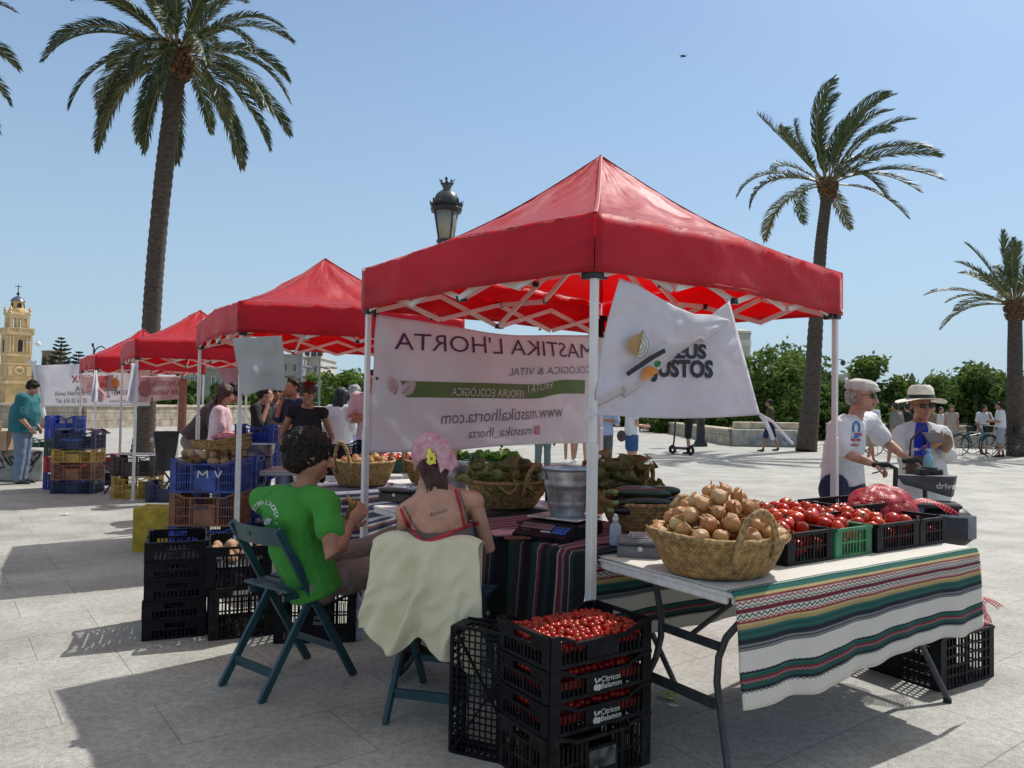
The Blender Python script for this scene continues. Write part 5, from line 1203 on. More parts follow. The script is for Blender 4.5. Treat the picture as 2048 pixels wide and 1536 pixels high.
# ---------------------------------------------------------------- baskets
def basket(c, rx, ry, h, label, rz=0, base=.72, handles=True, group='esparto baskets', hz=0, hang=0, hh=.14):
    t = empty('esparto_basket', c, label, 'basket', group); c = V(c); R = Matrix.Rotation(rz, 3, 'Z')
    mb = MB(); per = math.pi*(rx+ry)
    def P(u, v, ins=0):
        a = u*math.tau; k = base+(1-base)*v**.8+.02*math.sin(v*3); wob = 1+.012*math.sin(a*3+1)+.01*math.sin(a*5)
        z = h*v*(1+.06*math.cos(2*a)*v+.025*math.sin(a*3)*v)
        return c+R @ V(((rx*k-ins)*wob*math.cos(a), (ry*k-ins)*wob*math.sin(a), z+.003))
    mb.grid(P, 64, 16); mb.uv = [[(a*per/2.2*1.0, b*h/.22) for a, b in q] for q in mb.uv]
    n0 = len(mb.f); mb.grid(lambda u, v: P(1-u, v, .014), 48, 8)
    mb.uv[n0:] = [[(a*per/2.2, b*h/.22) for a, b in q] for q in mb.uv[n0:]]
    mb.add([P(i/32, 0) for i in range(32)][::-1], [list(range(32))])
    mb.add([P(i/32, .15, .014) for i in range(32)], [list(range(32))])
    mb.build('basket_body', STRAW, t, smooth=60)
    rm = MB(); rm.tube([P(i/64, 1, .007) for i in range(65)], [.0115+.002*(i % 2) for i in range(65)], 7); rm.build('rim', STRAWD, t, smooth=True)
    if handles:
        for sgn in (0, .5):
            H = MB(); a0 = sgn+hang
            b0 = P(a0-.055, .55, -.012); b1 = P(a0-.05, .98, -.008); e0 = P(a0+.055, .55, -.012); e1 = P(a0+.05, .98, -.008); mid = P(a0, 1, -.02)
            pts = [b0, b1]
            for k in range(1, 10): f = k/10; q = b1.lerp(e1, f); q.z += hh*math.sin(math.pi*f)**.6; q += (mid-c).normalized()*.02*math.sin(math.pi*f); pts.append(q)
            pts += [e1, e0]; H.tube(pts, [.013+.002*(i % 2) for i in range(len(pts))], 9, rnd=True); H.build('handle', STRAWD, t, smooth=True)
    return t
def heap(c, rx, ry, h0, hgt, rad, protos, label, cat, group, seed, rz=0, layers=2, kids=True, shape=1.6):
    r = random.Random(seed); R = Matrix.Rotation(rz, 3, 'Z'); pts = []; out = []
    c = V(c)
    for lay in range(layers):
        k = 1-lay*rad*1.55/max(rx, .01); tries = 0
        loc = []
        while tries < 1500:
            tries += 1; a = r.random()*math.tau; q = math.sqrt(r.random()); x, y = q*math.cos(a)*rx*k, q*math.sin(a)*ry*k
            z = h0+hgt*max(0, 1-q**shape)-lay*rad*1.5
            p = V((x, y, z))
            if all((p-o_).length > rad*1.72 for o_ in loc): loc.append(p)
        out += loc
    for p in out: put(protos[r.randrange(len(protos))], c+R @ p+V((0, 0, r.uniform(-.1, .15)*rad)), rad*r.uniform(.8, 1.12), (r.uniform(-1.1, 1.1), r.uniform(-1.1, 1.1), r.uniform(0, 6.3)), label, cat, group, kids)
    return len(out)
def berries(o, dims, z0, rad, n, label, seed):
    r = random.Random(seed); mb = MB(); M = Matrix.Rotation(o.rotation_euler[2], 3, 'Z'); L, Wd, H = dims
    for i in range(n): mb.ell(V(o.location)+M @ V((r.uniform(-.5, .5)*(L-.06), r.uniform(-.5, .5)*(Wd-.06), z0+r.uniform(-.3, .3)*rad)), (rad, rad, rad), n=10, m=7)
    return tag(mb.build('cherry_tomatoes', CHER, smooth=True), label, 'tomatoes', kind='stuff')
ob_c = rt(.215, .255); ob_c.z = ZT+.012
basket(ob_c, .295, .245, .155, 'large round esparto basket overflowing with onions, at the front of the white table', rz=ANG_T, base=.72, hang=-.28, hh=.11)
heap(ob_c, .268, .218, .150, .185, .0365, ONIS, 'golden onion with papery skin heaped in the large front basket', 'onion', 'onions in the large front basket', 3, rz=ANG_T, layers=2, shape=1.25)
heap(rt(.395, .205, ZT+.02)+V((0, 0, .11)), .10, .08, .02, .06, .035, ONIS, 'golden onion spilling over the right rim of the front basket', 'onion', 'onions spilling to the right of the front basket', 44, rz=ANG_T, layers=1)
# ---------------------------------------------------------------- tomato crates on the white table
TC = [(1572, 1665, 1137, 1122, .135, BLACKP, 'black crate of mixed tomatoes beside the onion basket', 'big'), (1668, 1748, 1122, 1111, .13, GREENP, 'green crate of red tomatoes between two black crates', 'med'),
      (1752, 1836, 1110, 1096, .13, BLACKP, 'black crate of orange-red tomatoes right of the green crate', 'med2'), (1838, 1892, 1096, 1087, .13, BLACKP, 'black crate at the right end of the table under the red net sack', 'net')]
tcr = []
for i, (u0, u1, v0, v1, H, m, lb, kind) in enumerate(TC):
    a = gp(u0, v0, ZT); b = gp(u1, v1, ZT); w = (b-a).dot(EX); w = max(.24, w); dep = .46
    s0 = (a-A_).dot(EX); t0 = max(.05, (a-A_).dot(EY)); c = rt(s0+w/2, t0+dep/2, ZT+.009)
    dims = (round(dep, 3), round(w-.006, 3), H)
    o = crate(c, ANG_T+math.pi/2, dims, 'open', m, lb, 'crates of tomatoes on the white table'); tcr.append((o, dims, kind, c))
o, d, k, c = tcr[0]
fill_crate(o, d, .045, .036, 2, TOMS+[PLUM], 'red or yellowish tomato in the black crate beside the onion basket', 'tomato', 'tomatoes in the crate beside the onions', 11, heap=.055)
o, d, k, c = tcr[1]
fill_crate(o, d, .045, .036, 2, [PLUM, TOMS[0]], 'smooth red tomato in the green crate', 'tomato', 'tomatoes in the green crate', 12, heap=.05)
o, d, k, c = tcr[2]
fill_crate(o, d, .05, .037, 2, TOMS, 'orange-red tomato in the black crate right of the green one', 'tomato', 'tomatoes in the third crate', 13, heap=.035)
o, d, k, c = tcr[3]
berries(o, d, .06, .016, 260, 'loose cherry tomatoes filling the rightmost crate on the white table', 14)
# big beef tomatoes piled behind
r = random.Random(5)
for i, (u, v, rr) in enumerate([(1657, 1027, .047), (1607, 1030, .04), (1632, 1047, .043), (1690, 1036, .04), (1663, 1050, .045), (1700, 1052, .034), (1590, 1052, .038), (1617, 1066, .034), (1650, 1070, .038), (1730, 1044, .03)]):
    d = 3.62+(1060-v)*.012; put(TOMS[i % 3], at(u, v, d), rr, (r.uniform(-.5, .5), r.uniform(-.5, .5), r.random()*6), 'big beef tomato on top of the tomato pile, in front of the right tent leg', 'tomato', 'big tomatoes on top of the pile')
hid = rt(1.12, .60, ZT+.009); o = crate(hid, ANG_T, (.5, .3, .15), 'open', BLACKP, 'black crate behind the tomato pile, partly hidden', 'crates at the back of the white table')
fill_crate(o, (.5, .3, .15), .06, .038, 2, TOMS, 'red tomato in the half hidden crate behind the pile', 'tomato', 'tomatoes in the back crate', 16, heap=.05)
hid2 = rt(1.66, .60, ZT+.009); o = crate(hid2, ANG_T, (.5, .3, .17), 'open', BLACKP, 'black crate at the back right carrying the red net sack', 'crates at the back of the white table')
berries(o, (.5, .3, .17), .12, .017, 260, 'loose cherry tomatoes in the crate under the red net sack', 17)
# red net sacks of onions
NETM = None
def net_mat():
    m = bpy.data.materials.new('red_net'); m.use_nodes = True; n = m.node_tree.nodes; l = m.node_tree.links; p = n['Principled BSDF']; p.inputs['Base Color'].default_value = (.55, .02, .035, 1); p.inputs['Roughness'].default_value = .45
    tc = n.new('ShaderNodeTexCoord'); tb = n.new('ShaderNodeBsdfTransparent'); mx = n.new('ShaderNodeMixShader')
    sx = n.new('ShaderNodeSeparateXYZ'); l.new(tc.outputs['UV'], sx.inputs[0]); vals = []
    for k in range(2):
        a = n.new('ShaderNodeMath'); a.operation = 'PINGPONG'; l.new(sx.outputs[k], a.inputs[0]); a.inputs[1].default_value = .5
        b = n.new('ShaderNodeMath'); b.operation = 'LESS_THAN'; l.new(a.outputs[0], b.inputs[0]); b.inputs[1].default_value = .16; vals.append(b)
    q = n.new('ShaderNodeMath'); q.operation = 'MAXIMUM'; l.new(vals[0].outputs[0], q.inputs[0]); l.new(vals[1].outputs[0], q.inputs[1])
    l.new(q.outputs[0], mx.inputs[0]); l.new(tb.outputs[0], mx.inputs[1]); l.new(p.outputs[0], mx.inputs[2]); l.new(mx.outputs[0], n['Material Output'].inputs[0]); return m
NETM = net_mat(); PINKON = randmat('pink_onion_skin', [(.50, .16, .13), (.55, .22, .17), (.42, .11, .10)], .4, bump=.2)
def netsack(c, rx, ry, rz_, label, seed, tail, ang=0):
    r = random.Random(seed); t = empty('net_sack', c, label, 'net sack', 'red net sacks of onions'); c = V(c); R = Matrix.Rotation(ang, 3, 'Z')
    mb = MB(); pts = []
    tr = 0
    while tr < 900 and len(pts) < 34:
        tr += 1; a = r.random()*6.283; q = math.sqrt(r.random()); p = V((q*math.cos(a)*(rx-.03), q*math.sin(a)*(ry-.03), r.uniform(.03, max(.04, rz_*1.0*(1-q**2.2)))))
        if all((p-o_).length > .056 for o_ in pts): pts.append(p)
    for p in pts: mb2 = MB(); mb2.ell(c+R @ p, (.034, .034, .03), n=14, m=9); mb2.build('bagged_onion', PINKON, t, smooth=True)
    nb = MB()
    def sh(u, v):
        th = v*math.pi*.52; a = u*math.tau; k = 1+.09*nz((math.cos(a)*2, math.sin(a)*2, v*3+seed), 1.6); return c+R @ V(((rx+.008)*math.sin(th)*math.cos(a)*k, (ry+.008)*math.sin(th)*math.sin(a)*k, (rz_+.035)*math.cos(th)*k+.004))
    nb.grid(sh, 40, 16)
    nb.uv = [[(a*90, b*30) for a, b in q] for q in nb.uv]
    n0 = len(nb.f); T0 = c+R @ V((tail[0]*rx*.6, tail[1]*ry*.6, rz_*.35)); dr = (R @ V(tail)).normalized(); sd_ = V((-dr.y, dr.x, 0))
    nb.grid(lambda u, v: T0+dr*v*.24+sd_*(u-.5)*(.10+.10*v)+V((0, 0, .05*math.sin(v*3)+.015*math.sin(u*14)*v-.03*v)), 14, 12)
    nb.uv[n0:] = [[(a*14, b*18) for a, b in q] for q in nb.uv[n0:]]
    nb.build('net', NETM, t); return t
NS1 = at(1762, 1042, 4.25); netsack((NS1.x, NS1.y, ZT+.10), .22, .16, .12, 'red net sack of pink onions lying on the crates at the table end', 4, (.8, -.75, 0), ANG_T)
# ---------------------------------------------------------------- small things on the tables
def cashbox(c, ang, dims, m, label, name='cash_box'):
    t = empty(name, c, label, 'cash box', rz=ang); L, Wd, H = dims
    b = MB(); b.box((0, 0, H*.34), (L, Wd, H*.68), None, .008); b.build('box_body', m, t, local=True)
    b = MB(); b.box((0, 0, H*.85), (L+.004, Wd+.004, H*.3), None, .010); l_ = b.build('lid', m, t, local=True)
    b = MB(); b.box((0, 0, H+.003), (L*.42, Wd*.5, .007), None, .002); b.tube([(-.05, 0, H), (-.045, 0, H+.018), (.045, 0, H+.018), (.05, 0, H)], .005, 6); b.build('handle', STEEL, l_, local=True)
    b = MB(); b.tube([(0, -Wd/2, H*.55), (0, -Wd/2-.008, H*.55)], .011, 12); b.build('lock', STEEL, t, local=True)
    return t
p = gp(1277, 1120, ZT); t = cashbox((p.x+.02, p.y+.08, ZT+.001), ANG_T-.75, (.20, .16, .085), mat('grey_plastic', (.12, .125, .135), .4, .05, 10), 'grey cash box next to the big onion basket', 'cash_box')
q = MB(); text_on(q, 'NORTEK', .012, lambda x, y: V((x-.03, -.081, .035+y))); q.build('lettering', mat('faint_ink', (.3, .3, .32), .5), t, local=True)
p = gp(785, 1010, ZT); cashbox((p.x+.03, p.y+.12, ZT+.012), ANG_T-.9, (.24, .17, .09), mat('black_box', (.012, .012, .014), .3), 'black metal cash box in front of the woven baskets')
# spray bottle
p = gp(1232, 1098, ZT); sp = empty('spray_bottle', (p.x, p.y+.03, ZT), 'clear spray bottle with blue liquid beside the near tent pole', 'spray bottle'); b = MB(); c = V((p.x, p.y+.03, ZT+.012))
b.lathe([(.024, 0), (.028, .004), (.028, .085), (.022, .10), (.012, .108), (.012, .118)], 16, c, cap=True); b.build('bottle', glassy('clear_plastic', (.8, .85, .9), .35), sp, smooth=40)
b = MB(); b.lathe([(.0255, .004), (.0255, .06)], 14, c, cap=True); b.build('liquid', mat('pale_blue_liquid', (.15, .32, .45), .2), sp, smooth=40)
b = MB(); b.lathe([(.014, .118), (.014, .13), (.01, .135)], 12, c, cap=True); b.box(c+V((0, -.008, .142)), (.014, .04, .012), None, .003); b.build('nozzle', WHITE, sp)
# scale with bucket
def bucket(c, r0, r1, h, label, rz=0):
    t = empty('metal_bucket', c, label, 'bucket', 'galvanised metal buckets'); c = V(c); b = MB()
    P = [(r0-.01, .012), (r0, 0), (r0+.002, .01)]
    for k in range(1, 20): f = k/20; P.append((r0+(r1-r0)*f+(.0035 if k in (5, 13, 14) else 0), h*f))
    P += [(r1, h), (r1+.006, h+.004), (r1+.004, h+.010), (r1-.003, h+.006), (r1-.004, h), (r0-.004, .016), (.001, .016)]
    b.lathe(P, 40, c); b.build('bucket_body', STEEL, t, smooth=50)
    for s in (0, math.pi):
        e = MB(); dv = V((math.cos(s+rz), math.sin(s+rz), 0)); e.box(c+dv*(r1+.002)+V((0, 0, h-.03)), (.012, .04, .04), Matrix.Rotation(s+rz, 3, 'Z'), .003); e.tube([c+dv*(r1)+V((0, 0, h-.025)), c+dv*(r1+.018)+V((0, 0, h-.025))], .008, 8); e.build('handle_lug', STEEL, t)
    b = MB(); dv = V((math.cos(rz), math.sin(rz), 0)); sd_ = V((-dv.y, dv.x, 0)); b.tube([c+dv*(r1+.014)*math.cos(a)+sd_*(r1+.02)*.97*math.sin(a)+V((0, 0, h-.025-.03*math.sin(a))) for a in [i*math.pi/16 for i in range(17)]], .003, 6); b.build('bail', STEEL, t)
    return t
p = gp(1118, 1082, ZT); sca = empty('shop_scale', (p.x, p.y, ZT), 'black electronic shop scale with blue keypad under the metal bucket', 'scale', rz=0); O = V((p.x+.03, p.y+.11, ZT+.018)); Rs = Matrix.Rotation(-.62, 3, 'Z')
b = MB(); b.box(O+V((0, 0, .035)), (.32, .26, .07), Rs, .012); b.build('scale_body', BLACKP, sca)
b = MB(); pr = [(-.15, -.13, .07), (.15, -.13, .07), (.15, -.24, .018), (-.15, -.24, .018)]; Q = [O+Rs @ V(x) for x in pr]; b.add(Q+[V((x.x, x.y, O.z+.0)) for x in Q], [[0, 3, 2, 1][::-1], [3, 7, 6, 2][::-1], [0, 1, 5, 4][::-1], [1, 2, 6, 5][::-1], [0, 4, 7, 3][::-1]]); pan = b.build('front_panel', BLACKP, sca)
nrm = (Q[1]-Q[0]).cross(Q[3]-Q[0]); nrm = nrm if nrm.z > 0 else -nrm; nrm.normalize(); ux = (Q[1]-Q[0]).normalized(); uy = nrm.cross(ux)
ctr_ = (Q[0]+Q[1]+Q[2]+Q[3])/4; Mp = Matrix((ux, uy, nrm)).transposed()
b = MB(); b.box(ctr_+ux*-.045+uy*.018+nrm*.002, (.17, .032, .003), Mp); b.build('display', mat('lcd_grey', (.10, .11, .12), .15), sca)
fr = MB()
for a in (-1, 1): fr.box(ctr_+ux*-.045+uy*(.018+a*.019)+nrm*.003, (.18, .003, .004), Mp); fr.box(ctr_+ux*(-.045+a*.089)+uy*.018+nrm*.003, (.003, .04, .004), Mp)
fr.build('display_frame', GREYM, sca)
b = MB()
for i in range(5):
    for j in range(4): b.box(ctr_+ux*(.065+i*.016)+uy*(.024-j*.015)+nrm*.002, (.013, .011, .004), Mp)
b.build('keypad', mat('blue_keys', (.03, .10, .35), .4, .3, 60), sca)
b = MB()
for i in range(4): b.box(ctr_+ux*(.0+i*.014)+uy*-.02+nrm*.002, (.010, .012, .004), Mp)
b.build('function_keys', mat('white_keys', (.5, .5, .52), .4), sca)
b = MB(); text_on(b, 'EPELSA', .014, flat(ctr_+ux*-.09+uy*-.02, ux, uy, nrm, .002)); b.build('lettering', GREYM, sca)
b = MB(); b.box(O+V((0, .02, .084)), (.30, .24, .012), Rs, .006); b.build('weighing_plate', STEEL, sca)
p = at(1131, 1036, 3.93)
bucket((O.x+.02, O.y+.03, O.z+.091), .088, .132, .235, 'galvanised bucket standing on the shop scale, left of the near pole', rz=.3)
p = gp(908, 1000, ZT); bucket((p.x, p.y, ZT+.015), .10, .135, .24, 'galvanised bucket behind the woman in the pink headscarf', rz=.5)
# papers, phone
p = gp(1020, 1072, ZT); nb_ = MB(); nb_.box((p.x, p.y, ZT+.018), (.20, .14, .008), Matrix.Rotation(.35, 3, 'Z')); tag(nb_.build('notebook', mat('pink_paper', (.55, .32, .34), .8)), 'pink sheet of paper lying on the serape table', 'paper')
p = gp(1062, 1052, ZT); nb_ = MB(); nb_.box((p.x, p.y, ZT+.024), (.16, .075, .009), Matrix.Rotation(.75, 3, 'Z'), .003); tag(nb_.build('mobile_phone', mat('phone_glass', (.02, .02, .022), .12)), 'dark mobile phone lying near the scale', 'phone')
p = gp(1035, 1085, ZT); nb_ = MB(); nb_.box((p.x, p.y, ZT+.022), (.13, .05, .012), Matrix.Rotation(.2, 3, 'Z'), .004); tag(nb_.build('pencil_case', mat('brown_leather', (.12, .03, .02), .5)), 'small brown leather case beside the scale', 'case')
# leafy things
def leaf_grid(base, d, up, L, Wd, seed, curl=.5, ruf=.06):
    d = V(d).normalized(); sd_ = d.cross(V(up)).normalized(); nn = sd_.cross(d)
    def fn(u, v):
        x = (u-.5)*2; w = Wd*(math.sin(math.pi*min(.985, (.05+v*.88)))**.38)*(.9+.1*math.sin(v*9+seed)); e = abs(x)**2
        return V(base)+d*L*(v-.12*v*v*curl)+sd_*x*w/2+nn*(-curl*L*.55*v*v+.25*Wd*e+ruf*L*e*math.sin(v*19+seed+x*5)+.02*L*math.sin(v*31+seed*2+x*9)*e)
    return fn
def leafbunch(c, n, L, Wd, seed, m, label, name='leafy_greens', spread=.9, cat='leafy vegetable', group='leafy greens in the baskets', el=(.25, 1.4), kn='leaf', rad=.05):
    t = empty(name, c, label, cat, group); r = random.Random(seed); c = V(c)
    for i in range(n):
        a = i*2.39996+r.uniform(-.3, .3); e = el[0]+(el[1]-el[0])*((i+.5)/n); d = V((math.cos(a)*math.cos(e)*spread, math.sin(a)*math.cos(e)*spread, math.sin(e)))
        mb = MB(); mb.grid(leaf_grid(c+V((math.cos(a), math.sin(a), 0))*rad*(1-(i+.5)/n), d, V((0, 0, 1)) if e < 1.2 else V((math.cos(a), math.sin(a), .2)), L*r.uniform(.7, 1.15), Wd*r.uniform(.9, 1.25), i+seed, r.uniform(.1, .9), .085), 12, 14)
        o = mb.build(kn, m, t, smooth=True); thicken(o, .0012)
    return t
p = gp(1003, 1028, ZT); bc = V((p.x+.03, p.y+.20, ZT+.014)); basket(bc, .27, .2, .17, 'wide dark esparto basket full of cabbages beside the metal buckets', rz=.25, base=.66, hang=-.16, hh=.11)
for i, (dx, dy, dz, L, m) in enumerate([(-.12, -.02, .10, .19, LEAFC), (.02, .03, .12, .20, LEAFD), (.14, -.02, .10, .17, LEAFC), (-.02, -.08, .11, .16, LEAFC), (-.16, .08, .12, .17, LEAFD), (.1, .1, .12, .18, LEAFD)]):
    leafbunch(bc+V((dx, dy, dz)), 13, L, L*.95, 30+i, m, ['pale cabbage at the left of the cabbage basket', 'dark leafed cabbage in the middle of the basket', 'cabbage at the right under the basket handle', 'front cabbage leaning on the basket rim', 'brownish green cabbage behind the metal bucket', 'dark cabbage at the back of the basket'][i], 'cabbage', cat='cabbage', group='cabbages in the wide basket')
p = gp(1235, 1034, ZT); bc2 = V((p.x+.02, p.y+.15, ZT+.014)); basket(bc2, .22, .17, .13, 'reddish esparto basket of chard half hidden by the near pole', rz=.2, base=.7, hang=-.12, hh=.16)
for i, (dx, dy, dz, L, m) in enumerate([(-.10, 0, .09, .20, LEAFD), (.02, .04, .13, .26, LEAFD), (.12, .0, .08, .20, LEAFC), (0, -.08, .08, .16, LEAFD)]):
    leafbunch(bc2+V((dx, dy, dz)), 12, L, L*.8, 50+i, m, ['chard bunch just left of the near pole', 'tall upright chard bunch right of the near pole', 'small pale lettuce beside the zucchini', 'low chard bunch in front of its basket handle'][i], 'chard', cat='chard', el=(.4, 1.45), group='chard bunches in the reddish basket')
p = gp(1290, 1078, ZT); zc = V((p.x+.05, p.y+.22, ZT+.012)); basket(zc, .26, .2, .15, 'esparto basket of zucchini and aubergines behind the onion basket', rz=.3, base=.7, handles=False)
r = random.Random(9)
for i in range(15):
    lay = i//6; k = i % 6; p_ = ZUCS[i % 3] if (i % 7) else EGGP
    put(p_, zc+V((-.02+r.uniform(-.03, .03), -.13+k*.052+lay*.02, .12+lay*.042)), 1, (0, 0, 0), ('dark green zucchini lying in the basket behind the onions' if p_ is not EGGP else 'shiny black aubergine lying among the zucchini'), ('zucchini' if p_ is not EGGP else 'aubergine'), ('zucchini in the basket' if p_ is not EGGP else 'aubergines in the basket'), sz=(.30, .34, .34)).rotation_euler = (r.uniform(-1, 1), r.uniform(-.12, .12), .35+math.pi*(r.random() < .8)+r.uniform(-.15, .15))
# far onion basket and its neighbour
c1 = qt(.42, .22, ZT+.012); basket(c1, .27, .2, .19, 'esparto basket of onions on the far table, next to the left tent pole', rz=.65, base=.7, hang=-.42, hh=.15)
heap(c1, .22, .155, .17, .06, .041, ONIS, 'pale onion in the far basket beside the left tent pole', 'onion', 'onions in the far basket', 8, rz=.65, layers=1)
c2 = qt(1.0, .16, ZT+.012); basket(c2, .22, .17, .17, 'half hidden esparto basket behind the woman in the headscarf', rz=.65, base=.7, hang=.4, hh=.13)
heap(c2, .17, .12, .14, .05, .04, [EGGP], 'dark vegetable in the half hidden basket', 'aubergine', 'dark vegetables in the half hidden basket', 9, rz=.65, layers=1)
# back crates beyond the far table (customer side)
def crate_row(u, v, d, z, dims, mt, rz, label, group, style='shallow'):
    p = at(u, v, d); return crate((p.x, p.y, z), rz, dims, style, mt, label, group)
BK = V((at(860, 960, 7.6).x, 7.6, 0)); folding_table(V((-1.75, 7.35, 0)), V((1, 0, 0)), V((0, 1, 0)), 1.8, .7, 'folding table with greens crates beyond the banner')
for i, (x, m, kind, lb) in enumerate([(-1.55, REDP, 'n', 'red crate on the table beyond the banner, leftmost of its row'), (-1.10, DGREENP, 'p', 'dark green crate of peppers beyond the banner'), (-.60, DGREENP, 'l', 'dark green crate of lettuces beyond the banner'), (-.14, DGREENP, 'l', 'dark green crate of lettuces at the right end of the row beyond the banner')]):
    c = (x, 7.6, ZT+.002); o = crate(c, 0, (.44, .34, .18), 'shallow', m, lb, 'crates of greens beyond the banner')
    if kind == 'l':
        for k in range(5): leafbunch((x-.16+k*.08, 7.52+.1*(k % 2), ZT+.12), 8, .12, .11, 70+i*9+k, LEAFC if k % 2 else mat('bright_lettuce', (.12, .25, .03), .5, .2, 9, trans=.35), 'light green lettuce in the crates beyond the banner', 'lettuce', cat='lettuce', group='lettuces beyond the banner')
    else:
        fill_crate(o, (.44, .34, .18), .13, .036, 1, [TOMS[1]] if kind == 'n' else [PLUM], 'red pepper or tomato in the crates beyond the banner', 'vegetable', 'red vegetables beyond the banner', 90+i)
for (x, y) in ((-.25, 8.0),): pass
o = crate((1.02-.35, 5.15, ZT-.05), .65, (.5, .34, .12), 'shallow', BLACKP, 'black crate rim behind the cabbages, left of the bucket on the scale', 'crates at the customer side'); fill_crate(o, (.5, .34, .12), .06, .035, 1, TOMS, 'tomato in the crate behind the cabbages', 'tomato', 'tomatoes behind the cabbages', 99)
folding_table(V((.25, 4.95, 0)), V((.79, .61, 0)), V((-.61, .79, 0)), .9, .5, 'small table behind the cabbages carrying a black crate')
bpy.data.objects[o.name].location = (.55, 5.42, ZT+.002)
# ---------------------------------------------------------------- foreground crate stack and leaning crate
N_ = gp(1100, 1280, .56); Rr_ = gp(1298, 1241, .56); ang = math.atan2(Rr_.y-N_.y, Rr_.x-N_.x); ex = V((math.cos(ang), math.sin(ang), 0)); ey = V((-ex.y, ex.x, 0))
SD = (.50, .34, .12); SC0 = V((N_.x, N_.y, 0))+ex*.25+ey*.17
zz_ = 0.0; DD = (.50, .34, .20)
dk = crate(SC0, ang, DD, 'deep', DUSTP, 'dusty dark crate at the bottom of the front crate stack', 'front crate stack')
q = MB(); q.box((0, -.1775, .085), (.13, .002, .07)); q.build('worn_label', mat('worn_label', (.09, .085, .075), .8, .5, 30), dk, local=True)
tops = ['lowest shallow black crate of cherry tomatoes in the front stack', 'middle black crate of cherry tomatoes in the front stack', 'top black crate of sunlit cherry tomatoes in the front stack']
for k in range(3):
    o = crate(SC0+V((0, 0, .202+k*.122)), ang+(.004*k), SD, 'shallow', BLACKP, tops[k], 'front crate stack')
    if k < 2:
        q = MB(); yy = -SD[1]/2-.0075
        text_on(q, 'Cítricos', .030, lambda x, y: V((x-.012, yy, .052+y)), bold=.012, align='LEFT'); 
        text_on(q, 'Belamon', .030, lambda x, y: V((x-.012, yy, .027+y)), bold=.012, align='LEFT'); text_on(q, 'S.L.', .011, lambda x, y: V((x+.115, yy, .022+y)), bold=.02, align='LEFT')
        q.build('lettering', INKW, o, local=True)
        q = MB()
        for dx, dz in ((-.038, .028), (-.022, .026)): q.add([V((dx+.0105*math.cos(a), yy, dz+.0125*math.sin(a))) for a in [i*math.tau/16 for i in range(16)]], [list(range(16))])
        for pts in ([(-.036, .040), (-.046, .060), (-.040, .066), (-.032, .045)], [(-.034, .044), (-.024, .060), (-.010, .058), (-.018, .048)]): q.add([V((x, yy-.0004, z)) for x, z in pts], [[0, 1, 2, 3]])
        q.build('fruit_logo', INKW, o, local=True)
        Rm = Matrix.Rotation(ang, 3, 'Z')
        rr = random.Random(k+40)
        for row in range(2):
            for i in range(15): put(CHERP, V(o.location)+Rm @ V((-.205+i*.029+rr.uniform(-.006, .006), -.125+row*.03, .078+rr.uniform(-.004, .008)-row*.0)), .0145, rot_any(rr), 'shaded cherry tomato in the two lower tomato crates', 'cherry tomato', 'cherry tomatoes in the lower crates', kids=False)
        for row in range(7): put(CHERP, V(o.location)+Rm @ V((-.215, -.11+row*.03, .078)), .0145, rot_any(rr), 'shaded cherry tomato in the two lower tomato crates', 'cherry tomato', 'cherry tomatoes in the lower crates', kids=False)
        bd = MB(); bd.box(V(o.location)+Rm @ V((0, 0, .045)), (.46, .30, .03), Rm); tag(bd.build('tomato_layer', CHER), 'hidden layer of cherry tomatoes inside a lower crate', 'tomatoes', kind='stuff')
    else:
        topo = o
bd = MB(); Rm = Matrix.Rotation(ang, 3, 'Z')
berries(topo, SD, .05, .0148, 330, 'lower cherry tomatoes in the top crate of the front stack', 22); berries(topo, SD, .068, .0148, 120, 'cherry tomatoes between the uppermost ones of the top front crate', 23)
fill_crate(topo, SD, .080, .0148, 1, [CHERP], 'glossy cherry tomato in the top crate of the front stack', 'cherry tomato', 'cherry tomatoes in the top front crate', 21, heap=.018, jit=.5, keep=.92)
# crate standing on its short side, leaning against the stack
Lp = gp(925, 1560, 0); lc = V((-.205, 2.98, .25)); 
lean = crate((0, 0, 0), 0, (.50, .34, .13), 'grid', BLACKP, 'black crate standing on its side against the front stack, bottom grid facing the camera', 'front crate stack')
ax_z = V((-.80, -.60, 0))          # bottom faces camera-left
ax_x = V((0, 0, 1)); 
nrmv = V((-.42, -.91, 0)).normalized()
Mz = -nrmv; My = Mz.cross(V((0, 0, 1))).normalized(); Mx_ = V((0, 0, 1))
M3 = Matrix((Mx_, Mz.cross(Mx_), Mz)).transposed().to_4x4(); lean.matrix_world = Matrix.Translation(V((-.075, 3.06, .255))) @ M3
# ---------------------------------------------------------------- black crates beside the green chair
a = gp(285, 1283); b = gp(403, 1272); an2 = math.atan2(b.y-a.y, b.x-a.x); e1 = V((math.cos(an2), math.sin(an2), 0)); e2 = V((-e1.y, e1.x, 0)); S5 = (.50, .34, .113); c5 = V((a.x, a.y, 0))+e1*.17+e2*.25
nm5 = ['bottom', 'second', 'third', 'fourth', 'top']
for k in range(5): crate(c5+V((0, 0, k*.114))+V((rnd.uniform(-.004, .004), rnd.uniform(-.004, .004), 0)), an2+math.pi/2+rnd.uniform(-.015, .015), S5, 'shallow', BLACKP, f'empty shallow black crate, {nm5[k]} of five stacked left of the green chair', 'stack of empty black crates')
a = gp(418, 1283); c6 = V((a.x, a.y, 0))+e1*.18+e2*.27
crate(c6, an2+math.pi/2, (.52, .36, .30), 'deep', DUSTP, 'dusty brownish black crate under the open potato crate', 'potato crates'); o = crate(c6+V((-.01, .0, .302)), an2+math.pi/2-.05, (.52, .36, .24), 'deep', BLACKP, 'tall black crate of potatoes beside the green chair', 'potato crates')
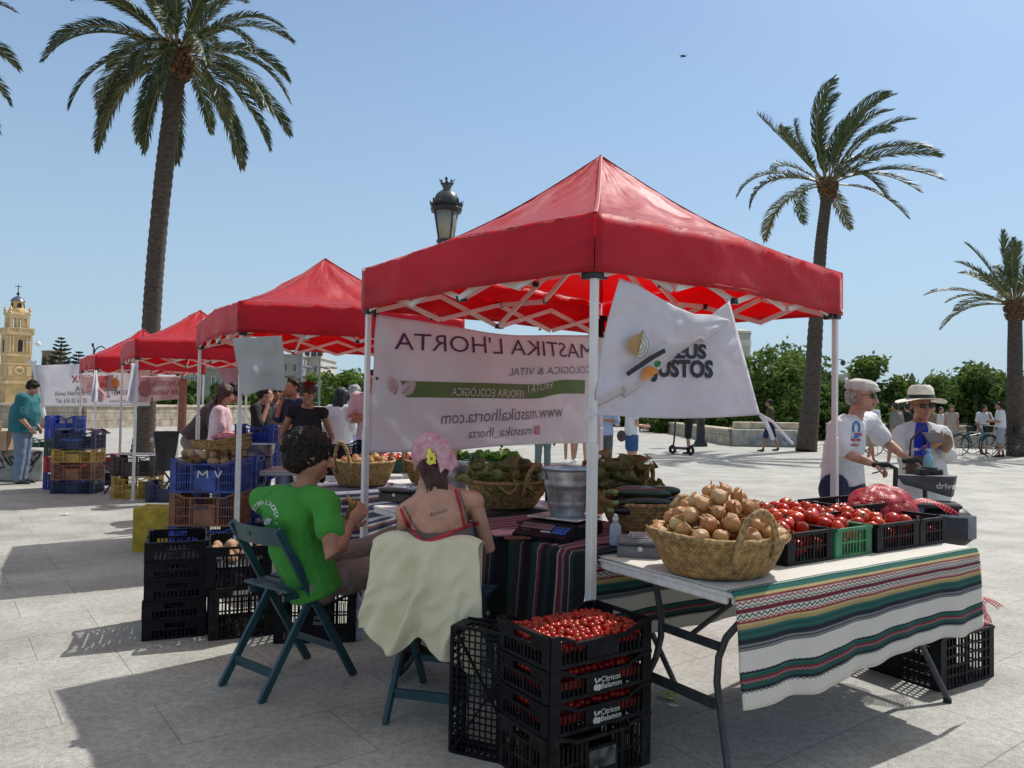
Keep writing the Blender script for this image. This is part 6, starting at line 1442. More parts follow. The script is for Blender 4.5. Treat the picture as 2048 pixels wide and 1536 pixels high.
fill_crate(o, (.52, .36, .24), .165, .043, 1, POTS, 'sunlit pale potato in the black crate beside the chair', 'potato', 'potatoes in the black crate', 31, heap=.0, keep=.85)
a = gp(548, 1290); c7 = V((a.x+.20, a.y+.22, 0)); o = crate(c7, .12, (.46, .34, .28), 'deep', BLACKP, 'low black crate on the floor behind the green chair', 'crates behind the green chair')
on_crate_text(o, 'Cítricos', .028, mt=GREYM, dx=.04, dz=.02, dims=(.46, .34, .28)); on_crate_text(o, 'Belamon', .028, mt=GREYM, dx=.04, dz=-.01, dims=(.46, .34, .28))
# water bottle
p = gp(710, 1278); wb = empty('water_bottle', (p.x, p.y, 0), 'large clear water bottle with blue cap standing on the paving', 'water bottle'); b = MB(); P = [(.035, 0), (.042, .005)]
for k in range(14): P.append((.043-.003*(k % 2)-(.006 if 6 < k < 9 else 0), .015+k*.0145))
P += [(.040, .225), (.028, .25), (.014, .265), (.013, .275)]
b.lathe(P, 24, (p.x, p.y, 0), cap=True); b.build('bottle_body', glassy('water_plastic', (.6, .72, .85), .62), wb, smooth=True)
b = MB(); b.lathe([(.036, .003), (.037, .13)], 18, (p.x, p.y, 0), cap=True); b.build('water', glassy('water', (.5, .65, .75), .3, .03), wb, smooth=40)
b = MB(); b.lathe([(.0435, .13), (.0435, .185)], 24, (p.x, p.y, 0)); b.build('paper_label', mat('bottle_label', (.45, .55, .65), .5, .3, 40), wb, smooth=True)
b = MB(); b.lathe([(.017, .27), (.017, .288), (.001, .29)], 14, (p.x, p.y, 0)); b.build('cap', mat('blue_cap', (.02, .15, .45), .4), wb)
# ---------------------------------------------------------------- blue / brown stack of the second tent
a = gp(333, 1118); a = at(333, 1112, 6.8); a.z = 0; BC_ = (.60, .40, .295); anb = .06; cb = V((a.x+.31, a.y+.2, 0))
o = crate(cb, anb, BC_, 'deep', BLUEP, 'bright blue crate at the bottom of the potato stack', 'tall crate stack of the second tent')
o = crate(cb+V((0, 0, .297)), anb, BC_, 'deep', BROWNP, 'brown crate with dark lettering under the blue MV crate', 'tall crate stack of the second tent'); on_crate_text(o, 'COTS', .05, mt=NAVYP, dx=-.03, dz=.03, dims=BC_); on_crate_text(o, 'ALMERIA', .018, mt=NAVYP, dx=.095, dz=.025, dims=BC_)
o = crate(cb+V((0, 0, .594)), anb, BC_, 'deep', mat('faded_blue_plastic', (.035, .06, .25), .5, .3, 12, .15, 90), 'faded blue crate painted MV holding potatoes', 'tall crate stack of the second tent')
q = MB(); yy = -.2115
for pts in ([(-.06, .13), (-.055, .195), (-.02, .155), (.02, .195), (.025, .13)], [(.085, .195), (.115, .135), (.145, .195)]):
    for u0, u1 in zip(pts, pts[1:]): q.bar((u0[0], yy, u0[1]), (u1[0], yy, u1[1]), .013, .003, side=V((0, 0, 1)))
q.build('painted_letters', INKW, o, local=True)
fill_crate(o, BC_, .25, .05, 2, POTS, 'brown potato heaped in the blue MV crate', 'potato', 'potatoes in the blue crate', 33, heap=.04, keep=.8)
ch = V((cb.x+.08, cb.y, .97)); b = empty('woven_tray', ch, 'stack of shallow woven trays on the potatoes', 'tray')
for k in range(3):
    m_ = MB(); m_.grid(lambda u, v: ch+Matrix.Rotation(-.07*k, 3, 'Y') @ V(((.24+.03*v)*math.cos(u*math.tau), (.15+.02*v)*math.sin(u*math.tau), .02*k+.045*v+.035*v*math.cos(u*math.tau)**2)), 36, 5); m_.uv = [[(a_*.5, b_*.3) for a_, b_ in q_] for q_ in m_.uv]; thicken(m_.build('tray', STRAW, b, smooth=True), .006)
pb = MB(); pb.ell(ch+V((.02, 0, .11)), (.13, .08, .035), fn=lambda q: 1+.2*nz(q, 3)); tag(pb.build('paper_bags', mat('white_red_bag', (.55, .35, .36), .6, .5, 30, .4, 30, col2=(.6, .06, .1))), 'crumpled white and red bags on the woven trays', 'bags')
o = crate(cb+V((-.02, .47, 0)), anb, BC_, 'deep', BLUEP, 'blue crate behind the stack, bottom', 'rear crates of the second tent'); crate(cb+V((-.03, .47, .297)), anb, BC_, 'deep', LBLUEP, 'light blue crate behind the brown one', 'rear crates of the second tent'); crate(cb+V((-.02, .47, .594)), anb, BC_, 'deep', LBLUEP, 'light blue crate behind the MV crate', 'rear crates of the second tent')
crate(cb+V((-.12, 1.55, .56)), .1, (.4, .3, .3), 'deep', BLUEP, 'deep blue crate standing left of the brown shirted seller', 'blue crates behind'); crate(cb+V((-.12, 1.55, .86)), .1, (.4, .3, .3), 'deep', BLUEP, 'upper deep blue crate left of the brown shirted seller', 'blue crates behind')
crate(at(468, 912, 8.2), .1, (.32, .3, .24), 'deep', BLUEP, 'blue crate behind the tent pole, right of the woven trays', 'blue crates behind')
a = gp(247, 1111); c = V((a.x+.19, a.y+.15, 0)); y = crate((0, 0, 0), 0, (.40, .38, .24), 'solid', OLIVP, 'olive yellow crate standing on its end on the sunny paving', 'yellow crates'); y.matrix_world = Matrix.Translation(V((c.x, c.y+.02, .2))) @ Matrix.Rotation(.02, 4, 'Z') @ Matrix.Rotation(-math.pi/2, 4, 'X') @ Matrix.Rotation(math.pi/2, 4, 'Z')
# crates under / behind the second tent's table
for i, (u, v, d, m, lb) in enumerate([(520, 1075, 7.4, NAVYP, 'navy crate on the floor under the second tent table'), (520, 1010, 7.4, BLUEP, 'blue crate with pink lettering under the second tent table')]):
    p = at(u, 1075, d); o = crate((p.x, p.y, .02+i*.3), .05, BC_, 'deep', m, lb, 'crates under the second tent table')
    if i: on_crate_text(o, 'RICO', .06, mt=mat('pink_letters', (.5, .08, .2), .5), dims=BC_)
# table of tent 2 with pan and scale, plus black crates
T2o = at(492, 972, 7.6); T2o.z = 0; folding_table(V((-2.65, 7.35, 0)), V((.97, .24, 0)), V((-.24, .97, 0)), 1.0, .6, 'folding table with a metal pan on a scale under the second tent')
p = at(512, 920, 7.7); sc2 = empty('kitchen_scale', (p.x, p.y, ZT), 'old kitchen scale under the round metal pan', 'scale'); b = MB(); b.box((p.x, p.y, ZT+.05), (.26, .22, .09), None, .01); b.lathe([(.12, .1), (.15, .125), (.001, .126)], 24, (p.x, p.y, ZT)); b.build('scale_body', mat('dark_red_metal', (.07, .03, .04), .4), sc2)
b = MB(); b.lathe([(.001, 0), (.15, 0), (.17, .02), (.185, .11), (.195, .115), (.18, .11), (.16, .02), (.001, .012)], 36, (p.x, p.y, ZT+.13)); b.build('round_pan', ALU, sc2, smooth=40)
p = at(537, 905, 7.75); b = MB(); b.lathe([(.035, 0), (.037, .12), (.03, .17), (.012, .2), (.012, .22)], 16, (p.x, p.y, ZT+.03), cap=True); tag(b.build('plastic_bottle', glassy('bluish_plastic', (.5, .6, .75), .5)), 'bluish plastic bottle standing behind the metal pan', 'bottle')
folding_table(V((-1.95, 6.9, 0)), V((.95, .3, 0)), V((-.3, .95, 0)), 1.0, .6, 'folding table behind the curly haired man holding black crates')
for i, (u, v, d, z, m, lb) in enumerate([(640, 930, 7.25, .745, BLACKP, 'black crate behind the curly haired man, lower one'), (665, 900, 7.3, .90, BLACKP, 'black crate behind the curly haired man, upper one')]):
    p = at(u, v, d); o = crate((p.x+.05, p.y, z), .3, (.5, .36, .15), 'shallow', m, lb, 'black crates by the woman in the black top')
    if i: fill_crate(o, (.5, .36, .15), .10, .04, 1, ZUCS[:1] and [EGGP], 'dark aubergine in the black crate near the woman in the black top', 'aubergine', 'aubergines in the far black crate', 77)
# ---------------------------------------------------------------- left stalls
def stack(u, vb, d, rz, items, where, grp, dims=(.60, .40, .26)):
    p = at(u, vb, d); z = 0
    for i, (m, nm, dd) in enumerate(items):
        dm = dd or dims; o = crate((p.x, p.y+.2, z), rz+rnd.uniform(-.02, .02), dm, 'deep', m, f'{nm} crate {where}', grp); z += dm[2]+.002
        yield o, dm
o_ = list(stack(140, 988, 11.4, .1, [(NAVYP, 'dark blue', (.6, .4, .20)), (BROWNP, 'brown', None), (YELP, 'ochre yellow', (.6, .4, .2)), (NAVYP, 'upper dark blue', None)], 'of the mixed stack between bench and farthest tent', 'left mixed crate stack'))
on_crate_text(o_[1][0], 'FRUTAS', .05, mt=mat('orange_label', (.5, .12, .05), .5), dims=o_[1][1], dz=.02); on_crate_text(o_[3][0], 'Martinavarro', .06, mt=LBLUEP, dims=o_[3][1], dz=.02)
pl = MB(); p = o_[3][0].location; pl.grid(lambda u, v: V((p[0]-.3+.66*u, p[1]-.22+.44*v, p[2]+.285+.03*nz((u*5, v*5, 2), 1.5)-.08*max(0, u-.85)*4)), 20, 12); tag(thicken(pl.build('plastic_sheet', mat('dark_plastic_sheet', (.05, .045, .06), .3, .4, 10)), .003), 'crumpled dark plastic sheet on the mixed crate stack', 'plastic sheet')
for o, dm in stack(112, 985, 11.9, .1, [(BLUEP, 'lower blue', None), (REDP, 'red', None), (DGREENP, 'green', None), (BLUEP, 'topmost bright blue', (.45, .36, .36))], 'of the stack left of the mixed one', 'left rear crate stack', (.45, .36, .26)): pass
list(stack(186, 948, 12.6, .1, [(NAVYP, 'dark navy', None), (REDP, 'bright red', None)], 'behind the farthest tent pole', 'far red crates'))
list(stack(66, 905, 15.5, .1, [(YELP, 'small yellow', (.5, .35, .2)), (REDP, 'small maroon', (.5, .35, .15)), (DGREENP, 'small green', (.5, .35, .25))], 'on the ground beside the man in teal', 'crates beside the teal man'))
o_ = list(stack(261, 996, 10.9, .02, [(YELP, 'ochre CHICO', (.56, .4, .32)), (DBROWNP, 'dark brown', (.6, .4, .30))], 'by the third tent pole', 'third tent crate pair')); on_crate_text(o_[0][0], 'CHICO', .055, mt=INKK, dims=o_[0][1], dz=.02)
p = o_[1][0].location; b = MB(); b.box((p[0], p[1], p[2]+.31), (.5, .36, .012)); tag(b.build('newspaper', mat('newsprint', (.5, .5, .5), .8, .3, 40)), 'sheet of newspaper on the dark brown crate', 'newspaper')
list(stack(325, 990, 10.6, .1, [(NAVYP, 'low grey-blue', (.5, .35, .28))], 'on the floor behind the third tent pole', 'low crates'))
# black folding stool and bin, cardboard
p = gp(235, 990); b = MB(); X = lambda a, b_, z0, z1: MB
for (x0, x1) in ((-.25, .05), (.05, -.25)): b.bar((p.x+x0, p.y+.1, .0), (p.x+x1, p.y+.1, .45), .022)
for (x0, x1) in ((.55, .9), (.9, .55)): b.bar((p.x+x0, p.y+.1, .0), (p.x+x1, p.y+.1, .45), .022)
b.bar((p.x-.28, p.y+.1, .46), (p.x+.95, p.y+.1, .46), .03); tag(b.build('trestle', BLACKM), 'thin black trestle legs showing beside the third tent crates', 'trestle')
p = at(322, 1000, 10.3); p.z = 0; b = MB(); b.lathe([(.11, .46), (.18, .98), (.19, .99), (.17, .98), (.10, .48)], 6, (p.x, p.y+.1, 0), cap=False); tag(b.build('black_bag', BLACKR), 'black bag or bin standing beside the palm trunk', 'bin')
p = at(320, 868, 10.6); b = MB(); b.ell(p+V((0, 0, 0)), (.08, .08, .06), fn=lambda q: 1+.2*nz(q, 3)); b.box(p+V((0, 0, -.08)), (.2, .15, .05)); tag(b.build('garlic_heap', mat('pinkish_garlic', (.6, .42, .4), .6, .3, 30)), 'small heap of pinkish garlic beside the palm trunk', 'garlic')
CARD = mat('cardboard', (.40, .26, .15), .85, .1, 6, .05, 40)
p = gp(12, 965); b = empty('cardboard_box', (p.x, p.y, .54), 'open cardboard box on the graffiti bench, at the left edge', 'cardboard box'); x0 = at(28, 905, 12.9); b1 = MB(); b1.box((x0.x-.35, x0.y, .54+.16), (.7, .4, .32), None, .004); b1.build('box_body', CARD, b); b1 = MB(); b1.box((x0.x-.45, x0.y-.05, .54+.40), (.5, .02, .17), Matrix.Rotation(.25, 3, 'X')); b1.build('flap', CARD, b)
p = at(366, 775, 11.8); b = MB(); b.box((p.x, p.y, 1.33), (.09, .09, .84)); b.box((p.x, p.y, 1.5), (.11, .11, .02)); tag(b.build('cardboard_column', mat('reddish_cardboard', (.28, .12, .07), .8)), 'tall reddish cardboard column tied to the third tent pole', 'cardboard')
# crate with net sack behind the right table
a = gp(1760, 1382); b_ = gp(1985, 1345); c = gp(1880, 1384); an3 = math.atan2(gp(1986, 1352).y-c.y, gp(1986, 1352).x-c.x)
e1 = V((math.cos(an3), math.sin(an3), 0)); e2 = V((-e1.y, e1.x, 0)); w3 = (gp(1986, 1352)-c).length
cc = V((c.x, c.y, 0))+e1*w3/2+e2*.29
crate(cc, an3+math.pi/2, (.58, round(w3, 2), .27), 'grid', BLACKP, 'black lattice crate on the ground at the right end of the white table', 'right floor crate')
netsack((cc.x+.17, cc.y+.10, .275), .19, .27, .17, 'red net sack of onions on the floor crate at the right', 9, (.9, -.35, 0), an3)
# litter and leaf scraps
for i, (u, v) in enumerate([(1335, 1396), (132, 1030), (1330, 1250)][:2]):
    p = gp(u, v); b = MB(); rr = random.Random(i)
    for k in range(4): a = rr.random()*6; q = V((p.x+rr.uniform(-.05, .05), p.y+rr.uniform(-.03, .03), .012)); b.add([q+V((.03*math.cos(a+j*1.57)*rr.uniform(.5, 1.2), .03*math.sin(a+j*1.57), rr.uniform(0, .012))) for j in range(4)], [[0, 1, 2, 3]])
    tag(thicken(b.build('leaf_scrap' if i == 0 else 'paper_scrap', mat('yellow_green_scrap', (.35, .4, .12), .7) if i == 0 else WHITE), .002), ['pale green leaf scraps on the sunny paving under the white table', 'small white paper scrap on the sunny paving at the left'][i], ['leaf scrap', 'paper scrap'][i])
for p in PROT:
    for k in KIDS[p.name]: bpy.data.objects.remove(k)
    bpy.data.objects.remove(p)
# ---------------------------------------------------------------- people
from mathutils.bvhtree import BVHTree
EYEM = mat('eye_dark', (.02, .015, .012), .1); EYEW = mat('eye_white', (.6, .58, .55), .3); LENS = mat('dark_lens', (.01, .01, .012), .08); LIP = mat('lip', (.36, .11, .09), .5)
def hand(B, w, d, palm, k=1.0, curl=.35, thumb=1, spread=.12):
    """w wrist, d hand direction, palm: palm normal, thumb: +1/-1 side of the thumb"""
    w = V(w); d = V(d).normalized(); p = V(palm); p = (p-d*p.dot(d)).normalized(); s = d.cross(p)*thumb
    B.e(w+d*.045*k, (.040*k, .048*k, .015*k), (s, d, p))
    for i, (off, ln) in enumerate(((.030, .070), (.011, .078), (-.009, .072), (-.028, .056))):
        a = w+d*.078*k+s*off*k; dd = (d+s*off*spread*18*.3).normalized(); pts = [a]; c = 0
        for j, f in enumerate((.45, .32, .23)):
            c += curl*(.8+.2*j)*1.0; dr = (dd*math.cos(c)+p*math.sin(c)).normalized(); pts.append(pts[-1]+dr*ln*f*k)
        B.cap(pts, [.0098*k, .0092*k, .0085*k, .0078*k], n=7)
    a = w+d*.022*k+s*.032*k; t1 = a+(d*.55+s*.7+p*.35).normalized()*.034*k; t2 = t1+(d*.85+s*.25+p*.5).normalized()*.03*k
    B.cap([a, t1, t2], [.013*k, .0115*k, .0095*k], n=7)
def head(B, c, f, u, k=1.0, old=False):
    f = V(f).normalized(); u = V(u); u = (u-f*u.dot(f)).normalized(); r = f.cross(u); F = (r, f, u)
    P = lambda x, y, z: c+r*x*k+f*y*k+u*z*k
    B.e(P(0, -.012, .032), (.074*k, .094*k, .086*k), F, 18, 12)
    B.e(P(0, .028, -.030), (.060*k, .064*k, .078*k), F, 16, 12)
    B.e(P(0, .066, -.088), (.028*k, .024*k, .020*k), F)
    B.e(P(0, .020, -.078), (.050*k, .052*k, .030*k), F)
    for s in (-1, 1):
        B.e(P(s*.034, .062, -.022), (.024*k, .022*k, .026*k), F); B.e(P(s*.028, .078, .030), (.026*k, .012*k, .009*k), F)
        B.e(P(s*.075, -.002, -.002), (.009*k, .020*k, .031*k), F); B.e(P(s*.077, -.008, -.022), (.008*k, .012*k, .012*k), F)
    B.cap([P(0, .086, .018), P(0, .103, -.008), P(0, .116, -.030)], [.008*k, .0105*k, .014*k]); 
    for s in (-1, 1): B.e(P(s*.012, .100, -.034), (.009*k, .010*k, .008*k), F)
    B.e(P(0, .086, -.058), (.024*k, .012*k, .007*k), F); B.e(P(0, .084, -.069), (.021*k, .012*k, .008*k), F)
    return P, (r, f, u)
def face_parts(par, P, F, k, glasses=False, eyes=True):
    if eyes and not glasses:
        for s in (-1, 1):
            e = MB(); e.ell(P(s*.031, .073, .010), (.0105*k, .0105*k, .0085*k)); eo = e.build('eye', EYEW, par, smooth=True)
            e = MB(); e.ell(P(s*.031, .0815, .010), (.0055*k, .003*k, .0055*k), Matrix(F).transposed()); e.build('iris', EYEM, eo, smooth=True)
    if glasses:
        g = MB(); M = Matrix(F).transposed()
        for s in (-1, 1): g.ell(P(s*.034, .094, .008), (.028*k, .008*k, .020*k), M, 16, 8)
        g.bar(P(-.06, .094, .018), P(.06, .094, .018), .005*k)
        for s in (-1, 1): g.bar(P(s*.062, .090, .015), P(s*.080, .0, .008), .004*k)
        g.build('sunglasses', LENS, par, smooth=30)
    m = MB(); m.ell(P(0, .0925, -.0625), (.020*k, .006*k, .0065*k), Matrix(F).transposed()); m.build('lips', LIP, par, smooth=True)
def hair_short(P, F, k, par, m, vox, seed=0, vol=.005, low=-.05, fringe=.0, lumps=70, curl=.018):
    B = Blob(); r = random.Random(seed); v = vol
    B.e(P(0, -.020, .040), ((.074+v)*k, (.090+v)*k, (.084+v)*k), F, 18, 12)
    B.e(P(0, -.062, -.010), ((.064+v)*k, (.048+v)*k, (.06+v)*k), F)
    for i in range(lumps):
        a = r.uniform(-math.pi, math.pi); z = r.uniform(low, .125); rad = math.sqrt(max(.05, 1-((z-.035)/(.095))**2))
        y = -.018+math.cos(a)*.095*rad; x = math.sin(a)*(.078)*rad
        if y > .055 and z < .075-fringe: continue
        if abs(x) > .05 and y > .02 and z < .03: continue
        rr = curl*r.uniform(.6, 1.2); B.e(P(x*(1+v*6), y*(1+v*4), z), (rr*k, rr*k*1.2, rr*k*.8), F, 8, 6)
    return B.grow('hair', m, vox, par, 1, noise=[(vol*.8, 45, (1, 1, .5)), (vol*.5, 110, (1, 1, .4))])
def person(label, J, k=1.0, vox=.012, skin=SKIN, wd=1.0, female=False, shirt=None, bottom=None, shoes=None, hairm=HAIRB, hair='short', handk=1.0, old=False, glasses=False, hat=None, name='person', group=None, cat='person', hands=({}, {}), wr=.6, tw=1.0, eyes=True, hseed=1, extra=None):
    """J: dict of joints in world space"""
    t = empty(name, V((J['pelvis'].x, J['pelvis'].y, 0)), label, cat, group)
    side = (J['sR']-J['sL']).normalized(); pel, ch, nk = J['pelvis'], J['chest'], J['neck']; wa = pel.lerp(ch, .45) if 'waist' not in J else J['waist']
    g = k*wd; hk = extra.get('hem', 1) if extra else 1; hw = (.155 if female else .150)*g*hk; sw = (.135 if female else .165)*g
    def torso(B, o=0.0, top=1.0, lo=0.0, dep=1.0):
        pts = [pel-(wa-pel)*.25, pel, wa, wa.lerp(ch, .6), ch, ch.lerp(nk, .55), ch.lerp(nk, .9)]
        rad = [(hw*.9+o, .105*g*hk*dep+o), (hw+o, .118*g*hk*dep+o), ((.125 if female else .142)*g*tw+o, .098*g*tw*dep+o), (.145*g*(.95 if female else 1.03)+o, .108*g*tw*dep+o), (sw+o, .108*g*dep+o), (sw*.86+o, .082*g+o), (.070*g+o*.7, .060*g+o*.7)]
        B.cap(pts[:7], rad, side=side, n=18)
    def leg(B, s, o=0.0, upto=2.0, flare=0.0):
        h, kn, an = J['h'+s], J['k'+s], J['a'+s]
        if upto <= 1: B.cap([h, h.lerp(kn, upto*.5), h.lerp(kn, upto)], [(.088*g+o), (.078*g+o), (.066*g+o+flare)], n=14); return
        f = upto-1; B.cap([h, h.lerp(kn, .5), kn, kn.lerp(an, f*.35), kn.lerp(an, f)], [.088*g*(hk*.88 if hk < 1 else 1)+o, .074*g+o, .054*g+o, .053*g+o, (.036*g+(.016*g)*(1-f))+o+flare], n=14)
    def arm(B, s, o=0.0, upto=2.0, flare=0):
        sh, el, wr_ = J['s'+s], J['e'+s], J['w'+s]; a = (.80 if female else 1.0)*g
        B.e(sh, (.056*a+o, .056*a+o, .056*a+o))
        if upto <= 1: B.cap([sh, sh.lerp(el, upto*.5), sh.lerp(el, upto)], [.055*a+o, .050*a+o, .045*a+o+flare], n=12); return
        f = upto-1; B.cap([sh, sh.lerp(el, .5), el, el.lerp(wr_, .3*f), el.lerp(wr_, f)], [.052*a+o, .046*a+o, .039*a+o, .040*a+o, (.026+.012*(1-f))*a+o+flare], n=12)
    B = Blob(); torso(B, -.006 if shirt else 0); 
    for s in 'LR':
        leg(B, s); arm(B, s)
        sc = J['sR'] if s == 'R' else J['sL']; B.cap([ch.lerp(nk, .62)+side*(0), sc], [.052*g, .050*g])
        hd = J.get('hd'+s) or (J['w'+s]-J['e'+s]).normalized(); pm = J.get('palm'+s) or (side*(-1 if s == 'R' else 1))
        hh = dict(curl=.35); hh.update(hands[1] if s == 'R' else hands[0]); hand(B, J['w'+s]+hd*.008, hd, pm, k*handk, thumb=J.get('th'+s, 1), **hh)
        fd = J.get('f'+s) or J['fdir']; a = J['a'+s]; B.cap([a, a+V((0, 0, -.045*k)), a+fd*.10*k+V((0, 0, -.065*k)), a+fd*.16*k+V((0, 0, -.07*k))], [.036*k, .036*k, .030*k, .022*k])
    hc = J['head']; B.cap([ch.lerp(nk, .75), nk, nk.lerp(hc, .5)], [.062*g, .054*k, .052*k])
    P, F = head(B, hc, J['face'], J.get('up', V((0, 0, 1))), k)
    body = B.grow('body', skin, vox, t, 3 if vox > .007 else 5)
    if extra is not None: extra['body'] = body
    face_parts(t, P, F, k, glasses, eyes)
    cv = max(vox, .008)
    if bottom:
        mt, ln, o = bottom[:3]; B = Blob(); pts = [pel-(wa-pel)*.3, pel, pel.lerp(wa, .55)]; oo = min(o, .008); B.cap(pts, [(hw*.93+oo, .105*g*hk+oo), (hw*.97+oo, .112*g*hk+oo), (.130*g*max(1, tw)*hk+oo, .096*g*tw*hk+oo)], side=side, n=18)
        for s in 'LR': leg(B, s, min(o, .018) if ln > 1.2 else o*.7, ln, bottom[3] if len(bottom) > 3 else .008)
        ob = B.grow(bottom[4] if len(bottom) > 4 else 'trousers', mt, cv, t, 3, noise=[(.010*wr, 13, (1, 1, .6)), (.005*wr, 30, (1, 1, .7))])
        if extra is not None: extra['bottom'] = ob
    if shirt:
        mt, ln, o = shirt[:3]; hem = shirt[3] if len(shirt) > 3 else .0; B = Blob()
        low = pel+(pel-wa).normalized()*(.02+hem)*k
        pts = [low, pel, wa, wa.lerp(ch, .6), ch, ch.lerp(nk, .5), ch.lerp(nk, .82)]
        rad = [(hw+o+.014, .118*g*hk+o+.014), (hw+o+.010, .118*g*hk+o+.012), (.140*g*tw+o+.01, .102*g*tw+o+.01), (.150*g+o, .112*g*tw+o), (sw+o, .110*g+o), (sw*.86+o, .086*g+o), (.078*g+o*.5, .066*g+o*.5)]
        B.tube(pts, rad, side=side, n=20)
        for s in 'LR': arm(B, s, o, ln, .010 if ln < 1.5 else .004); sc = J['s'+s]; B.cap([ch.lerp(nk, .55), sc], [.060*g+o*.5, .056*g+o*.6])
        ob = B.grow(shirt[4] if len(shirt) > 4 else 'shirt', mt, cv, t, 3, noise=[(.013*wr, 9, (1, 1, .55)), (.007*wr, 22, (1, 1, .8)), (.003*wr, 55, (1, 1, 1))])
        if extra is not None: extra['shirt'] = ob
    if shoes:
        for s in 'LR':
            fd = J.get('f'+s) or J['fdir']; a = J['a'+s]; B = Blob(); B.cap([a+V((0, 0, -.015*k)), a+V((0, 0, -.045*k)), a+fd*.09*k+V((0, 0, -.060*k)), a+fd*.18*k+V((0, 0, -.068*k))], [.046*k, .046*k, .040*k, .030*k]); B.grow('shoe', shoes, max(vox, .009), t, 2)
    if hair == 'short': hair_short(P, F, k, t, hairm, cv, hseed)
    elif hair == 'curly': hair_short(P, F, k, t, hairm, min(cv, .0048), hseed, vol=.016, low=-.085, fringe=.03, lumps=60, curl=.016)
    elif hair == 'thin':
        B = Blob(); B.e(P(0, -.035, .005), (.078*k, .078*k, .055*k), F, 18, 12); B.e(P(0, -.06, -.03), (.060*k, .045*k, .045*k), F); B.grow('hair', hairm, cv, t, 1, noise=[(.006, 60, (1, 1, .5))])
    elif hair == 'long':
        B = Blob(); v = .013; B.e(P(0, -.020, .040), ((.074+v)*k, (.090+v)*k, (.084+v)*k), F, 18, 12); f, u = F[1], F[2]; L = J.get('hairlen', .30)
        B.tube([P(0, -.045, .05), P(0, -.07, -.04), P(0, -.085, -.04-L*.5), P(0, -.08, -.04-L)], [(.07*k, .05*k), (.085*k, .045*k), (.085*k, .035*k), (.05*k, .02*k)], side=F[0], n=16)
        for s in (-1, 1): B.cap([P(s*.06, .02, .06), P(s*.083, -.01, -.02), P(s*.075, -.03, -.10)], [.03*k, .022*k, .02*k])
        B.grow('hair', hairm, cv, t, 2, noise=[(.010, 40, (1, 1, .25)), (.004, 100, (1, 1, .3))])
    elif hair == 'bun':
        hair_short(P, F, k, t, hairm, cv, hseed); B = Blob(); B.e(P(0, -.10, .07), (.045*k, .045*k, .045*k)); B.grow('hair_bun', hairm, cv, t, 1, noise=[(.008, 60, (1, 1, 1))])
    return t, P, F
def stand(u, v_feet, h=1.72, yaw=0.0, d=None, arms=(None, None), lean=0.0, stride=0.0, headyaw=0.0, headpitch=0.0, female=False, bend=0.0):
    """standing figure; yaw: facing angle, 0 = away from camera (+Y), 90 = right (+X)"""
    base = gp(u, v_feet) if d is None else at(u, v_feet, d); base = V((base.x, base.y, 0)); k = h/1.75; y = math.radians(yaw)
    f = V((math.sin(y), math.cos(y), 0)); r = V((f.y, -f.x, 0)); up = V((0, 0, 1))
    L = lambda x, yy, z: base+r*x*k+f*yy*k+up*z*k
    sw = .165 if female else .19
    tz = lambda z: (math.sin(bend)*max(0, z-.95), .95+math.cos(bend)*(z-.95)) if z > .95 else (0, z)
    T = lambda x, yy, z: L(x, yy+tz(z)[0]+lean*max(0, z-.9)-(0), tz(z)[1])
    J = dict(pelvis=L(0, 0, .95), waist=T(0, -.005, 1.10), chest=T(0, .0, 1.33), neck=T(0, .01, 1.50), sL=T(-sw, 0, 1.42), sR=T(sw, 0, 1.42), fdir=f)
    hy = y+math.radians(headyaw); hp = math.radians(headpitch)+bend*.8; hf = V((math.sin(hy)*math.cos(hp), math.cos(hy)*math.cos(hp), -math.sin(hp))); J['face'] = hf; J['up'] = up
    J['head'] = T(0, .035, 1.625)+hf*.01
    for s, sg, st in (('L', -1, stride), ('R', 1, -stride)):
        J['h'+s] = L(sg*.085, 0, .90); J['k'+s] = L(sg*.095, .02+st*.5, .50); J['a'+s] = L(sg*.10, st-.02, .085+(.03 if st < -.1 else 0))
    for s, sg, a in (('L', -1, arms[0]), ('R', 1, arms[1])):
        sh = J['s'+s]
        if a is None: e_, w_ = (sg*(sw+.05), -.02, 1.13), (sg*(sw+.04), .04, .88)
        elif a == 'front': e_, w_ = (sg*(sw+.04), .04, 1.14), (sg*.10, .28, 1.12)
        elif a == 'face': e_, w_ = (sg*(sw+.06), .10, 1.16), (sg*.08, .13, 1.48)
        elif a == 'cross': e_, w_ = (sg*(sw+.05), .06, 1.14), (-sg*.06, .17, 1.20)
        elif a == 'hip': e_, w_ = (sg*(sw+.16), -.06, 1.18), (sg*.16, .02, 1.03)
        else: e_, w_ = a
        J['e'+s] = T(*e_) if e_[2] > .95 else L(*e_); J['w'+s] = T(*w_) if w_[2] > .95 else L(*w_)
    return J, k
def cast(objs, u, v, lift=.003):
    r = ray(u, v)
    best = None
    for o in objs:
        key = o.name
        if key not in _BV:
            me = o.data; w = parent_world(o); _BV[key] = BVHTree.FromPolygons([V(x.co)+w for x in me.vertices], [tuple(p.vertices) for p in me.polygons])
        h = _BV[key].ray_cast(CAMP, r.normalized())
        if h[0] is not None and (best is None or h[3] < best[2]): best = (h[0], h[1], h[3])
    if best is None: return None, None
    n = best[1] if best[1].dot(r) < 0 else -best[1]
    return best[0]+n*lift, n
_BV = {}
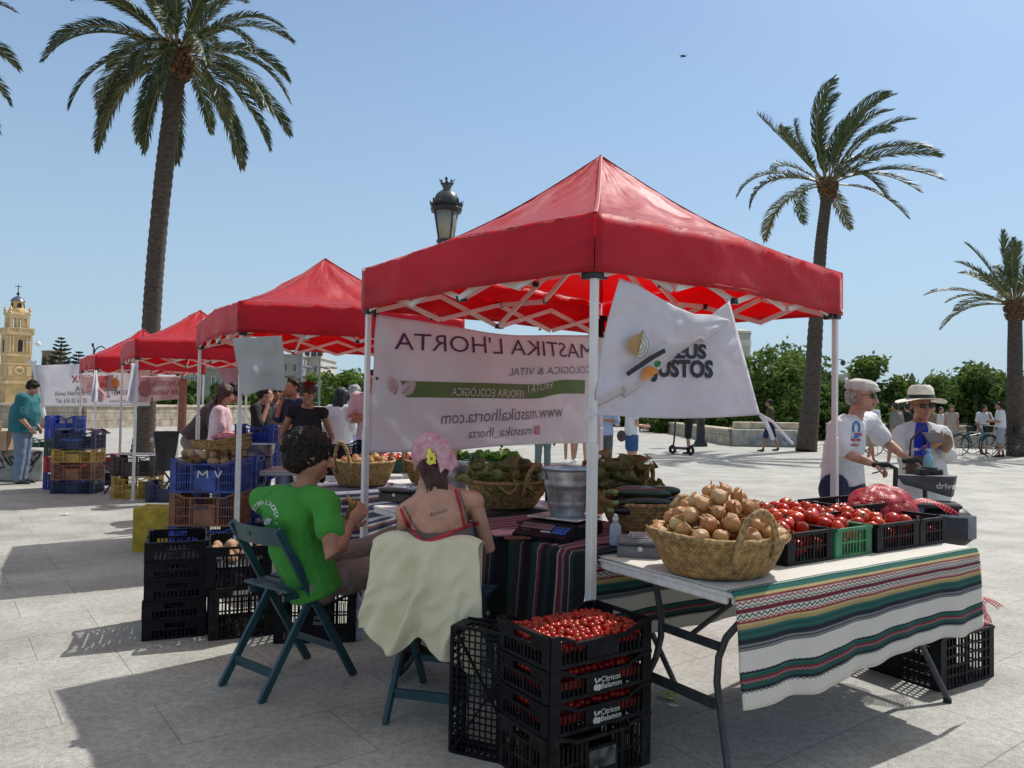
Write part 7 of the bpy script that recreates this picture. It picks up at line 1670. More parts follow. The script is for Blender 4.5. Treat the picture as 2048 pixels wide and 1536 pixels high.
def ribbon(objs, pts, w, m, name, par, n=24, lift=.004, th=.002):
    P = []
    for i in range(n+1):
        f = i/n*(len(pts)-1); k = min(len(pts)-2, int(f)); g = f-k; u = pts[k][0]*(1-g)+pts[k+1][0]*g; v = pts[k][1]*(1-g)+pts[k+1][1]*g
        q, nn = cast(objs, u, v, lift)
        if q is not None: P.append((q, nn))
    if len(P) < 3: return None
    mb = MB(); vs = []
    for i, (q, nn) in enumerate(P):
        d = (P[min(i+1, len(P)-1)][0]-P[max(i-1, 0)][0]).normalized(); s = d.cross(nn).normalized()*w/2; vs += [q-s, q+s]
    mb.add(vs, [[2*i, 2*i+1, 2*i+3, 2*i+2] for i in range(len(P)-1)]); o = mb.build(name, m, par); thicken(o, th); return o
def print_on(objs, tris, m, name, par, lift=.003):
    mb = MB()
    for vs, fs in tris:
        q = [cast(objs, *p, lift)[0] for p in vs]
        for f in fs:
            if all(q[i] is not None for i in f): mb.add([q[i] for i in f], [list(range(len(f)))])
    return mb.build(name, m, par) if mb.f else None
# --- seated man in the green T-shirt
J = dict(pelvis=at(606, 1160, 3.85), waist=at(570, 1105, 3.80), chest=at(554, 1030, 3.76), neck=at(584, 972, 3.77), head=at(602, 914, 3.80), face=V((.93, .34, -.16)), up=V((.12, .03, 1)), fdir=V((.6, .75, 0)),
         sL=at(497, 1002, 3.92), sR=at(624, 1010, 3.62), eR=at(648, 1118, 3.52), wR=at(688, 1052, 3.66), eL=at(606, 1092, 4.02), wL=at(678, 1048, 3.88),
         hR=at(612, 1172, 3.80), kR=at(758, 1138, 4.06), aR=at(784, 1268, 4.12), hL=at(588, 1165, 3.95), kL=at(772, 1078, 4.20), aL=at(838, 1195, 4.12), fR=V((.5, -.2, -.1)).normalized(), fL=V((.7, .4, -.6)).normalized(),
         hdR=V((.55, .45, .7)).normalized(), palmR=V((-.5, .8, .1)), hdL=V((.75, -.1, .6)).normalized(), palmL=V((.1, -.9, .3)), thR=-1, thL=1)
GREENT = mat('bright_green_cotton', (.035, .22, .022), .85, .08, 5, .35, 22, col2=(.05, .28, .035)); KHAKI = mat('faded_brown_trousers', (.15, .112, .095), .9, .2, 9, .5, 30, col2=(.23, .175, .15))
sh_ = V((.62, .78, 0))*.03
for k_ in ('waist', 'chest', 'neck', 'head', 'sL', 'sR'): J[k_] = J[k_]+sh_*(1 if k_ != 'head' else .8)
for k_, v_ in list(J.items()):
    if k_ in ('pelvis', 'waist', 'chest', 'neck', 'head') or k_[0] in 'sewhka' and len(k_) == 2: J[k_] = v_+V((.62, .78, 0))*(.055 if k_ not in ('head', 'wR', 'wL') else .03)
X = {'hem': .84}
gman, P, F = person('curly haired seated man in a bright green T-shirt seen from behind, eating', J, 1.03, .0055, SKINR, 1.0, shirt=(GREENT, .46, .009, .05), bottom=(KHAKI, 1.9, .008, .02), shoes=mat('dark_shoe', (.03, .035, .02), .8), hair='curly', hands=(dict(curl=.6), dict(curl=.65)), extra=X, wr=1.1, hseed=5, tw=.95)
def arc_text(s, cx, cy, rx, ry, a0, a1, size):
    out = []
    n = len(s)
    for i, ch in enumerate(s):
        if ch == ' ': continue
        a = math.radians(a0+(a1-a0)*i/(n-1)); vs, fs = text_geo(ch, size, .03); px, py = cx+rx*math.cos(a), cy-ry*math.sin(a); rot = a-math.pi/2
        out.append(([(px+(v.x*math.cos(rot)-v.y*math.sin(rot)), py-(v.x*math.sin(rot)+v.y*math.cos(rot))) for v in vs], fs))
    return out
print_on([X['shirt']], arc_text("• MASTIKA L'HORTA •", 529, 1040, 25, 35, 185, -10, 12), INKW, 'shirt_print', gman)
lfp = []
for (cx, cy, L, ang, w) in ((528, 1049, 21, 2.05, .3), (529, 1049, 19, .72, .3)):
    q = leafshape(0, 0, L, ang, w); lfp.append(([(cx+a, cy-b) for a, b in q], [list(range(len(q)))]))
print_on([X['shirt']], lfp, INKW, 'leaf_print', gman)
mo = MB(); M = Matrix(F).transposed(); mo.ell(P(0, .098, -.050), (.026, .010, .009), M); mo.ell(P(0, .078, -.098), (.024, .016, .022), M); mo.build('moustache', HAIRB, gman, smooth=True)
fd_ = MB(); c = at(703, 1020, 3.78); fd_.ell(c, (.02, .02, .05), Matrix.Rotation(.3, 3, 'Y'), fn=lambda q: 1+.25*nz(q, 2)); fd_.ell(c+V((-.01, 0, .045)), (.012, .012, .03), Matrix.Rotation(-.4, 3, 'Y')); tag(fd_.build('bread_snack', mat('bread_crust', (.42, .22, .08), .7, .3, 20, .3, 60), smooth=True), 'piece of bread held up by the man in the green T-shirt', 'snack')
# --- seated woman
J = dict(pelvis=at(885, 1195, 3.55), waist=at(884, 1120, 3.50), chest=at(878, 1035, 3.47), neck=at(862, 962, 3.50), head=at(862, 925, 3.54), face=V((-.22, .93, -.12)), up=V((-.1, 0, 1)), fdir=V((.2, .95, 0)),
         sL=at(812, 1025, 3.48), sR=at(948, 1003, 3.50), eL=at(800, 1130, 3.62), wL=at(850, 1170, 3.85), eR=at(978, 1098, 3.54), wR=at(970, 1085, 3.76),
         hR=at(915, 1200, 3.6), kR=at(930, 1165, 3.98), aR=at(925, 1300, 4.05), hL=at(852, 1200, 3.62), kL=at(850, 1170, 4.02), aL=at(815, 1295, 4.05), fR=V((.1, 1, -.1)).normalized(), fL=V((-.1, -.7, 0)).normalized(), palmR=V((0, 0, -1)), palmL=V((0, 0, -1)))
X = {}; TAUPE = mat('taupe_cotton', (.13, .095, .085), .9, .15, 12, .3, 30); BRARED = mat('red_strap', (.42, .01, .03), .55, .1, 20)
JN = {k_: (V(v_) if isinstance(v_, Vector) else v_) for k_, v_ in J.items()}
wman, P, F = person('seated woman from behind, pink patterned headscarf, red bra straps and bare shoulders', J, .98, .0055, SKIN, .98, female=True, shirt=None, bottom=(mat('dark_trousers', (.04, .035, .035), .9), 1.9, .014), shoes=BLACKM, hair=None, extra=X, eyes=False)
B = Blob(); side = (J['sR']-J['sL']).normalized(); B.tube([J['pelvis'], J['waist'], J['waist'].lerp(J['chest'], .52), J['waist'].lerp(J['chest'], .80)], [(.175, .135), (.142, .118), (.153, .125), (.148, .119)], side=side, n=24)
cam_ = B.grow('camisole', TAUPE, .007, wman, 2, noise=[(.006, 14, (1, 1, 2)), (.003, 40, (1, 1, 1))])
OB = [X['body'], cam_]
ribbon(OB, [(838, 1088), (870, 1078), (910, 1063), (950, 1048), (958, 1045)], .017, BRARED, 'bra_band', wman, lift=.004, n=30)
ribbon(OB, [(802, 1018), (815, 1050), (835, 1072), (850, 1086)], .013, BRARED, 'bra_strap', wman); ribbon(OB, [(911, 980), (919, 1010), (928, 1050)], .013, BRARED, 'bra_strap', wman)
ribbon(OB, [(808, 1013), (826, 1046), (848, 1074)], .006, TAUPE, 'camisole_strap', wman, lift=.006); ribbon(OB, [(918, 982), (928, 1010), (934, 1052)], .006, TAUPE, 'camisole_strap', wman, lift=.006)
vs, fs = text_geo('Apreciar', 15, -.01, 'LEFT', .5); print_on([X['body']], [([(856+v.x*.75, 1031-v.y*.8-v.x*.22) for v in vs], fs)], mat('tattoo_ink', (.05, .03, .03), .7), 'tattoo', wman, .0012)
# hair under the scarf
B = Blob(); B.e(P(0, -.06, -.02), (.068, .055, .062), F); r = random.Random(3)
for i in range(60): a = r.uniform(0, 6.28); B.e(P(.055*math.cos(a), -.072-.03*r.random(), -.035+.05*math.sin(a)), (.013, .013, .02), F, 8, 6)
B.tube([P(.01, -.09, -.03), P(.02, -.10, -.08), P(.03, -.095, -.12), P(.035, -.09, -.15)], [(.04, .03), (.035, .022), (.022, .014), (.006, .006)], side=F[0])
for i in range(9): x = -.05+.012*i; B.cap([P(x, -.10, -.07), P(x+.004, -.105, -.11), P(x+r.uniform(-.01, .02), -.10, -.13-.03*r.random())], [.006, .004, .003], n=5)
B.grow('hair', HAIRR, .005, wman, 1, noise=[(.006, 60, (1, 1, .4))])
PINKS = mat('pink_scarf', (.60, .24, .29), .8, .2, 30, .5, 40, col2=(.78, .48, .52), trans=.15)
B = Blob(); B.e(P(0, -.018, .050), (.086, .104, .084), F, 20, 14); B.e(P(0, .02, .02), (.083, .08, .06), F)
sc_ = B.grow('headscarf', PINKS, .006, wman, 3, noise=[(.007, 22, (1, 1, 1)), (.004, 55, (1, 1, 1))])
q = MB(); q.grid(lambda u, v: P(-.0+.095*u+.02*v, -.118+.05*u*u-.02*v, .085-.02*u-.135*v+.03*u*v+.008*math.sin(u*11+v*5)), 14, 14); thicken(q.build('scarf_tail', PINKS, wman, smooth=True), .003)
q = MB()
for i in range(7): 
    a = i*.9; s_ = P(-.015, -.132, .012); q.ell(s_+F[0]*.014*math.cos(a)+F[2]*.019*math.sin(a), (.008, .005, .013), Matrix(F).transposed() @ Matrix.Rotation(a, 3, 'Y'))
q.ell(P(-.02, -.135, .04), (.010, .008, .022), Matrix(F).transposed()); q.build('yellow_hair_clip', mat('yellow_clip', (.75, .62, .08), .4), wman, smooth=True)
rb_ = mat('white_scarf_print', (.72, .55, .6), .8)
for k_, pts in enumerate(([(828, 925), (835, 900), (855, 888), (880, 886)], [(838, 935), (848, 908), (870, 896), (893, 897)], [(850, 902), (872, 891), (897, 905), (903, 925)], [(846, 893), (862, 884), (884, 884), (900, 897)], [(858, 915), (878, 904), (895, 915)])): ribbon([sc_], pts, .002, rb_, 'scarf_print', wman, lift=.002, th=.0006)
# --- chairs
def chair(o, f, label, k=1.0):
    f = V(f).normalized(); r = V((f.y, -f.x, 0)); o = V(o); t = empty('folding_chair', o, label, 'folding chair', 'dark green folding chairs')
    P = lambda x, y, z: o+r*x+f*y+V((0, 0, z))
    for s in (-1, 1):
        m_ = MB(); m_.bar(P(s*.195, -.235, .80), P(s*.195, .245, .0), .022, .038, side=r); m_.build('front_leg', CHAIRG, t)
        m_ = MB(); m_.bar(P(s*.170, .02, .50), P(s*.170, -.285, .0), .020, .036, side=r); m_.build('rear_leg', CHAIRG, t)
        m_ = MB(); m_.bar(P(s*.145, -.16, .455), P(s*.145, .24, .475), .018, .03, side=r); m_.build('seat_rail', CHAIRG, t)
        m_ = MB(); m_.tube([P(s*.215, .0, .44), P(s*.155, .0, .44)], .012, 10); m_.build('bolt', STEEL, t)
    for i in range(6): m_ = MB(); y_ = -.14+i*.075; m_.box(P(0, y_, .492+i*.003), (.37, .055, .014), Matrix((r, f, V((0, 0, 1)))).transposed(), .003); m_.build('seat_slat', CHAIRG, t)
    m_ = MB(); N = 10; vs = []
    for i in range(N+1):
        x = -.185+.37*i/N; y_ = -.225-.035*(1-(2*i/N-1)**2)
        for dz, dy in ((.715, .028), (.805, -.005)): vs += [P(x, y_+dy-.008, dz), P(x, y_+dy+.008, dz)]
    fs = []
    for i in range(N): a = i*4; b_ = a+4; fs += [[a, b_, b_+2, a+2], [a+1, a+3, b_+3, b_+1], [a+2, b_+2, b_+3, a+3], [a, a+1, b_+1, b_]]
    fs += [[0, 2, 3, 1], [N*4, N*4+1, N*4+3, N*4+2]]; m_.add(vs, fs); bs = m_.build('backrest', CHAIRG, t)
    m_ = MB(); m_.tube([P(0, -.262, .765), P(0, -.2635, .765)], .012, 14); m_.build('finger_hole', BLACKM, bs)
    m_ = MB(); m_.bar(P(-.17, -.215, .115), P(.17, -.215, .115), .016, .04, side=f); m_.build('stretcher', CHAIRG, t)
    m_ = MB(); m_.bar(P(-.19, .155, .155), P(.19, .155, .155), .016, .03, side=f); m_.build('stretcher', CHAIRG, t)
    return t, P
c4 = [gp(455, 1362), gp(540, 1408), gp(712, 1355), gp(612, 1312)]; cc_ = sum(c4, V())/4; cc_.z = 0; ff = ((c4[2]+c4[3])-(c4[0]+c4[1])); ff.z = 0
chair(cc_, ff, 'dark green wooden folding chair under the man in the green T-shirt')
rl = gp(770, 1449); fl2 = gp(852, 1370); ff = V((fl2.x-rl.x, fl2.y-rl.y, 0)).normalized(); rr_ = V((ff.y, -ff.x, 0)); o2 = V((rl.x, rl.y, 0))+rr_*.170+ff*.285
ct, CP = chair(o2, ff, 'dark green folding chair draped with a cream cloth under the seated woman')
# cream cloth over its back
mb = MB()
def drape(u, v):
    # v: 0 front hem (seat side) .. 1 rear hem, u across
    x = (-.245+.49*u); topz = .825+.012*math.sin(u*9)-.03*(2*abs(u-.5))**4-.012*math.sin(math.pi*u); w = v*1.0
    if v < .2: h = (.2-v)*1.2; return CP(x*(.95), -.185+.02*math.sin(u*12)*h*4, topz-h)
    if v < .25: f = (v-.2)/.05; return CP(x, -.19-.10*f, topz+.012*math.sin(math.pi*f))
    h = (v-.25)/.75; L = .36+.17*u+.08*math.exp(-((u-.26)/.13)**2)-.05*math.exp(-((u-.48)/.08)**2)
    y_ = -.29-.05*h-.035*h*math.sin(u*8.5+1)-.03*(h**.7)*abs(math.sin((u+.12*h)*13+1))-.014*h*math.sin(u*31+h*4)-.06*h*math.exp(-((u-.62+.35*h)/.05)**2)-.02*nz((u*6+h*3, h*3, 1), 1.8)-.002*nz((u*22+h*9, h*9, 2), 1.5)
    return CP(x*(1+.13*h)+.03*h+.02*h*math.sin(h*5), y_, topz-L*h)
mb.grid(drape, 90, 90); tag(thicken(mb.build('cream_cloth', CREAM, None, smooth=True), .0022), 'cream linen jacket-like cloth draped over the back of the woman\'s chair', 'cloth')
# --- old man with cap
J = dict(pelvis=at(1686, 968, 5.42), waist=at(1684, 925, 5.42), chest=at(1694, 868, 5.40), neck=at(1712, 832, 5.38), head=at(1722, 792, 5.35), face=V((.80, -.58, -.12)), up=V((.1, -.05, 1)), fdir=V((.8, -.5, 0)),
         sR=at(1676, 856, 5.22), sL=at(1738, 842, 5.54), eR=at(1688, 905, 5.12), wR=at(1742, 926, 5.05), eL=at(1770, 882, 5.50), wL=at(1811, 914, 5.36), hdR=V((.85, -.1, -.35)).normalized(), hdL=V((.85, -.3, -.4)).normalized(), palmR=V((0, .2, -1)), palmL=V((0, .2, -1)), thR=-1, thL=1)
for s, u, d in (('R', 1668, 5.30), ('L', 1702, 5.52)):
    h_ = at(u, 975, d); J['h'+s] = h_; J['k'+s] = V((h_.x+.03, h_.y-.03, .50)); J['a'+s] = V((h_.x-.02, h_.y-.02, .09))
X = {}
oman, P, F = person('old man in a white flat cap and printed white T-shirt pushing a black walker', J, .95, .0065, SKINO, 1.0, shirt=(WHITEC, .80, .011, -.16), bottom=(NAVYC, 1.0, .02, .02, 'shorts'), shoes=BLACKM, hairm=HAIRG, hair='thin', glasses=True, hands=(dict(curl=.7), dict(curl=.7)), extra=X, tw=1.02, wr=.9)
B = Blob(); CAPW = mat('off_white_cap', (.55, .52, .48), .9, .1, 20, .4, 50); B.e(P(0, -.005, .072), (.088, .112, .052), F, 20, 12); B.e(P(0, .075, .055), (.068, .050, .014), F, 16, 8); B.e(P(0, -.01, .056), (.087, .107, .025), F); B.grow('flat_cap', CAPW, .006, oman, 3, noise=[(.005, 30, (1, 1, 1))])
mo = MB(); mo.ell(P(0, .100, -.048), (.028, .012, .009), Matrix(F).transposed()); mo.build('moustache', HAIRG, oman, smooth=True)
PB = mat('blue_print', (.05, .16, .45), .7, .3, 60); PR = mat('red_print', (.50, .05, .10), .7, .3, 60)
def ellpts(cx, cy, rx, ry, n=16, a0=0, a1=6.283): return [(cx+rx*math.cos(a0+(a1-a0)*i/n), cy+ry*math.sin(a0+(a1-a0)*i/n)) for i in range(n)]
def ring(cx, cy, rx, ry, w, a0=0, a1=6.283, n=18):
    o = [(cx+rx*math.cos(a0+(a1-a0)*i/n), cy+ry*math.sin(a0+(a1-a0)*i/n)) for i in range(n+1)]; i_ = [(cx+(rx-w)*math.cos(a0+(a1-a0)*i/n), cy+(ry-w)*math.sin(a0+(a1-a0)*i/n)) for i in range(n+1)]
    return (o+i_, [[i, i+1, n+2+i, n+1+i] for i in range(n)])
print_on([X['shirt']], [ring(1712, 856, 8, 14, 4, 2.4, 7.0), ([(1709, 868), (1716, 868), (1718, 876), (1707, 876)], [[0, 1, 2, 3]])], PB, 'blue_print', oman)
q = []
for s_, y_, x_, sz in (('MAR', 869, 1716, 9), ('SALVEM', 880, 1711, 7), ('AIGUA', 890, 1709, 7)):
    vs, fs = text_geo(s_, sz, .05); q.append(([(x_+v.x*.8, y_-v.y) for v in vs], fs))
print_on([X['shirt']], q, PR, 'red_print', oman)
# --- woman in straw hat
J = dict(pelvis=at(1848, 982, 5.75), waist=at(1845, 935, 5.75), chest=at(1842, 880, 5.75), neck=at(1840, 846, 5.74), head=at(1842, 812, 5.70), face=V((-.02, -.99, -.06)), fdir=V((0, -1, 0)), sR=at(1805, 868, 5.76), sL=at(1880, 868, 5.78), eR=at(1812, 925, 5.70), wR=at(1852, 895, 5.50), eL=at(1897, 915, 5.72), wL=at(1878, 885, 5.50), palmR=V((.6, 0, .7)), palmL=V((-.6, 0, .7)), hdR=V((.7, -.5, .4)).normalized(), hdL=V((-.6, -.6, .3)).normalized(), thR=1, thL=-1)
for s, u in (('R', 1828), ('L', 1866)): h_ = at(u, 985, 5.76); J['h'+s] = h_; J['k'+s] = V((h_.x, h_.y-.02, .5)); J['a'+s] = V((h_.x, h_.y, .09))
X = {}
LINEN = mat('white_linen_shirt', (.66, .66, .66), .85, .05, 8, .3, 20, trans=.15)
hw_, P, F = person('woman in a wide straw hat and open white shirt beside the walker, holding a phone', J, .93, .0065, SKINR, 1.0, female=True, shirt=(LINEN, 1.55, .022, .05), bottom=(DENIM, 1.9, .02, .012, 'jeans'), shoes=WHITEC, hairm=HAIRB, hair='thin', glasses=True, hands=(dict(curl=.5), dict(curl=.5)), extra=X, wr=1.1)
BLUTOP = mat('cobalt_top', (.015, .04, .42), .8, .1, 10, .2, 30)
gv = []; gf = []
for j in range(13):
    v_ = 846+j*7; l_, r2 = 1833-5*math.sin(j*.25), 1853+7*math.sin(j*.25)
    for i in range(9): gv.append((l_+(r2-l_)*i/8, v_))
for j in range(12):
    for i in range(8): gf.append([j*9+i, j*9+i+1, (j+1)*9+i+1, (j+1)*9+i])
print_on([X['shirt'], X['body']], [(gv, gf)], BLUTOP, 'blue_top', hw_, .006)
hb = MB(); STRW = mat('pale_straw_hat', (.74, .70, .56), .8, .08, 30, .3, 120); M_ = Matrix(F).transposed() @ Matrix.Rotation(.06, 3, 'X')
hb.lathe([(.088, .0), (.115, -.002), (.14, -.003), (.168, -.005), (.170, -.001), (.14, .003), (.115, .006), (.090, .008), (.088, .05), (.080, .085), (.058, .108), (.02, .102), (.001, .098)], 40, P(0, -.006, .052), M_, sq=(1, 1.08)); hc0 = P(0, -.006, .052); hb.v = [tuple(V(v)-V((0, 0, 1))*(2.0*max(0, abs((V(v)-hc0).dot(F[0]))-.06)**2-.9*max(0, (V(v)-hc0).dot(F[1])-.08)**2)) for v in hb.v]; ho = hb.build('straw_hat', STRW, hw_, smooth=50)
hb = MB(); hb.lathe([(.0915, .008), (.0915, .034)], 32, P(0, -.006, .052), M_, sq=(1, 1.08)); thicken(hb.build('hat_band', BLACKM, ho, smooth=True), .002)
b = MB(); c = at(1868, 875, 5.36); b.box(c, (.15, .085, .012), Matrix.Rotation(.25, 3, 'Z') @ Matrix.Rotation(.9, 3, 'X'), .004); tag(b.build('mobile_phone', mat('phone_case', (.05, .04, .04), .3)), 'dark phone held by the woman in the straw hat', 'phone')
b = MB(); b.ell(at(1892, 885, 5.5), (.05, .04, .07), fn=lambda q: 1+.2*nz(q, 2)); tag(b.build('paper_bag', mat('brown_paper', (.30, .19, .11), .8, .2, 12, .4, 20), smooth=True), 'brown paper bag in the hand of the straw hat woman', 'paper bag')
b = MB(); b.ell(at(1838, 938, 5.52), (.10, .05, .10), fn=lambda q: 1+.1*nz(q, 2)); b.tube([at(1818, 925, 5.55), at(1822, 880, 5.6), at(1850, 850, 5.6)], .008, 6); tag(b.build('brown_handbag', mat('brown_leather_bag', (.10, .05, .03), .6, .2, 10), smooth=True), 'brown leather handbag hanging in front of the straw hat woman', 'handbag')
# --- walker
wk = empty('walker', V((2.45, 4.95, 0)), 'black walker with grey pouch, water bottle and clear bag behind the tomato crates', 'walker')
def wt(pts, r=.014, name='frame_tube', m=BLACKM): b = MB(); b.tube(pts, r, 10, rnd=True); return b.build(name, m, wk, smooth=40)
hR_ = at(1758, 930, 5.03); hL_ = at(1818, 922, 5.33)
for h_, d0 in ((hR_, (1790, 985, 5.02)), (hL_, (1850, 985, 5.32))):
    a = at(*d0); wt([h_+V((-.03, 0, .0)), h_+V((.05, -.01, .005))], .019, 'hand_grip', BLACKR); wt([h_+V((.05, -.01, .005)), h_+V((.10, -.02, -.02)), a, V((a.x+.01, a.y, .35))], .016)
    wt([V((a.x+.01, a.y, .60)), V((a.x-.16, a.y+.08, .11))], .013); wt([V((a.x, a.y, .58)), V((a.x+.16, a.y-.10, .11))], .013)
    for q_ in (V((a.x-.16, a.y+.08, .10)), V((a.x+.16, a.y-.10, .10))):
        b = MB(); b.lathe([(.055, -.014), (.098, -.016), (.10, 0), (.098, .016), (.055, .014)], 26, q_, Matrix.Rotation(math.pi/2, 3, 'X')); wh = b.build('wheel', BLACKR, wk, smooth=40)
        b = MB(); b.lathe([(.001, -.01), (.055, -.012), (.055, .012), (.001, .01)], 16, q_, Matrix.Rotation(math.pi/2, 3, 'X')); b.build('hub', GREYM, wh)
        wt([q_, q_+V((0, 0, .12))], .010)
    b = MB(); b.tube([h_+V((.03, 0, -.012)), h_+V((-.01, -.01, -.045)), h_+V((-.05, -.01, -.055))], .005, 6); b.build('brake_lever', BLACKM, wk)
pc_ = at(1795, 958, 5.05); pd = at(1912, 962, 4.85); b = MB(); ax = (pd-pc_).normalized(); nn = V((ax.y, -ax.x, 0)).normalized(); up = V((0, 0, 1))
Lp_ = (pd-pc_).length
b.add([pc_+up*.03-nn*.05, pc_+up*.03+nn*.05, pd+up*.03+nn*.07, pd+up*.03-nn*.07, pc_+ax*.04-up*.03-nn*.04, pc_+ax*.04-up*.03+nn*.04, pd-ax*.02-up*.10+nn*.06, pd-ax*.02-up*.10-nn*.06], [[0, 1, 2, 3], [4, 7, 6, 5], [0, 4, 5, 1], [2, 6, 7, 3], [1, 5, 6, 2], [0, 3, 7, 4]])
pch = b.build('grey_pouch', mat('grey_pouch_fabric', (.09, .095, .10), .8, .15, 15, .2, 60), wk); b = MB(); q0 = pc_+ax*(Lp_*.86)+nn*.068
text_on(b, 'drive', .055, lambda x, y: q0+ax*x+up*(y-.03)+nn*.004, bold=.03); b.build('lettering', INKW, pch)
wb_ = at(1857, 928, 5.0); b = MB(); b.lathe([(.05, 0), (.055, .02), (.055, .05)], 16, wb_+V((0, 0, -.07)), cap=True); b.box(wb_+V((.0, 0, -.05)), (.15, .10, .05), None, .01); b.build('cup_holder', BLACKM, wk)
t = empty('small_bottle', wb_, 'small water bottle with bluish label standing in the walker\'s cup holder', 'bottle'); b = MB(); b.lathe([(.028, -.05), (.030, 0), (.030, .03), (.018, .06), (.012, .065), (.012, .085)], 16, wb_, cap=True); b.build('bottle_body', glassy('bluish_water', (.3, .6, .75), .55), t, smooth=40)
b = MB(); b.lathe([(.031, -.02), (.031, .02)], 16, wb_); b.build('paper_label', mat('yellow_blue_label', (.3, .5, .3), .5, .5, 60, col2=(.1, .3, .6)), t); b = MB(); b.lathe([(.013, .08), (.013, .097), (.001, .098)], 12, wb_); b.build('cap', mat('light_blue_cap', (.1, .45, .75), .4), t)
b = MB(); c = at(1893, 1052, 4.75); b.box(c+V((0, 0, 0)), (.30, .16, .22), Matrix.Rotation(-.35, 3, 'Z'), .05); bg_ = b.build('walker_bag', mat('dark_nylon', (.02, .025, .035), .5, .2, 10, .2, 30), wk, smooth=50)
b = MB(); b.box(c+V((.02, -.085, .01)), (.20, .01, .14), Matrix.Rotation(-.35, 3, 'Z'), .02); b.build('clear_pocket', mat('clear_pocket', (.25, .28, .32), .12, .2, 8), bg_)
b = MB(); b.box(c+V((-.13, .05, .13)), (.42, .22, .03), Matrix.Rotation(-.35, 3, 'Z'), .01); b.build('seat', BLACKM, wk)
# --- sellers and shoppers of the second and third tent
def std(label, u, v, h, yaw, d, shirt, bottom, hairm=HAIRB, hair='short', skin=SKIN, vox=.011, **k):
    pk = {x: k.pop(x) for x in list(k) if x in ('arms', 'lean', 'stride', 'headyaw', 'headpitch', 'bend', 'female')}
    J, kk = stand(u, v, h, yaw, d, **pk); J['hairlen'] = k.pop('hairlen', .28)
    return person(label, J, kk, vox, skin, female=pk.get('female', False), shirt=shirt, bottom=bottom, hairm=hairm, hair=hair, **k)
c_ = lambda n_, h_: mat(n_, h_, .85, .08, 8, .25, 20)
BLK = c_('black_cotton', (.012, .012, .014)); BRN = c_('brown_tshirt', (.06, .035, .035)); PNKT = c_('pale_pink_tshirt', (.62, .46, .48)); TEAL = c_('teal_tshirt', (.012, .12, .14)); JEAN = c_('faded_jeans', (.14, .19, .27)); GRYP = c_('grey_trousers', (.09, .10, .12)); LBL = c_('light_blue_shirt', (.36, .46, .64)); WHT = WHITEC; NVY = c_('navy_tshirt', (.012, .018, .06)); TAN = c_('tan_shorts', (.35, .26, .16)); PNKS = c_('pink_shorts', (.6, .25, .24)); GRNP = c_('grey_green_trousers', (.12, .17, .17)); GRYT = c_('washed_grey_tee', (.16, .15, .13)); LSH = c_('light_grey_shorts', (.30, .34, .38)); DSH = c_('denim_shorts', (.03, .09, .24))
std('woman in a black tank top with reddish dark hair sorting produce under the second tent', 613, 900, 1.62, 165, 7.75, (BLK, .06, .006), (JEAN, 2, .012), HAIRR, 'short', SKINR, vox=.009, arms=(((-.27, .02, 1.14), (-.20, .20, .95)), ((.27, .02, 1.14), (.20, .20, .95))), headpitch=35, female=True, bend=.16)
std('man in a dark brown T-shirt bent over the table under the third tent', 385, 900, 1.76, 75, 9.3, (BRN, .7, .02), (KHAKI, 1.1, .02), HAIRB, 'short', SKINR, vox=.011, arms=(((-.22, .12, 1.12), (-.1, .30, 1.0)), ((.22, .12, 1.12), (.1, .30, 1.0))), headpitch=20, bend=.62)
std('woman in a pale pink T-shirt with dark ponytail facing right under the third tent', 440, 900, 1.60, 80, 8.9, (PNKT, .7, .022), (JEAN, 2, .012), HAIRR, 'long', SKIN, vox=.011, arms=('front', 'front'), headpitch=15, female=True, hairlen=.10)
std('bearded man in a white cap and sunglasses buying at the second tent', 548, 900, 1.66, 150, 10.2, (c_('greyish_tshirt', (.22, .17, .17)), .8, .02), (JEAN, 2, .012), HAIRG, 'short', SKINR, arms=('front', 'front'), glasses=True)
std('shopper in a dark shirt eating behind the grey cloth', 522, 900, 1.62, 100, 9.9, (BLK, .8, .02), (NVY, 2, .012), HAIRB, 'short', SKIN, arms=('front', 'face'))
std('person with dark hair and navy T-shirt raising one arm behind the black top woman', 588, 900, 1.72, 215, 9.6, (NVY, .7, .02), (JEAN, 2, .012), HAIRB, 'short', SKINR, arms=('front', 'face'))
std('woman with long black hair and white blouse seen from behind near the left banner pole', 678, 900, 1.62, 20, 10.4, (WHT, 1.7, .03, .06), (PNKS, .9, .03), HAIRK, 'long', SKIN, arms=(None, 'front'), female=True, hairlen=.30)
std('grey haired man in a light blue shirt near the left banner pole', 705, 900, 1.68, 10, 10.9, (LBL, .9, .03, .05), (NVY, 2, .02), HAIRG, 'short', SKINO, arms=('front', 'front'))
std('tall dark haired man with crossed arms in a pinkish polo behind the left banner pole', 742, 900, 1.82, 190, 9.4, (c_('pinkish_polo', (.60, .48, .54)), .8, .022), (JEAN, 2, .012), HAIRB, 'short', SKINR, arms=('cross', 'cross'))
std('heavy man in a teal T-shirt and jeans looking down beside the left bench', 42, 950, 1.72, 80, 12.7, (TEAL, .85, .045, .06), (JEAN, 2, .03), HAIRB, 'short', SKIN, arms=(((-.25, .0, 1.14), (-.2, .16, .95)), ((.25, .02, 1.14), (.2, .18, .95))), headpitch=32, bend=.14, wd=1.15, tw=1.35, shoes=BLACKM)
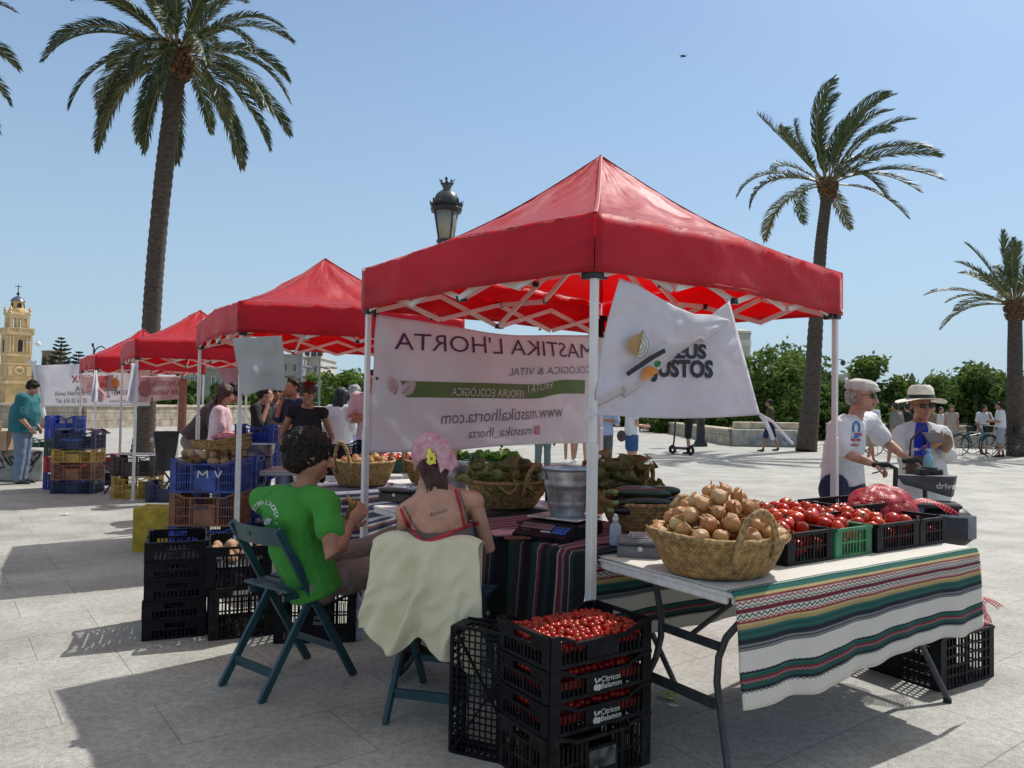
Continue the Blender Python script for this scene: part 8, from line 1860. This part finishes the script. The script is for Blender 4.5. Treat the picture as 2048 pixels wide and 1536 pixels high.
# people seen on the plaza
std('man in grey-green trousers whose legs show under the stall banner', 1085, 948, 1.75, 175, None, (LBL, .8, .02), (GRNP, 2, .02, .01), shoes=BLACKM, vox=.014)
std('woman with bare legs and white sneakers left of the near pole', 1138, 925, 1.62, 200, None, (WHT, .7, .02), (DSH, .6, .03), hair='long', shoes=WHITEC, female=True, vox=.014)
std('woman in spotted shorts with bare legs just left of the near pole', 1160, 927, 1.62, 170, None, (WHT, .7, .02), (mat('spotted_shorts', (.6, .6, .6), .8, 0, 60, col2=(.03, .03, .03)), .7, .035), hair='long', shoes=WHITEC, female=True, stride=.18, vox=.014)
std('man in a pale blue shirt and grey trousers standing right of the near pole', 1207, 958, 1.72, 165, None, (LBL, .9, .025, .05), (GRYP, 2, .02, .012), HAIRR, 'short', SKINR, shoes=BLACKM, arms=('cross', None), vox=.012)
std('woman in blue denim shorts with a crossbody bag, right of the near pole', 1262, 962, 1.66, 75, None, (WHT, .4, .015), (DSH, .55, .028), HAIRB, 'long', SKIN, shoes=WHITEC, arms=('front', 'front'), female=True, vox=.012)
b = MB(); b.ell(at(1243, 872, 14.6), (.09, .06, .11)); tag(b.build('crossbody_bag', mat('dark_bag', (.05, .035, .035), .6), smooth=True), 'round dark bag at the hip of the denim shorts woman', 'bag')
std('man in dark shorts riding the electric scooter', 1377, 888, 1.78, -80, 24.0, (BLK, .7, .02), (BLK, .85, .04), shoes=BLACKM, arms=('front', 'front'), vox=.016)
std('man in a black T-shirt and dark shorts walking past the stone bench', 1540, 903, 1.78, -60, None, (mat('black_printed_tee', (.012, .012, .012), .8, .1, 6, col2=(.10, .07, .01)), .7, .02), (NVY, .95, .03), HAIRB, 'short', SKINR, shoes=BLACKM, stride=.22, glasses=True, vox=.015)
std('person in tan shorts walking behind the old man', 1742, 926, 1.72, 60, None, (WHT, .7, .02), (TAN, .9, .04), skin=SKINR, shoes=BLACKM, stride=.28, vox=.015)
std('dark haired woman in a washed grey tee between the old man and the straw hat', 1793, 935, 1.66, -30, None, (GRYT, .8, .03), (TAN, .5, .03), HAIRK, 'short', SKINR, female=True, stride=.2, vox=.015, shoes=WHITEC)
std('second dark haired woman right behind the straw hat woman', 1815, 925, 1.68, 10, None, (BLK, .8, .02), (NVY, 1.8, .02), HAIRK, 'short', SKIN, female=True, vox=.015)
std('woman with tied hair in a bronze top behind the straw hat', 1863, 908, 1.66, 160, None, (c_('bronze_top', (.25, .16, .10)), .2, .015), (DSH, .8, .02), HAIRB, 'bun', SKIN, female=True, vox=.016)
std('woman in a white vest left of the parked bicycles', 1881, 906, 1.62, 175, None, (WHT, .1, .012), (LSH, .8, .03), HAIRR, 'short', SKIN, female=True, vox=.016)
std('woman with long light hair in a beige dress by the bicycles', 1903, 908, 1.68, 200, None, (c_('beige_dress', (.45, .36, .30)), .2, .02, .2), (c_('beige_skirt', (.40, .32, .27)), .9, .06, .03, 'skirt'), c_('light_brown_hair', (.16, .09, .05)), 'long', SKIN, female=True, vox=.016)
std('man in a white T-shirt with a dark shoulder strap behind the bicycles', 1968, 908, 1.70, 175, None, (WHT, .75, .03), (LSH, 1.0, .04), HAIRB, 'short', SKINR, arms=('face', None), vox=.015, shoes=BLACKM)
std('man in a white T-shirt and grey shorts standing at the right of the bicycles', 2001, 914, 1.80, -70, None, (WHT, .75, .03), (LSH, 1.0, .04), HAIRB, 'short', SKINR, arms=('front', 'front'), vox=.015, shoes=BLACKM, stride=.08)
# --- scooter
sc = empty('electric_scooter', gp(1362, 905), 'black electric scooter with thick tyres crossing the plaza', 'scooter'); w1, w2 = gp(1345, 908), gp(1381, 911)
ax = (w2-w1).normalized(); L_ = (w2-w1).length; nn = V((ax.y, -ax.x, 0)); RR = Matrix((ax, nn, V((0, 0, 1)))).transposed() @ Matrix.Rotation(math.pi/2, 3, 'X')
for w in (w1, w2):
    b = MB(); b.lathe([(.07, -.035), (.13, -.04), (.145, 0), (.13, .04), (.07, .035)], 22, w+V((0, 0, .145)), RR); b.build('wheel', BLACKR, sc, smooth=40)
b = MB(); b.bar(w1+ax*.12+V((0, 0, .20)), w2-ax*.08+V((0, 0, .20)), .07, .17, side=V((0, 0, 1))); b.build('deck', BLACKM, sc)
b = MB(); b.tube([w1+V((0, 0, .16)), w1+ax*.06+V((0, 0, .4)), w1+ax*.12+V((0, 0, 1.12))], .028, 8); b.build('stem', BLACKM, sc); b = MB(); b.bar(w1+ax*.12+V((0, 0, 1.12))-nn*.26, w1+ax*.12+V((0, 0, 1.12))+nn*.26, .03); b.build('handlebar', BLACKM, sc)
b = MB(); b.bar(w2-ax*.1+V((0, 0, .22)), w2+ax*.12+V((0, 0, .33)), .03, .1); b.build('mudguard', BLACKM, sc)
# --- bicycles
def bike(o, ang, fm, label):
    t = empty('bicycle', o, label, 'bicycle', 'bicycles parked along the parapet', rz=ang)
    R = .34
    for x in (-.52, .52):
        b = MB(); b.tube([(x+R*math.cos(a), 0, R+R*math.sin(a)) for a in [i*math.tau/32 for i in range(33)]], .018, 6); w = b.build('wheel', BLACKR, t, local=True, smooth=True)
        b = MB()
        for i in range(12): a = i*math.tau/12; b.tube([(x, 0, R), (x+R*math.cos(a), 0, R+R*math.sin(a))], .003, 4)
        b.tube([(x, -.04, R), (x, .04, R)], .02, 8); b.build('spokes', STEEL, w, local=True)
        b = MB(); b.tube([(x+(R+.03)*math.cos(a), 0, R+(R+.03)*math.sin(a)) for a in [.3+i*.16 for i in range(16)]], (.026, .006), 6); b.build('mudguard', fm, t, local=True)
    b = MB(); bb, st, hd = (-.08, 0, .30), (-.20, 0, .78), (.36, 0, .82)
    for a, c in ((bb, st), (bb, (.40, 0, .68)), (st, (-.52, 0, R)), (bb, (-.52, 0, R)), ((-.17, 0, .66), (.37, 0, .76)), (hd, (.40, 0, .62)), ((.40, 0, .62), (.52, 0, R))): b.tube([a, c], .018, 8)
    b.build('bicycle_frame', fm, t, local=True)
    b = MB(); b.tube([st, (-.22, 0, .92)], .013, 6); b.ell((-.22, 0, .95), (.14, .07, .035)); b.build('saddle', BLACKR, t, local=True)
    b = MB(); b.tube([hd, (.34, 0, 1.02)], .014, 6); b.tube([(.22, -.28, 1.05), (.33, -.12, 1.04), (.33, .12, 1.04), (.22, .28, 1.05)], .012, 6); b.build('handlebar', BLACKM, t, local=True)
    b = MB(); b.lathe([(.13, 0), (.17, .22), (.175, .22), (.13, .01)], 14, (.52, 0, .78), sq=(1, 1)); thicken(b.build('basket', BLACKM, t, local=True), .004)
    b = MB(); b.tube([(-.08, -.05, .30), (-.08, -.05, .30), (.02, -.08, .18)], .01, 6); b.lathe([(.09, -.01), (.09, .01)], 16, bb, Matrix.Rotation(math.pi/2, 3, 'X'), cap=True); b.tube([(-.35, .06, .3), (-.30, .16, .0)], .01, 6); b.build('crank', STEEL, t, local=True)
    return t
BT = mat('teal_bike_paint', (.03, .12, .14), .3); 
for i, (u, v, a, m, lb) in enumerate([(1948, 911, .12, BT, 'dark teal city bicycle, front one right of the beige dress woman'), (1912, 906, -.25, BLACKM, 'black bicycle behind the teal one, nearest the beige dress woman'), (2008, 914, .2, BLACKM, 'black bicycle by the far right palm'), (1778, 911, .1, BT, 'bicycle parked between the old man and the straw hat woman'), (1752, 905, -.1, BLACKM, 'bicycle mostly hidden behind the old man')]):
    p = gp(u, v); bike(V((p.x, p.y, 0)), a, m, lb)
